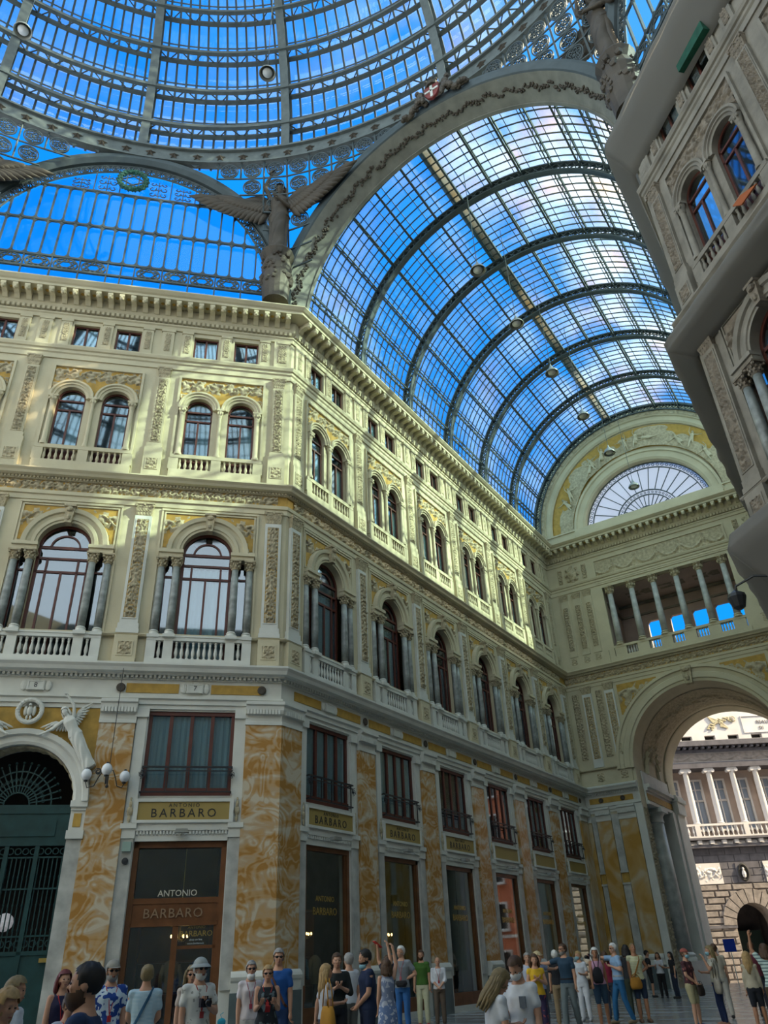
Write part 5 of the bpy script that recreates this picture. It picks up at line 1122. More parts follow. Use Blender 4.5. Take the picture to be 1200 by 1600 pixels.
wr = empty('wreath', T=F_L @ tr(7.72, .12, 34.0)); tag(wr, 'dark green wreath ring around a six pointed star at the top of the lunette window', 'wreath')
mb = MB(); mb.tube([(.62*math.cos(2*PI*i/32), 0, .62*math.sin(2*PI*i/32)) for i in range(32)], .11, 8, True)
for i in range(110): a = 2*PI*i/110; b_ = i*2.4; mb.ball(((.62+.1*math.cos(b_))*math.cos(a), .1*math.sin(b_), (.62+.1*math.cos(b_))*math.sin(a)), .055, 5)
mb.build('leaf_ring', mat('wreath_green', (.02, .10, .07), .7, dirt=.3, scale=6), wr); mb = MB()
for q in (0, 1):
    P_ = [(.55*math.cos(q*PI/3+j*2*PI/3), 0, .55*math.sin(q*PI/3+j*2*PI/3)) for j in range(3)]
    for j in range(3): mb.bar(P_[j], P_[(j+1) % 3], .05)
mb.build('six_point_star', IRON, wr)
# lunette of the right face (only its edge shows) and the cornice wall below it
lunette(F_R @ tr(-7.5, 0, 0), 'window_lunette_right')
# ---- coat of arms at the crown of the crossing arch
ca = empty('coat_of_arms', T=tr(.75, -.62, 34.75) @ rz(PI)); tag(ca, 'red shield with a white cross and crown at the crown of the big glass arch', 'coat of arms')
RED = mat('shield_red', (.20, .035, .03), .6, dirt=.3, scale=3); P_ = [(-.36, .42), (.36, .42), (.36, -.05), (.22, -.36), (0, -.52), (-.22, -.36), (-.36, -.05)]
MB().prism(P_, 0, .12).build('shield', RED, ca); MB().box(-.06, .06, .1, .15, -.42, .38).box(-.33, .33, .1, .15, -.02, .1).build('cross', WHITE, ca)
mb = MB(); mb.lathe([(.3, .45), (.34, .6), (.2, .62), (.2, .8), (.05, .95)], 10, tr(0, -.05, 0))
for i in range(7): a = i*PI/3.5; mb.ball((.3*math.cos(a), -.05+.3*math.sin(a), .72), .09, 6)
mb.build('crown', BRONZE, ca); mb = MB(); rng = random.Random(5)
for s in (-1, 1):
    for i in range(26): t = i/25; mb.ball((s*(.45+1.15*t), rng.uniform(-.1, .1), -.25-.28*t+.3*math.sin(t*7)*(1-t)), (.14, .12, .11+.1*(1-t)), 6)
    mb.ball((s*.62, 0, .3), (.2, .14, .25), 8); mb.ball((s*.75, .0, .62), (.14, .12, .14), 8); mb.build('scroll_mantling', BRONZE, ca); mb = MB()
# ---- right face of the crossing, weathered, with safety nets
w_right = empty('wall_right', T=F_R, kind='structure')
names = set(o.name for o in bpy.data.objects)
for nm, P_ in (('architrave', P_ARCHI), ('frieze', P_FRIEZE), ('ledge_cornice', P_LEDGE), ('string_course', P_STR0), ('string_course', P_MID0), ('second_cornice', P_MID1), ('string_course', P_STR2), ('architrave', P_TOP0)):
    MB().sweep(P_, -15, TAN*0, 0, TAN).build(nm, STONED, w_right)
for i, u in enumerate((-2.73, -7.5)): bay(w_right, F_R, u, DL, WL, 'dark right facade', ['corner', 'middle'][i], ground=False, curtain=(0, 0))
bay(w_right, F_R, -12.27, DL, WL, 'dark right facade', 'far right', ground=False, main=False, curtain=(0, 0))
for u in (-.47, -5.05, -9.95, -14.5): pilasters(w_right, u, DL)
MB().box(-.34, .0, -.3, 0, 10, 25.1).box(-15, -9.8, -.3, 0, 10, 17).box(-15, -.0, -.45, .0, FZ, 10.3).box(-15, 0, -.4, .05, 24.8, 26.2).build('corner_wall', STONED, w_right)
MB().box(-.74, -.2, 0, .09, 23.4, 24.82).build('attic_pier', STONED, w_right)
MB().grid(-.47-.12, -.47+.12, 23.62, 24.55, 12, 40, lambda X, z: .1+h(X+.47, z-24.1) if False else .1).build('attic_relief', STONED, w_right)
MB().box(-15, -.9, -2.3, -2.2, FZ, 26).box(-17, -.1, -2.5, -.02, 26.1, 26.2).build('inner_wall', DARK, w_right)
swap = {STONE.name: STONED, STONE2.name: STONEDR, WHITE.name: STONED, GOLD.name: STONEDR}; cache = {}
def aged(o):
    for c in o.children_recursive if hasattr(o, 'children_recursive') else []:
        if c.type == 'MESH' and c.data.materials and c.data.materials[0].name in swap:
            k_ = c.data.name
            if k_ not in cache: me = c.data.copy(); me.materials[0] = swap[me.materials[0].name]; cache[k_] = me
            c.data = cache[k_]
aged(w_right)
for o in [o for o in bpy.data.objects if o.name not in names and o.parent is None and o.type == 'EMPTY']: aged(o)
# arm wall facing the long arcade
F_RA = tr(7.5, 0, 0) @ rz(PI/2); w_ra = empty('wall_arcade_right', T=F_RA, kind='structure')
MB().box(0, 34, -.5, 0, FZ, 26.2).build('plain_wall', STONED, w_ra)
for nm, P_ in (('architrave', P_ARCHI), ('ledge_cornice', P_LEDGE), ('second_cornice', P_MID1), ('string_course', P_STR2)): MB().sweep(P_, 0, -TAN, YE, -1).build(nm, STONED, w_ra)
# the other faces of the crossing, behind the camera
pts = [(7.5, 0), (18.1, -10.6), (18.1, -25.6), (7.5, -36.2), (-7.5, -36.2), (-18.1, -25.6), (-18.1, -10.6)]
for i, nm in ((3, 'wall_back'), (2, 'wall_back_right'), (4, 'wall_back_left'), (1, 'wall_side_right')):
    a, b_ = Vector((*pts[i], 0)), Vector((*pts[i+1], 0)); struct(MB().bar(a+Vector((0, 0, 13.2)), b_+Vector((0, 0, 13.2)), .6, 26.4).build(nm, STONE))
# nets
NETP = [([(0.02, 26.25), (.70, 26.0), (.75, 25.55), (.08, 24.1)], 'grey safety net wrapped around the top cornice of the dark right facade'),
        ([(0.02, 17.5), (.62, 16.85), (.76, 16.62), (.73, 16.32), (.06, 15.98)], 'grey safety net wrapped under the middle cornice of the dark right facade'),
        ([(0.02, 10.6), (.62, 10.35), (.76, 9.95), (.06, 8.85)], 'grey safety net sagging below the lowest ledge of the dark right facade')]
for prof, lab in NETP:
    ne = empty('safety_net'); tag(ne, lab, 'net', None)
    for F, u0, u1, m0, m1, nm in ((F_R, -15, 0, 0, TAN, 'net_sheet'), (F_RA, 0, 20, -TAN, 0, 'net_return')):
        PP = []
        for (o0, z0), (o1, z1) in zip(prof, prof[1:]):
            for t in (0, .25, .5, .75): PP.append((o0+(o1-o0)*t, z0+(z1-z0)*t))
        PP.append(prof[-1]); n = 90; V = []
        for i in range(n+1):
            for j, (o_, z_) in enumerate(PP):
                u = u0+(u1-u0)*i/n; u_ = u+(m0*o_*(1-i/n)+m1*o_*(i/n)); q = min(j, len(PP)-1-j)/4
                w_ = noise.noise(Vector((u*1.1, j*.35, 3)))*.07*min(1, q)+abs(math.sin(u*2.6))*.03*min(1, q); V.append((u_, o_+w_, z_-w_*.6))
        k_ = len(PP); mb = MB().add(V, [(k_*i+j, k_*i+j+1, k_*(i+1)+j+1, k_*(i+1)+j) for i in range(n) for j in range(k_-1)])
        me = mb.mesh(nm, NET, True); o = put(me, nm, ne, T=F); md = o.modifiers.new('thick', 'SOLIDIFY'); md.thickness = .01
# green cloth and orange cloth caught on the right facade
o = MB().prism([(-4.6, 24.62), (-3.3, 24.62), (-3.3, 24.3), (-4.6, 24.22)], .05, .35).build('green_awning', mat('awning_green', (.01, .09, .05), .7, dirt=.4, scale=5)); o.matrix_world = F_R; tag(o, 'dark green cloth awning over an attic window of the dark right facade', 'awning')
o = MB().add([(-4.1, .35, 17.9), (-3.5, .30, 18.25), (-3.2, .34, 18.2), (-3.6, .5, 17.7), (-4.1, .37, 17.92), (-3.5, .32, 18.27), (-3.2, .36, 18.22), (-3.6, .52, 17.72)], [(0, 1, 2, 3), (4, 5, 6, 7), (0, 1, 5, 4), (2, 3, 7, 6)]).build('orange_cloth', mat('orange_cloth', (.35, .09, .02), .8)); o.matrix_world = F_R; tag(o, 'small orange cloth hanging over the right facade balustrade above the net', 'cloth')
# ---- hanging lamps of the arcade and dome
lm = MB().lathe([(.03, .62), (.06, .5), (.12, .36), (.30, .16), (.36, .02), (.34, 0), (.28, .13), (.1, .3)], 18, caps=False)
LSH = lm.mesh('lamp_shade', LAMPM, True); LB = MB().lathe([(0, .03), (.2, .04), (.22, .1), (.12, .2)], 12).mesh('lamp_glass', LAMPG, True)
def hlamp(p, top, lab, grp='dome lamps hanging from the glass vault'):
    o = empty('pendant_lamp', T=Matrix.Translation(p)); tag(o, lab, 'lamp', grp); put(LSH, 'lamp_shade', o); put(LB, 'lamp_glass', o)
    MB().bar((0, 0, .55), (0, 0, top-p[2]), .025).build('lamp_cable', IRON, o)
for i, y in enumerate((3.6, 7.6, 11.9, 16.4, 20.8, 25.5)): hlamp((0, y, 27.75), VC+7.45, 'conical metal lamp hanging under the glass vault, %s from the crossing' % ORD[i])
hlamp((-11.2, -12.5, 34.0), 49.0, 'round pendant lamp in front of the dome glass at the top left corner', None); hlamp((-4.5, -5.6, 34.3), 47, 'round pendant lamp in front of the dome above the angel statue', None)
# three globe lantern hanging in front of the near left facade
tg = empty('globe_lantern', T=F_L @ tr(4.95, .45, 6.75)); tag(tg, 'black iron lantern with three white globes hanging beside the portal', 'lamp')
GLB = MB().ball((0, 0, 0), (.15, .15, .17), 16).mesh('globe', LAMPG, True)
mb = MB().bar((0, 0, .3), (0, 0, 3.25), .02)
mb.build('hanging_rod', IRONB, tg); mb = MB(); mb.tube([(0, 0, .3), (0, 0, -.3)], .025, 6); mb.ball((0, 0, -.3), .05, 6); mb.ball((0, 0, .28), .06, 6)
GP = [(.62, -.1, .05), (0, .45, .08), (-.45, -.12, 0)]
for x, y, z in GP:
    mb.tube([(0, 0, .1), (x*.25, y*.25, .16), (x*.45, y*.45, -.05), (x*.6, y*.6, -.28), (x*.9, y*.9, -.32), (x, y, z-.2)], .016, 6); put(GLB, 'globe', tg, (x, y, z)); mb.lathe([(.05, -.2), (.07, -.13), (.02, -.13)], 8, tr(x, y, z)); mb.ball((x, y, z+.18), (.05, .05, .03), 6)
for a in range(5): mb.tube([(.3+.1*math.cos(a+t*.8)*(1-t*.12), 0, .12+.1*math.sin(a+t*.8)*(1-t*.12)) for t in range(7)], .01, 4)
mb.build('scroll_arms', IRONB, tg)
# lantern on the corner of the right building
bl = empty('wall_lantern', T=F_R @ tr(-.2, .05, 8.7)); tag(bl, 'small black wall lantern on a bracket below the lowest net at the right edge', 'lamp')
MB().tube([(0, 0, .35), (.35, .35, .5), (.75, .6, .4), (.8, .62, .25)], .03, 6).build('bracket', IRONB, bl); MB().lathe([(.02, .32), (.2, .2), (.22, .12), (.14, -.12), (.05, -.18)], 10, tr(.8, .62, 0)).build('lantern_head', IRONB, bl)
# ================================================================ FIGURES
def V3(*a): return Vector(a)
def limb(mb, pts, rad, n=10, flat=1.0):
    P = [Vector(p) for p in pts]; Q = []; R_ = []
    for i in range(len(P)-1):
        for t in (0, .33, .66): Q.append(P[i].lerp(P[i+1], t)); R_.append(rad[i]+(rad[i+1]-rad[i])*t)
    Q.append(P[-1]); R_.append(rad[-1]); d0 = (Q[1]-Q[0]).normalized(); d1 = (Q[-1]-Q[-2]).normalized()
    Q = [Q[0]-d0*R_[0]*.9, Q[0]-d0*R_[0]*.55]+Q+[Q[-1]+d1*R_[-1]*.55, Q[-1]+d1*R_[-1]*.9]; R_ = [R_[0]*.35, R_[0]*.82]+R_+[R_[-1]*.82, R_[-1]*.35]
    return mb.tube(Q, R_, n)
def loft(mb, rings, n=16):     # rings (z, rx, ry, y, x)
    V = []
    for rg in rings:
        z, rx, ry = rg[:3]; y = rg[3] if len(rg) > 3 else 0; x = rg[4] if len(rg) > 4 else 0
        V += [(x+rx*math.cos(2*PI*j/n), y+ry*math.sin(2*PI*j/n), z) for j in range(n)]
    K = len(rings); return mb.add(V, [(n*i+j, n*i+(j+1) % n, n*(i+1)+(j+1) % n, n*(i+1)+j) for i in range(K-1) for j in range(n)]+[tuple(reversed(range(n))), tuple(range(n*(K-1), n*K))])
def remesh(mb, name, m, vox, smooth=2, extra=None, folds=0):
    me = mb.mesh(name, m); o = bpy.data.objects.new(name, me); COL.objects.link(o)
    r = o.modifiers.new('r', 'REMESH'); r.mode = 'VOXEL'; r.voxel_size = vox; r.use_smooth_shade = True
    if smooth: s = o.modifiers.new('s', 'SMOOTH'); s.iterations = smooth; s.factor = .5
    dg = bpy.context.evaluated_depsgraph_get(); dg.update(); ne = bpy.data.meshes.new_from_object(o.evaluated_get(dg)); bpy.data.objects.remove(o)
    ne.materials.clear(); ne.materials.append(m); ne.name = name
    if folds:
        for v in ne.vertices: c = v.co; k = math.sin(c.x*38+c.z*17+math.sin(c.y*21)*2)*folds; v.co = (c.x+k*.5, c.y+k, c.z)
    if extra is not None and extra.v:
        b = bmesh.new(); b.from_mesh(ne); ex = extra.mesh('x', m, True); b.from_mesh(ex); b.to_mesh(ne); b.free(); bpy.data.meshes.remove(ex)
    for p in ne.polygons: p.use_smooth = True
    return ne
_mc = {}
def cm(col, kind='plain'):
    key = (col, kind)
    if key not in _mc:
        m = mat('cloth_%d' % len(_mc), col, .85, dirt=.12, scale=9); _mc[key] = m
        if kind != 'plain':
            n = m.node_tree.nodes; l = m.node_tree.links; b = n['Principled BSDF']; t = n.new('ShaderNodeTexCoord')
            if kind[0] == 'stripe': w = n.new('ShaderNodeTexWave'); w.bands_direction = 'Z'; w.inputs['Scale'].default_value = kind[2]; w.inputs['Distortion'].default_value = .3; f = w.outputs['Fac']
            else: w = n.new('ShaderNodeTexNoise'); w.inputs['Scale'].default_value = kind[2]; w.inputs['Detail'].default_value = 1.5; f = w.outputs['Fac']
            l.new(t.outputs['Object'], w.inputs[0]); r = n.new('ShaderNodeValToRGB'); r.color_ramp.interpolation = 'CONSTANT'; l.new(f, r.inputs[0])
            r.color_ramp.elements[0].color = (*col, 1); r.color_ramp.elements[1].position = kind[3]; r.color_ramp.elements[1].color = (*kind[1], 1); l.new(r.outputs[0], b.inputs['Base Color'])
    return _mc[key]
SK = {'light': mat('skin_light', (.50, .27, .17), .55), 'tan': mat('skin_tan', (.36, .17, .09), .55), 'dark': mat('skin_dark', (.10, .05, .03), .5)}
HR = {'black': mat('hair_black', (.012, .01, .009), .6), 'brown': mat('hair_brown', (.07, .035, .016), .6), 'blonde': mat('hair_blonde', (.42, .27, .11), .6, dirt=.3, scale=20), 'grey': mat('hair_grey', (.30, .29, .27), .7, dirt=.3, scale=20), 'white': mat('hair_white', (.6, .59, .55), .7), 'red': mat('hair_red', (.13, .02, .015), .6), 'ash': mat('hair_ash', (.22, .16, .07), .6, dirt=.3, scale=20)}
EYE = mat('eye_dark', (.02, .015, .012), .2); SHADE = mat('sunglasses', (.006, .006, .008), .15); LIP = mat('lips', (.30, .09, .07), .5); MASKB = mat('mask_blue', (.22, .42, .50), .8); MASKW = mat('mask_white', (.62, .63, .62), .8)
ARMS = {   # (upper arm direction, forearm direction) for the person's own right (+x) side; the left is mirrored
    'down': ((.12, .02, -1), (.05, .18, -1)), 'hip': ((.55, -.2, -.9), (-.75, .35, -.35)), 'bent': ((.15, .05, -1), (-.35, .9, .05)), 'chest': ((.25, .1, -1), (-.75, .6, .35)), 'front': ((.1, .15, -1), (-.55, .45, -.55)),
    'out': ((1, .1, -.25), (1, .15, 0)), 'point': ((.35, .85, .05), (0, 1, .1)), 'up': ((.35, .3, .8), (-.15, .15, 1)), 'face': ((.25, .5, -.6), (-.25, .3, 1)), 'swing': ((.12, .35, -1), (.05, .5, -.8)), 'back': ((.18, -.35, -1), (.05, -.1, -1)), 'phone': ((.1, .15, -1), (-.25, .95, .3)), 'crossed': ((.2, .15, -1), (-1, .45, .15))}
def person(px, ytop, D, phi, label, H=None, sex='m', skin='light', hair='short', hc='brown', top=((.4, .4, .4), 'plain'), sleeve='short', bottom='trousers', bc=((.05, .06, .09), 'plain'), ra='down', la='down', turn=0, nod=0, stride=.0, build=1.0,
           shoes=(.03, .03, .03), hat=None, glasses=False, mask=None, beard=False, extras=(), vox=.016, lean=0, Hclamp=2.0, raw=None, cat='person', stone=None, parent_T=None):
    """px, ytop: bearing and eye level of the head as read off the photograph once; D: distance in metres"""
    if raw is None:
        d = _fw+_r2*((px-600)/FPX)+_u2*((800-ytop)/FPX); hh = math.hypot(d.x, d.y); pos = V3(CAMP.x+d.x/hh*D, CAMP.y+d.y/hh*D, FZ)
        if H is None: H = min(Hclamp, CAMP.z+d.z/hh*D-FZ)
        v = V3(-d.x/hh, -d.y/hh, 0); rt = V3(-v.y, v.x, 0); f = v*math.cos(math.radians(phi))+rt*math.sin(math.radians(phi)); ang = math.atan2(f.y, f.x)-PI/2
        T = Matrix.Translation(pos) @ rz(ang)
    else: T = raw
    S_ = (H or 1.75)/1.75; T = T @ Matrix.Scale(S_, 4); v_ = vox/S_
    root = empty('person' if stone is None else 'figure', T=T) if parent_T is None else parent_T
    if stone is None: tag(root, label, cat)
    F = sex == 'f'; bw = build; skm = stone or SK[skin]; sh = .165*(1 if not F else .88); lx = math.tan(lean)
    mb = MB(); fing = MB()
    RNG = [(.84, .15, .10), (.92, .165 if not F else .172, .115), (1.0, .15, .108), (1.1, .132 if not F else .118, .098), (1.22, .15 if not F else .135, .105), (1.32, .165 if not F else .145, .11 if not F else .118, .01), (1.39, .152 if not F else .132, .092), (1.44, .105, .08), (1.485, .066, .064), (1.54, .052, .056), (1.6, .05, .055)]
    def L_(z): return V3(0, lx*(z-.95), 0)
    def rings(e, z0, z1, bulk=bw): return [(z, rx*(bulk if z < 1.42 else 1)+e, ry*(bulk if z < 1.42 else 1)+e, (rg[3] if len(rg) > 3 else 0)+lx*(z-.95)) for rg in RNG for z, rx, ry in [rg[:3]] if z0 <= z <= z1]
    loft(mb, rings(0, 0, 2))
    # legs
    LEG = {}
    for s in (-1, 1):
        hip = V3(s*.085, 0, .90); ft = V3(s*.105, s*stride, .075); mid = hip.lerp(ft, .48)+V3(0, .03+abs(stride)*.12, 0); LEG[s] = (hip, mid, ft)
        limb(mb, [hip, mid, mid.lerp(ft, .35), ft], [.085*bw, .055, .058, .037]); limb(mb, [ft+V3(0, -.03, -.035), ft+V3(s*.01, .12, -.045)], [.032, .03])
    # arms
    AR = {}
    for s, pose in ((1, ra), (-1, la)):
        u, w = (Vector(q).normalized() for q in (ARMS[pose] if isinstance(pose, str) else pose)); u = V3(u.x*s, u.y, u.z); w = V3(w.x*s, w.y, w.z)
        s0 = V3(s*sh*bw**.5, 0, 1.41)+L_(1.41); e = s0+u*.275; h = e+w*.245; AR[s] = (s0, e, h, u, w)
        limb(mb, [s0, s0.lerp(e, .5), e], [.052, .046, .04]); limb(mb, [e, e.lerp(h, .35), h], [.040, .039, .027])
        side = w.cross(V3(0, 0, 1)); side = side.normalized() if side.length > .2 else V3(0, 1, 0); nn = side.cross(w).normalized()
        if nn.y < 0 and abs(w.z) > .7: nn = -nn
        limb(mb, [h+w*.01, h+w*.075], [.027, .034], flat=.5)
        for q in range(4):
            b0 = h+w*.085+side*(.026-.0175*q); ln = (.062, .072, .068, .052)[q]; p1 = b0+w*ln*.5+nn*.008; p2 = p1+w*ln*.35+nn*.022; p3 = p2+w*ln*.12+nn*.022
            fing.tube([b0-w*.02, b0, p1, p2, p3], [.0085, .0095, .0085, .0078, .005], 5)
        t0 = h+w*.025+side*.026; fing.tube([t0, t0+side*.024+w*.022, t0+side*.03+w*.05+nn*.012, t0+side*.026+w*.066+nn*.016], [.011, .011, .009, .005], 5)
    # head
    HT = Matrix.Translation(V3(0, 0, 1.53)+L_(1.53)) @ rz(math.radians(turn)) @ Matrix.Rotation(math.radians(-nod), 4, 'X') @ tr(0, .014, -.032) @ Matrix.Scale(1.07, 4) @ tr(0, 0, -1.53)
    hm = MB(); hm.ball((0, -.008, 1.66), (.072, .092, .092), 16); hm.ball((0, .022, 1.605), (.056, .066, .068), 14); hm.ball((0, .05, 1.568), (.034, .036, .03), 10); limb(hm, [(0, 0, 1.5), (0, -.005, 1.6)], [.048, .05])
    hm.add([(-.011, .082, 1.655), (.011, .082, 1.655), (.017, .084, 1.612), (-.017, .084, 1.612), (0, .118, 1.618), (0, .092, 1.66)], [(0, 1, 5), (1, 2, 4, 5), (2, 3, 4), (3, 0, 5, 4), (0, 3, 2, 1)])
    for s in (-1, 1): hm.ball((s*.073, -.008, 1.628), (.010, .02, .03), 8); hm.ball((s*.03, .068, 1.625), (.022, .02, .022), 8)
    hm.ball((0, .078, 1.672), (.045, .012, .009), 8); hm.ball((0, .084, 1.59), (.024, .010, .009), 8)
    mb.add(hm.v, hm.f, HT)
    vx = v_ if vox < .012 else v_*.8
    put(remesh(mb, 'body', skm, vx, 2, fing), 'body', root)
    def hp(name, m_, fn, smooth=True): q = MB(); fn(q); q.v = [tuple(HT @ Vector(p)) for p in q.v]; return q.build(name, m_, root, smooth)
    if stone is None:
        for s in (-1, 1):
            if not glasses: hp('eye', EYE, lambda q: q.ball((s*.029, .082, 1.646), (.012, .006, .007), 6))
        if mask != 'up': hp('mouth', LIP, lambda q: q.ball((0, .092, 1.585), (.021, .007, .006), 8))
    hair_m = stone or HR[hc]
    def shell(q, r, c, keep, n=18):
        t = MB().ball(c, r, n)
        t.f = [f for f in t.f if keep(sum((Vector(t.v[i]) for i in f), Vector())/len(f))]; q.add(t.v, t.f)
    if hair != 'bald':
        def hf(q):
            kp = (lambda c: not (c.y > .052 and c.z < 1.712) and c.z > ((1.60 if c.y > -.03 else 1.575) if hair == 'short' else 1.55) and not (abs(c.x) > .06 and .01 < c.y and c.z < 1.67)) if hair != 'buzz' else (lambda c: not (c.y > .045+(c.z-1.68)*.4 and c.z < 1.735) and c.z > 1.60+max(0, c.y+.02)*.8-max(0, -c.y-.03)*.6)
            e = {'short': .010, 'buzz': .004}.get(hair, .018)
            shell(q, (.074+e, .094+e, .094+e), (0, -.012, 1.664), kp, 22 if vox > .012 else 40)
            if hair in ('long', 'bob', 'wavy'):
                zb = {'long': 1.30, 'bob': 1.50, 'wavy': 1.40}[hair]
                for i in range(15):
                    a = PI*(1.02+.96*i/14)+(-.12 if hair != 'bob' else 0)*math.sin(i); x = .083*math.cos(a); y = -.012+.098*math.sin(a)*.9; w_ = .02 if hair == 'wavy' else .008
                    q.tube([(x*.9, y*.8, 1.70), (x*1.05, y, 1.62), (x*1.1+w_*math.sin(i*2), y*1.05, 1.53), (x*1.05, y*1.15-.01, (1.53+zb)/2), (x*.85, y*1.15-.015, zb+.03*math.sin(i*3))], [.022, .026, .028, .024, .008], 6)
        ho = hp('hair', hair_m, hf)
        for v in ho.data.vertices: n_ = noise.noise(Vector((v.co.x*60, v.co.y*60, v.co.z*14+px*.1))); v.co += Vector((v.co.x, v.co.y, 0)).normalized()*n_*.012+V3(0, 0, .004*n_)
    if beard:
        def bf(q): g_ = 1.09 if beard == 'long' else 1; shell(q, (.066*g_, .080*g_, .080*g_*g_), (0, .024, 1.598-.012*(g_ > 1)), lambda c: c.z < 1.600+max(0, .045-c.y)*.55-max(0, c.y-.09)*.3 and c.y > -.012-(1.6-c.z)*.2 and not (abs(c.x) < .022 and c.z > 1.578 and g_ == 1), 20 if vox > .012 else 44)
        bo_ = hp('beard', HR['brown' if beard == 'long' else hc if beard is True else beard], bf)
        for v in bo_.data.vertices: v.co += V3(0, .006, -.002)*noise.noise(Vector((v.co.x*70, v.co.y*70, v.co.z*40)))
    if glasses: hp('sunglasses', SHADE, lambda q: (q.ball((-.031, .088, 1.648), (.024, .007, .017), 8), q.ball((.031, .088, 1.648), (.024, .007, .017), 8), q.box(-.074, .074, .086, .092, 1.652, 1.658), q.box(-.077, -.073, -.01, .088, 1.65, 1.657), q.box(.073, .077, -.01, .088, 1.65, 1.657)))
    if mask:
        dz = {'up': 0, 'chin': -.05}[mask[0] if isinstance(mask, tuple) else mask]; mc_ = mask[1] if isinstance(mask, tuple) else MASKB
        hp('face_mask', mc_, lambda q: (shell(q, (.062, .082, .056), (0, .030, 1.597+dz), lambda c: c.y > .035), q.box(-.074, -.070, -.01, .04, 1.61+dz, 1.614+dz), q.box(.070, .074, -.01, .04, 1.61+dz, 1.614+dz)))
    if hat:
        kind, hcol = hat
        def hatf(q):
            shell(q, (.088, .106, .098), (0, -.008, 1.676), lambda c: c.z > 1.685, 22)
            if kind == 'cap': q.add([(x*.075, .075+.085*(1-x*x)*t, 1.69-.012*t) for t in (0, 1) for x in (-1, -.6, -.2, .2, .6, 1)], [(i, i+1, i+7, i+6) for i in range(5)])
            else: loft(q, [(1.70, .088, .105), (1.665, .125, .145), (1.66, .127, .147), (1.695, .086, .103)], 20)
        hp('hat', cm(hcol), hatf)
    # clothes
    if stone is None or top is not None:
        tb = MB(); zh = .86 if not F else .90
        loft(tb, rings(.016, zh, 1.46)); limb(tb, [AR[-1][0]+V3(0, 0, -.005), AR[1][0]+V3(0, 0, -.005)], [.064, .064]) if sleeve not in ('none',) else None; mt = stone or cm(*top); extraR = .016
        if sleeve != 'none':
            for s in (-1, 1):
                s0, e, h_, u, w = AR[s]
                if sleeve == 'long': limb(tb, [s0-V3(s*.02, 0, 0), e], [.061, .052]); limb(tb, [e, h_-w*.03], [.052, .040])
                elif sleeve == 'rolled': limb(tb, [s0, e], [.064, .056]); limb(tb, [e, e+w*.05], [.056, .052])
                elif sleeve == 'cap': limb(tb, [s0, s0+u*.05], [.062, .06])
                else: limb(tb, [s0-V3(s*.02, 0, .0), s0+u*.16], [.062, .062])
        else:
            for s in (-1, 1): limb(tb, [V3(s*.07, .0, 1.45)+L_(1.45), V3(s*.1, 0, 1.35)+L_(1.35)], [.032, .05])
        tm = remesh(tb, 'top', mt, v_*1.05, 1, folds=.003); put(tm, {'long': 'shirt', 'none': 'vest_top'}.get(sleeve, 'shirt'), root)
    if bottom:
        tb = MB(); mt = stone or cm(*bc)
        if bottom in ('skirt', 'dress'):
            z1 = .52 if bottom == 'skirt' else .38; loft(tb, [(1.03, .142*bw, .108), (.92, .185*bw, .135), (.75, .20, .155), (z1, .22, .18), (z1-.01, .21, .17)], 24)
            put(tb.mesh('skirt', mt, True), 'skirt', root)
        elif bottom == 'drape':
            loft(tb, [(1.15, .12, .10), (.95, .155, .125, .01), (.7, .13, .125, .04), (.5, .115, .12, .05), (.25, .13, .14, .01), (.06, .17, .17), (.0, .16, .16)], 20); put(remesh(tb, 'drape', mt, v_*1.2, 1, folds=.012), 'drapery', root)
        else:
            loft(tb, rings(.012, .84, 1.03)[:3]+[(1.03, .15*bw, .115)]) if True else None
            for s in (-1, 1):
                hip, mid, ft = LEG[s]; k_ = .016 if bottom != 'jeans' else .010
                if bottom == 'shorts': limb(tb, [hip, mid+V3(0, 0, .05)], [.085*bw+k_+.01, .075])
                else: limb(tb, [hip, mid, mid.lerp(ft, .5), ft+V3(0, 0, .03)], [.085*bw+k_, .06+k_, .056+k_, .048+k_])
            put(remesh(tb, 'legwear', mt, v_*1.05, 1, folds=.002), 'shorts' if bottom == 'shorts' else 'trousers', root)
    if stone is None:
        for s in (-1, 1):
            ft = LEG[s][2]; q = MB(); limb(q, [ft+V3(0, -.045, -.03), ft+V3(s*.008, .06, -.034), ft+V3(s*.012, .14, -.042)], [.043, .045, .036], 10)
            q.v = [(x, y, max(z, .0)) for x, y, z in q.v]; q.build('shoe', cm(shoes), root, True)
    for ex in extras: ex(root, T, AR, HT, L_)
    return root, T, AR
# ---- parts worn
def lanyard(col=(.45, .03, .03), ln=.32):
    def f(root, T, AR, HT, L_):
        q = MB(); c = V3(0, .135, 1.44-ln)+L_(1.3)
        for s in (-1, 1): q.tube([V3(s*.06, -.02, 1.49)+L_(1.49), V3(s*.07, .10, 1.42)+L_(1.42), V3(s*.03, .135, 1.3)+L_(1.3), c], .006, 4)
        q.box(c.x-.025, c.x+.025, c.y, c.y+.012, c.z-.07, c.z); q.build('lanyard', cm(col), root)
    return f
def stripe_strap(col, side=1):
    def f(root, T, AR, HT, L_):
        q = MB(); q.path([V3(side*.10, -.03, 1.475), V3(side*.06, -.125, 1.38), V3(-side*.03, -.135, 1.2), V3(-side*.13, -.13, 1.0), V3(-side*.18, -.02, .93), V3(-side*.13, .13, 1.0), V3(-side*.02, .14, 1.2), V3(side*.07, .125, 1.36), V3(side*.10, .03, 1.465)], .035, .008, up=lambda p: Vector((p.x, p.y, 0)).normalized() if Vector((p.x, p.y, 0)).length > .01 else V3(0, 1, 0)); q.build('shoulder_strap', cm(col), root)
    return f
def pocket(root, T, AR, HT, L_): MB().box(-.115, -.035, .118, .128, 1.22, 1.33).build('shirt_pocket', cm((.10, .12, .14)), root)
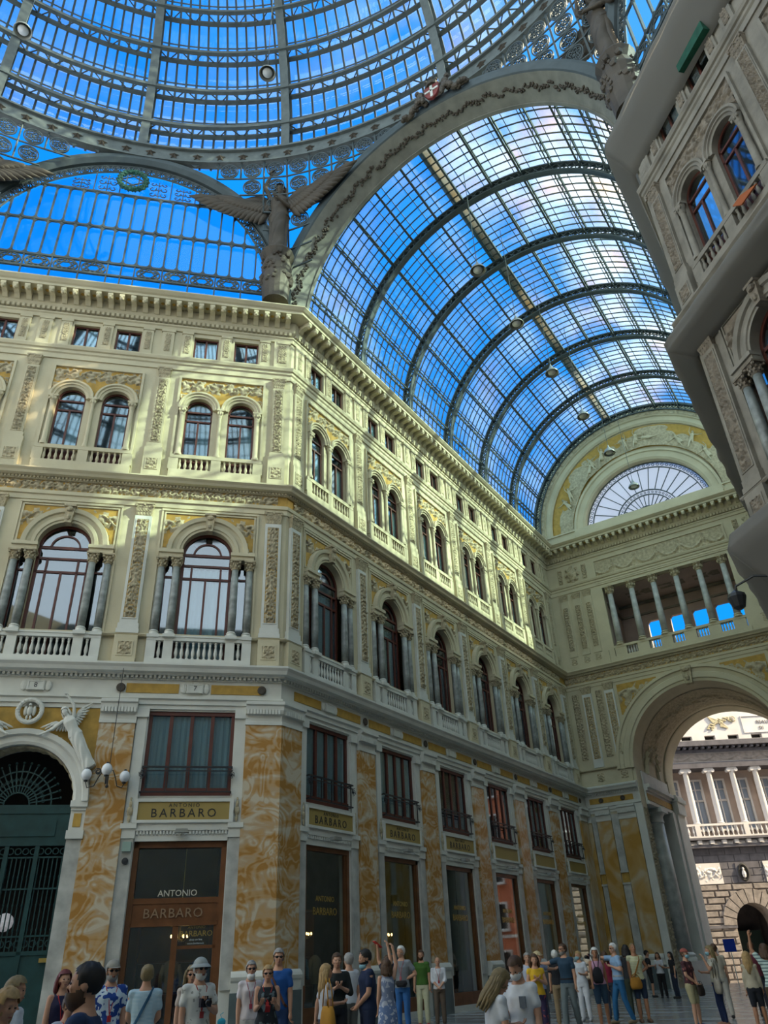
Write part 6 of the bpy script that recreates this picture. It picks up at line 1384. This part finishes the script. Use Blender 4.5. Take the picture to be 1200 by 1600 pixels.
def belt(col=(.3, .25, .18)):
    def f(root, T, AR, HT, L_): q = MB(); loft(q, [(1.0, .172, .132), (1.03, .17, .13)], 20); q.build('belt', cm(col), root)
    return f
# ---- things carried
def carried(kind, r, where, label, cat, col, size=1.0, group=None):
    root, T, AR = r; s = where[0]; p = Vector(where[1:4]) if len(where) > 1 else None
    if p is None: p = AR[s][2]+AR[s][4]*.08
    o = empty(kind, T=T @ Matrix.Translation(p) @ Matrix.Scale(size, 4)); tag(o, label, cat, group); c = cm(col)
    if kind in ('tote_bag', 'shoulder_bag', 'backpack'):
        q = MB(); n = 18; rows = [(0, .13, .05), (-.06, .16, .07), (-.18, .19, .085), (-.27, .18, .075), (-.31, .13, .05)] if kind != 'backpack' else [(.06, .05, .03), (0, .10, .06), (-.12, .13, .08), (-.24, .13, .08), (-.30, .09, .05)]
        loft(q, rows, n); q.build('bag_body', c, o, True); q = MB()
        if kind == 'backpack':
            for sx in (-1, 1): q.tube([(sx*.03, 0, .03), (sx*.07, .01, .2), (sx*.11, -.03, .33)], .012, 5)
        else:
            hgt = where[4] if len(where) > 4 else .42
            for sy in (-1, 1): q.tube([(-.11, sy*.03, -.01), (-.06, sy*.03, hgt*.6), (0, sy*.02, hgt), (.06, sy*.03, hgt*.6), (.11, sy*.03, -.01)], .008, 5)
        q.build('bag_strap', c, o, True)
    elif kind == 'phone': MB().box(-.038, .038, -.075, .075, -.005, .005, Matrix.Rotation(.6, 4, 'X')).build('phone_body', c, o); MB().box(-.033, .033, -.07, .07, .005, .006, Matrix.Rotation(.6, 4, 'X')).build('phone_screen', cm((.03, .035, .05)), o)
    elif kind == 'camera':
        MB().box(-.07, .07, -.03, .03, -.05, .045).box(-.025, .025, -.03, .03, .045, .07).build('camera_body', c, o); MB().lathe([(.035, .02), (.042, .1), (.036, .12)], 14, Matrix.Rotation(-PI/2, 4, 'X')).build('camera_lens', SHADE, o, True)
    elif kind == 'waist_pouch': loft(q := MB(), [(-.06, .10, .035), (0, .14, .05), (.06, .12, .04)], 14); q.build('pouch_body', c, o, True); MB().box(-.06, .06, .04, .055, -.03, .02).build('pouch_pocket', c, o)
    elif kind == 'folded_fan': MB().prism([(-.03, 0), (.03, 0), (.10, -.24), (-.08, -.26)], -.01, .01).build('fan_paper', c, o)
    elif kind == 'face_mask': MB().ball((0, 0, -.08), (.06, .02, .045), 10).build('mask_cloth', c, o, True); MB().tube([(0, 0, -.04), (.02, .0, 0), (-.02, 0, .02)], .004, 4).build('ear_loop', c, o)
    elif kind == 'shop_bag': MB().prism([(-.11, -.32), (.11, -.32), (.11, 0), (-.11, 0)], -.04, .04).build('bag_body', c, o); MB().tube([(-.05, 0, 0), (-.03, 0, .06), (.03, 0, .06), (.05, 0, 0)], .005, 4).build('bag_strap', c, o)
    elif kind == 'red_cup': MB().lathe([(.035, -.06), (.045, .05)], 10).build('cup_body', c, o)
    return o
pl = 'plain'
def W_(r_, v): return V3(*v)
P = person
p1 = P(143, 1500, 5.6, 258, 'bearded man in a navy T-shirt, nearest head at the lower left', hair='buzz', hc='black', top=((.012, .03, .08), pl), beard='long', vox=.009, skin='light', turn=0, build=1.12, extras=[])
P(10, 1541, 7.2, 40, 'woman with wavy blonde hair in a black strap top at the lower left corner', sex='f', hair='wavy', hc='blonde', top=((.01, .01, .012), pl), sleeve='none', vox=.012, nod=18)
P(26, 1525, 9.3, 60, 'person in a white T-shirt half hidden behind the blonde woman, lower left corner', hair='bob', hc='ash', top=((.62, .64, .66), pl), turn=10, nod=5)
r = P(103, 1515, 12.6, 15, 'woman with dark red hair, glasses and sleeveless navy top at the marble pilaster', sex='f', hair='bob', hc='red', top=((.015, .015, .05), pl), sleeve='none', extras=[lanyard()], nod=-5)
carried('face_mask', r, (1,), 'blue face mask held low by the red haired woman', 'mask', (.15, .4, .5))
P(112, 1548, 9.6, 20, 'small person in a pale grey T-shirt in front of the red haired woman', H=1.40, sex='f', hair='short', hc='brown', top=((.42, .45, .52), pl), extras=[lanyard()], ra='front', la='front')
P(178, 1500, 12.4, 12, 'man in a blue floral Hawaiian shirt and pale cap beside the shop door', top=((.55, .66, .74), ('blob', (.015, .06, .28), 14, .5)), hat=('cap', (.32, .30, .25)), glasses=True, beard='grey', hc='grey', extras=[lanyard()], bc=((.02, .03, .08), pl), build=1.12, bottom='shorts')
P(232, 1506, 11.8, 178, 'blond person seen from behind in a pale blue striped T-shirt', hair='short', hc='ash', top=((.22, .40, .50), ('stripe', (.52, .62, .66), 22, .5)), extras=[stripe_strap((.03, .10, .18))], ra='front', la='front', bc=((.02, .04, .10), pl))
P(301, 1508, 13.2, 5, 'woman in beige hidden behind the man with the bucket hat', sex='f', hair='bob', hc='ash', top=((.5, .42, .36), pl), ra='down', glasses=True)
r = P(314, 1496, 11.4, 25, 'bearded man in a white palm print shirt and grey bucket hat', hair='short', hc='white', top=((.60, .60, .55), ('blob', (.30, .30, .27), 16, .64)), hat=('bucket', (.33, .36, .34)), glasses=True, beard='white', extras=[lanyard((.4, .05, .05), .28)], la='chest', bottom='shorts', bc=((.5, .48, .42), pl), build=1.1)
carried('camera', r, (-1,), 'black camera with a large lens held by the man in the bucket hat', 'camera', (.015, .012, .02))
carried('face_mask', r, (-1, -.2, .3, 1.12), 'bright blue face mask dangling from the hand of the man in the bucket hat', 'mask', (.05, .45, .6))
r = P(393, 1500, 14.3, 8, 'grey haired woman in a white T-shirt with a white mask on her chin', sex='f', hair='short', hc='grey', top=((.60, .55, .56), pl), glasses=True, mask=('chin', MASKW), extras=[lanyard((.35, .05, .08), .3)], bc=((.62, .60, .56), pl), ra='down')
carried('folded_fan', r, (1,), 'yellowish folded fan in the hand of the grey haired woman', 'fan', (.42, .34, .12))
r = P(419, 1507, 13.4, 3, 'woman with short blonde hair in a black sleeveless floral top holding a red phone', sex='f', hair='short', hc='blonde', top=((.012, .016, .02), ('blob', (.10, .14, .15), 12, .58)), sleeve='none', glasses=True, ra='phone', la='phone', build=1.08, bc=((.015, .02, .025), ('blob', (.10, .14, .15), 12, .58)), bottom='skirt', extras=[lanyard((.45, .04, .04), .2)])
carried('phone', r, (1, 0, .30, 1.15), 'red phone held by the blonde woman in the black floral top', 'phone', (.45, .02, .02))
P(436, 1481, 14.8, 348, 'tall grey haired man in a royal blue shirt behind the woman with the red phone', hair='short', hc='grey', top=((.015, .09, .32), pl), glasses=True, bc=((.02, .05, .14), pl), extras=[stripe_strap((.12, .05, .03))], turn=15)
r = P(509, 1506, 14.4, 110, 'woman with long blonde hair and white T-shirt turned towards the man in black', sex='f', hair='long', hc='blonde', top=((.50, .52, .56), pl), ra='bent', la='back', glasses=False)
carried('tote_bag', r, (1, .27, -.06, 1.12, .30), 'large mustard yellow tote bag on the shoulder of the blonde woman', 'bag', (.42, .20, .02), 1.35)
r = P(526, 1488, 15.4, 10, 'dark haired man in black shirt facing the woman with the mustard bag', hair='short', hc='brown', top=((.012, .016, .015), pl), ra='chest', la='chest', bc=((.01, .012, .016), pl), sleeve='rolled')
P(545, 1488, 17.2, 215, 'man in a white shirt behind the dark haired man in black', hair='short', hc='grey', top=((.55, .58, .62), pl), bc=((.10, .10, .09), pl))
P(573, 1481, 14.3, 285, 'man with cropped dark hair in a navy polo shirt and blue mask on his chin', hair='buzz', hc='black', top=((.008, .018, .055), pl), mask='chin', beard='black', ra='front', la='front', bc=((.01, .018, .05), pl), nod=12, build=1.08)
P(603, 1498, 17.0, 200, 'woman in a blue patterned dress behind the navy polo man', sex='f', hair='bob', hc='brown', top=((.16, .20, .30), ('blob', (.40, .43, .5), 14, .55)), sleeve='none', bottom='dress', bc=((.12, .18, .32), ('blob', (.45, .48, .55), 14, .55)), ra='up')
r = P(606, 1492, 19.5, 300, 'person in dark clothes raising both arms with a red phone', hair='short', hc='brown', top=((.02, .025, .05), pl), ra='up', la='up', bottom='shorts', bc=((.015, .02, .04), pl))
carried('phone', r, (1,), 'small red phone held up high by the person with raised arms', 'phone', (.5, .03, .02), 1.5)
r = P(626, 1475, 22.8, 345, 'tall white haired man in a grey T-shirt and blue jeans with hands on hips', H=1.98, hair='short', hc='white', top=((.20, .22, .24), pl), bottom='jeans', bc=((.02, .10, .28), pl), ra='face', la='hip', extras=[lanyard((.35, .1, .12), .3)], shoes=(.5, .5, .5), turn=-25)
carried('waist_pouch', r, (-1, -.02, .16, 1.0), 'black waist pouch worn over the blue jeans of the tall white haired man', 'pouch', (.01, .01, .012))
P(657, 1483, 26.3, 350, 'bearded man in a green T-shirt and cream trousers beside a shop window', H=1.92, hair='short', hc='brown', top=((.05, .13, .02), pl), beard=True, bc=((.50, .50, .34), pl), shoes=(.3, .03, .05), ra='down')
P(683, 1496, 26.0, 2, 'bald old man in a white shirt and brown trousers with hands joined', H=1.72, hair='bald', hc='white', top=((.60, .62, .66), pl), sleeve='rolled', bc=((.10, .075, .055), pl), ra='front', la='front', extras=[lanyard((.3, .03, .04), .3)], mask=None)
r = P(762, 1510, 8.9, 115, 'woman with long auburn hair in a white T-shirt bending over the phone', sex='f', hair='long', hc='ash', top=((.60, .62, .64), pl), bottom='skirt', bc=((.02, .03, .35), pl), nod=35, ra='down', la='bent', lean=.15)
r = P(806, 1490, 9.4, 335, 'young man in white T-shirt with dark chest pocket, white mask, looking at his phone', hair='short', hc='brown', top=((.62, .64, .66), pl), mask=('up', MASKW), nod=28, ra='phone', la='down', bc=((.05, .08, .05), pl), extras=[pocket], turn=0, build=.98)
carried('phone', r, (1,), 'black phone in the hand of the young man with the white mask', 'phone', (.01, .01, .012))
P(833, 1490, 19.5, 8, 'woman with dark bobbed hair in a yellow top and patterned trousers', sex='f', hair='bob', hc='brown', top=((.62, .38, .02), pl), sleeve='cap', bc=((.03, .02, .06), ('blob', (.25, .05, .06), 16, .6)), ra='chest', la='chest')
P(822, 1488, 23.5, 12, 'grey haired person in a pale shirt behind the woman in yellow', hair='short', hc='grey', top=((.42, .46, .56), pl))
P(838, 1486, 22.0, 60, 'person with a straw hat in pale blue reaching an arm to the right', hair='short', hc='brown', hat=('cap', (.5, .40, .22)), top=((.30, .34, .48), pl), ra='down', la='out')
P(866, 1489, 24.5, 185, 'white haired man in black shirt and khaki trousers seen from behind', H=1.74, hair='short', hc='white', top=((.012, .013, .016), pl), bc=((.28, .20, .11), pl), shoes=(.25, .17, .08))
P(879, 1480, 22.8, 340, 'bearded man in dark teal polo shirt and grey trousers, one arm stretched out', H=1.86, hair='short', hc='brown', top=((.02, .05, .085), pl), beard='grey', glasses=True, ra='out', la='down', bc=((.14, .17, .17), pl), stride=.16, turn=-35, extras=[belt((.02, .015, .015))])
P(903, 1490, 26.0, 345, 'woman with a blue mask, white T-shirt and white trousers', H=1.7, sex='f', hair='short', hc='blonde', top=((.55, .58, .62), pl), mask='up', bc=((.6, .62, .65), pl), la='bent', shoes=(.5, .5, .5), turn=-30)
r = P(929, 1490, 23.4, 5, 'woman with wavy pale hair in a pink top and dark blue shorts', H=1.74, sex='f', hair='wavy', hc='white', top=((.55, .30, .42), pl), sleeve='none', bottom='shorts', bc=((.02, .05, .09), pl), stride=.12, skin='tan', shoes=(.3, .2, .15), ra='swing', la='back')
carried('backpack', r, (1, .02, .19, 1.25), 'small black backpack worn on the chest of the woman in pink', 'bag', (.012, .012, .016))
P(944, 1494, 26.5, 185, 'woman in a dark red top behind the man in the light blue shirt', H=1.66, sex='f', hair='bob', hc='brown', top=((.25, .02, .05), pl))
r = P(957, 1476, 24.6, 300, 'white haired man in a light blue shirt and blue jeans raising a camera', H=1.84, hair='short', hc='white', top=((.24, .38, .56), pl), glasses=True, bottom='jeans', bc=((.02, .12, .26), pl), ra='point', la='chest', stride=.18, shoes=(.22, .17, .10), extras=[belt((.4, .38, .34))])
carried('camera', r, (1,), 'dark camera held out by the white haired man in light blue', 'camera', (.03, .015, .03))
P(977, 1483, 26.5, 180, 'dark haired person in black behind the man in the light blue shirt', H=1.80, hair='bob', hc='black', top=((.015, .018, .022), pl), bc=((.03, .04, .025), pl), shoes=(.4, .42, .45))
r = P(988, 1480, 24.8, 20, 'short haired person in a pale yellow striped T-shirt with one hand on the hip', H=1.82, hair='buzz', hc='ash', top=((.48, .48, .26), ('stripe', (.60, .60, .42), 9, .5)), sleeve='cap', bottom='shorts', bc=((.015, .03, .06), pl), la='hip', skin='tan', shoes=(.12, .07, .04), extras=[stripe_strap((.28, .12, .02), -1)], nod=-12)
carried('shoulder_bag', r, (1, .12, .14, .98, .1), 'ochre brown shoulder bag of the person in pale yellow', 'bag', (.38, .17, .02), .85)
P(1009, 1487, 39.2, 90, 'man in a black T-shirt and shorts with white socks beside the marble pier', H=1.70, hair='short', hc='black', top=((.015, .015, .018), pl), bottom='shorts', bc=((.012, .012, .014), pl), hat=('cap', (.01, .01, .012)), ra='bent')
P(1027, 1494, 38.0, 350, 'young woman with long dark hair in a white crop top and black trousers', H=1.60, sex='f', hair='long', hc='brown', top=((.50, .52, .55), pl), bc=((.008, .008, .01), pl), ra='phone', la='phone')
P(1047, 1494, 37.5, 300, 'young woman in black with long dark hair at the foot of the white pier', H=1.60, sex='f', hair='long', hc='black', top=((.015, .015, .017), pl), bc=((.015, .025, .05), pl), ra='bent')
r = P(1068, 1487, 22.8, 60, 'man in a dark red patterned T-shirt, cap and khaki shorts beside the exit passage', H=1.62, hair='short', hc='brown', hat=('cap', (.30, .08, .06)), top=((.06, .02, .025), ('blob', (.25, .08, .07), 12, .6)), bottom='shorts', bc=((.36, .32, .18), pl), mask='up', la='front', ra='front', shoes=(.02, .03, .09))
carried('shoulder_bag', r, (-1, -.12, .2, .92, .1), 'small dark shoulder bag of the man in khaki shorts', 'bag', (.03, .02, .015), .8)
r = P(1108, 1483, 23.2, 285, 'woman with wavy blonde hair, blue mask and beige shirt seen from the side', H=1.66, sex='f', hair='wavy', hc='ash', top=((.48, .46, .38), pl), mask='up', bottom='jeans', bc=((.012, .025, .08), pl), la='face', ra='bent', shoes=(.35, .18, .12))
carried('tote_bag', r, (-1, -.24, .05, 1.02, .4), 'grey beige tote bag under the arm of the blonde woman with a blue mask', 'bag', (.28, .25, .20), 1.1)
P(1116, 1486, 25.5, 190, 'man in a pale beige shirt and trousers behind the blonde woman with the mask', H=1.72, hair='short', hc='brown', top=((.42, .38, .30), pl), bc=((.45, .43, .38), pl))
P(1165, 1491, 21.5, 175, 'girl with very long light brown hair in a beige sweater and black shorts', H=1.5, sex='f', hair='long', hc='blonde', top=((.42, .37, .27), pl), sleeve='long', bottom='shorts', bc=((.012, .014, .02), pl), stride=.08, shoes=(.25, .03, .04), skin='tan')
P(1174, 1484, 26.0, 190, 'man in a dark red shirt behind the long haired girl', H=1.72, hair='short', hc='brown', top=((.12, .02, .035), pl), bc=((.02, .02, .03), pl))
P(1193, 1480, 19.5, 200, 'person in a pale green striped T-shirt at the right edge with raised hands', H=1.62, sex='f', hair='bob', hc='brown', top=((.48, .58, .52), ('stripe', (.10, .16, .16), 5, .72)), bottom='shorts', bc=((.06, .04, .02), pl), ra='face', la='up', skin='tan')
# blue street sign on a thin pole
o = empty('street_sign', T=tr(-1.9, 30.5, FZ)); tag(o, 'small blue sign on a thin white pole in front of the exit arch', 'sign'); MB().bar((0, 0, 0), (0, 0, 1.9), .04).build('pole', WHITE, o); MB().box(-.3, .3, -.03, .0, 1.5, 2.1).build('sign_plate', cm((.01, .04, .35)), o)

# ================================================================ STONE AND BRONZE FIGURES
def wing(mb, s, L0, H0, base, up=.25, nf=11):
    B = Vector(base); wr_ = B+V3(s*L0*.42, -.04, L0*.16*up/.4)
    limb(mb, [B, B+V3(s*L0*.2, -.05, L0*.12), wr_, wr_+V3(s*L0*.2, 0, .0)], [L0*.07, L0*.085, L0*.06, L0*.03], 8)
    for i in range(nf):
        t = i/(nf-1); a = 1.15-1.2*t; p0 = B.lerp(wr_, .1+.9*t); ln = L0*(.38+.30*t*t); d = V3(s*math.cos(a), -.06, -math.sin(a)+.10*up)
        for ly, sc in ((0, 1), (.035, .6)): mb.tube([p0+V3(0, ly, 0), p0+d*ln*.4*sc+V3(0, ly, 0), p0+d*ln*.8*sc+V3(0, ly, 0), p0+d*ln*sc], [L0*.05, L0*.062, L0*.05, L0*.008], 6)
def angel(T, label, H, folds=(-38, 12)):
    root = empty('angel_statue', T=T @ Matrix.Scale(H/1.75, 4)); tag(root, label, 'statue')
    P(0, 0, 1, 0, '', raw=Matrix.Identity(4), sex='f', hair='bob', top=((0, 0, 0), pl), sleeve='none', bottom='drape', ra=((.35, .2, .8), (-.35, .15, 1)), la=((.3, .1, -1), (-.8, .6, .15)), stone=BRONZE, parent_T=root, vox=.022, H=1.75, nod=8)
    for s, fo in zip((-1, 1), folds): mb = MB(); wing(mb, s, 1.28, .5, (s*.07, -.12, 1.34), .02, 14); put(mb.mesh('wing', BRONZE, True), 'wing', root, T=rz(math.radians(fo)))
    mb = MB(); loft(mb, [(-1.02, .20, .19), (-.75, .21, .2), (-.62, .23, .21), (-.45, .21, .20), (-.3, .24, .22), (-.12, .20, .19), (.0, .27, .25), (.05, .25, .23)], 16)
    rg = random.Random(4)
    for i in range(60): a = rg.uniform(0, 2*PI); z = rg.uniform(-.7, -.05); mb.ball((.21*math.cos(a), .20*math.sin(a), z), rg.uniform(.03, .07), 5)
    mb.build('carved_pedestal', BRONZE, root); mb = MB()
    mb.build if False else None
    return root
angel(tr(-7.62, -1.05, 29.4) @ rz(math.radians(-145)), 'large bronze winged angel with one arm raised at the corner under the dome ring', 5.0)
angel(tr(8.0, -.72, 29.2) @ rz(math.radians(145)), 'dark bronze winged angel partly hidden behind the top net at the upper right', 5.0)
angel(tr(-17.6, -11.5, 29.3) @ rz(math.radians(-135)), 'bronze angel whose wing shows at the left edge beside the lunette window', 5.0, (0, -30))
# portal sculptures: two reclining winged women and a wreath with an eagle
PR = F_L @ tr(BL[1], .16, 0)
for s, lab in ((1, 'white winged woman reclining on the portal arch, left of the wreath'), (-1, 'white winged woman reclining on the portal arch, right of the wreath')):
    g = empty('reclining_figure', T=PR @ tr(s*1.98, .10, 7.0) @ Matrix.Rotation(-s*math.radians(30), 4, 'Y') @ Matrix.Scale(1.0, 4)); tag(g, lab, 'sculpture', 'winged figures over the portal')
    P(0, 0, 1, 0, '', raw=Matrix.Identity(4), sex='f', hair='bob', top=((0, 0, 0), pl), sleeve='none', bottom='drape', ra='out' if s < 0 else 'up', la='up' if s < 0 else 'out', stone=WHITE, parent_T=g, vox=.02, H=1.75, turn=s*20)
    g.scale = (1.18, .8, 1.18)
    for w_ in (-1, 1): mb = MB(); wing(mb, w_, .55, .3, (w_*.07, -.08, 1.3), .9, 8); mb.build('wing', WHITE, g, True)
g = empty('eagle_wreath', T=PR @ tr(0, 0, 8.68)); tag(g, 'white stone wreath with a small eagle at the top of the portal arch', 'sculpture')
mb = MB().tube([(.34*math.cos(2*PI*i/24), .02, .34*math.sin(2*PI*i/24)) for i in range(24)], .07, 8, True)
for i in range(60): a = 2*PI*i/60; mb.ball((.34*math.cos(a)+.03*math.sin(i*2), .05, .34*math.sin(a)+.03*math.cos(i*2)), .045, 5)
mb.build('wreath_ring', WHITE, g); mb = MB().ball((0, .03, 0), (.09, .07, .15), 10); mb.ball((0, .06, .17), (.05, .06, .05), 8); mb.bar((0, .1, .17), (0, .16, .14), .03)
for s in (-1, 1): mb.ball((s*.12, .02, .0), (.06, .04, .16), 8); mb.ball((s*.05, .04, -.2), (.04, .04, .07), 6)
mb.build('eagle', WHITE, g, True)
# figures of the great lunette relief at the end of the arcade
k_ = 0
for a_, r_, tilt, arms in ((156, 5.35, 30, ('out', 'bent')), (149, 5.5, 10, ('up', 'out')), (126, 5.35, -15, ('out', 'up')), (119, 5.4, 25, ('bent', 'out')), (113, 5.5, -10, ('up', 'hip')), (93, 5.35, 5, ('out', 'up')), (86, 5.45, -12, ('up', 'out')), (73, 5.85, 75, ('up', 'out')), (52, 5.4, 20, ('out', 'bent')), (46, 5.5, -20, ('up', 'out')), (28, 5.4, 15, ('out', 'up'))):
    a = math.radians(a_); x, z = -r_*math.cos(a), 26.85+r_*math.sin(a)
    g = empty('relief_figure', T=F_E @ tr(x, .12, z-.15) @ Matrix.Rotation(math.radians(tilt), 4, 'Y') @ tr(0, 0, -.3) @ Matrix.Scale(.78, 4)); k_ += 1
    tag(g, 'pale stone figure in the end wall lunette relief, %s from the left' % (ORD+['eighth', 'ninth', 'tenth', 'eleventh'])[k_-1], 'sculpture', 'figures of the lunette relief')
    P(0, 0, 1, 0, '', raw=Matrix.Identity(4), sex='f' if k_ % 2 else 'm', hair='bob', top=((0, 0, 0), pl), sleeve='none', bottom='skirt' if k_ % 2 else 'trousers', ra=arms[0], la=arms[1], stone=STONE, parent_T=g, vox=.035, H=1.75, stride=.25)
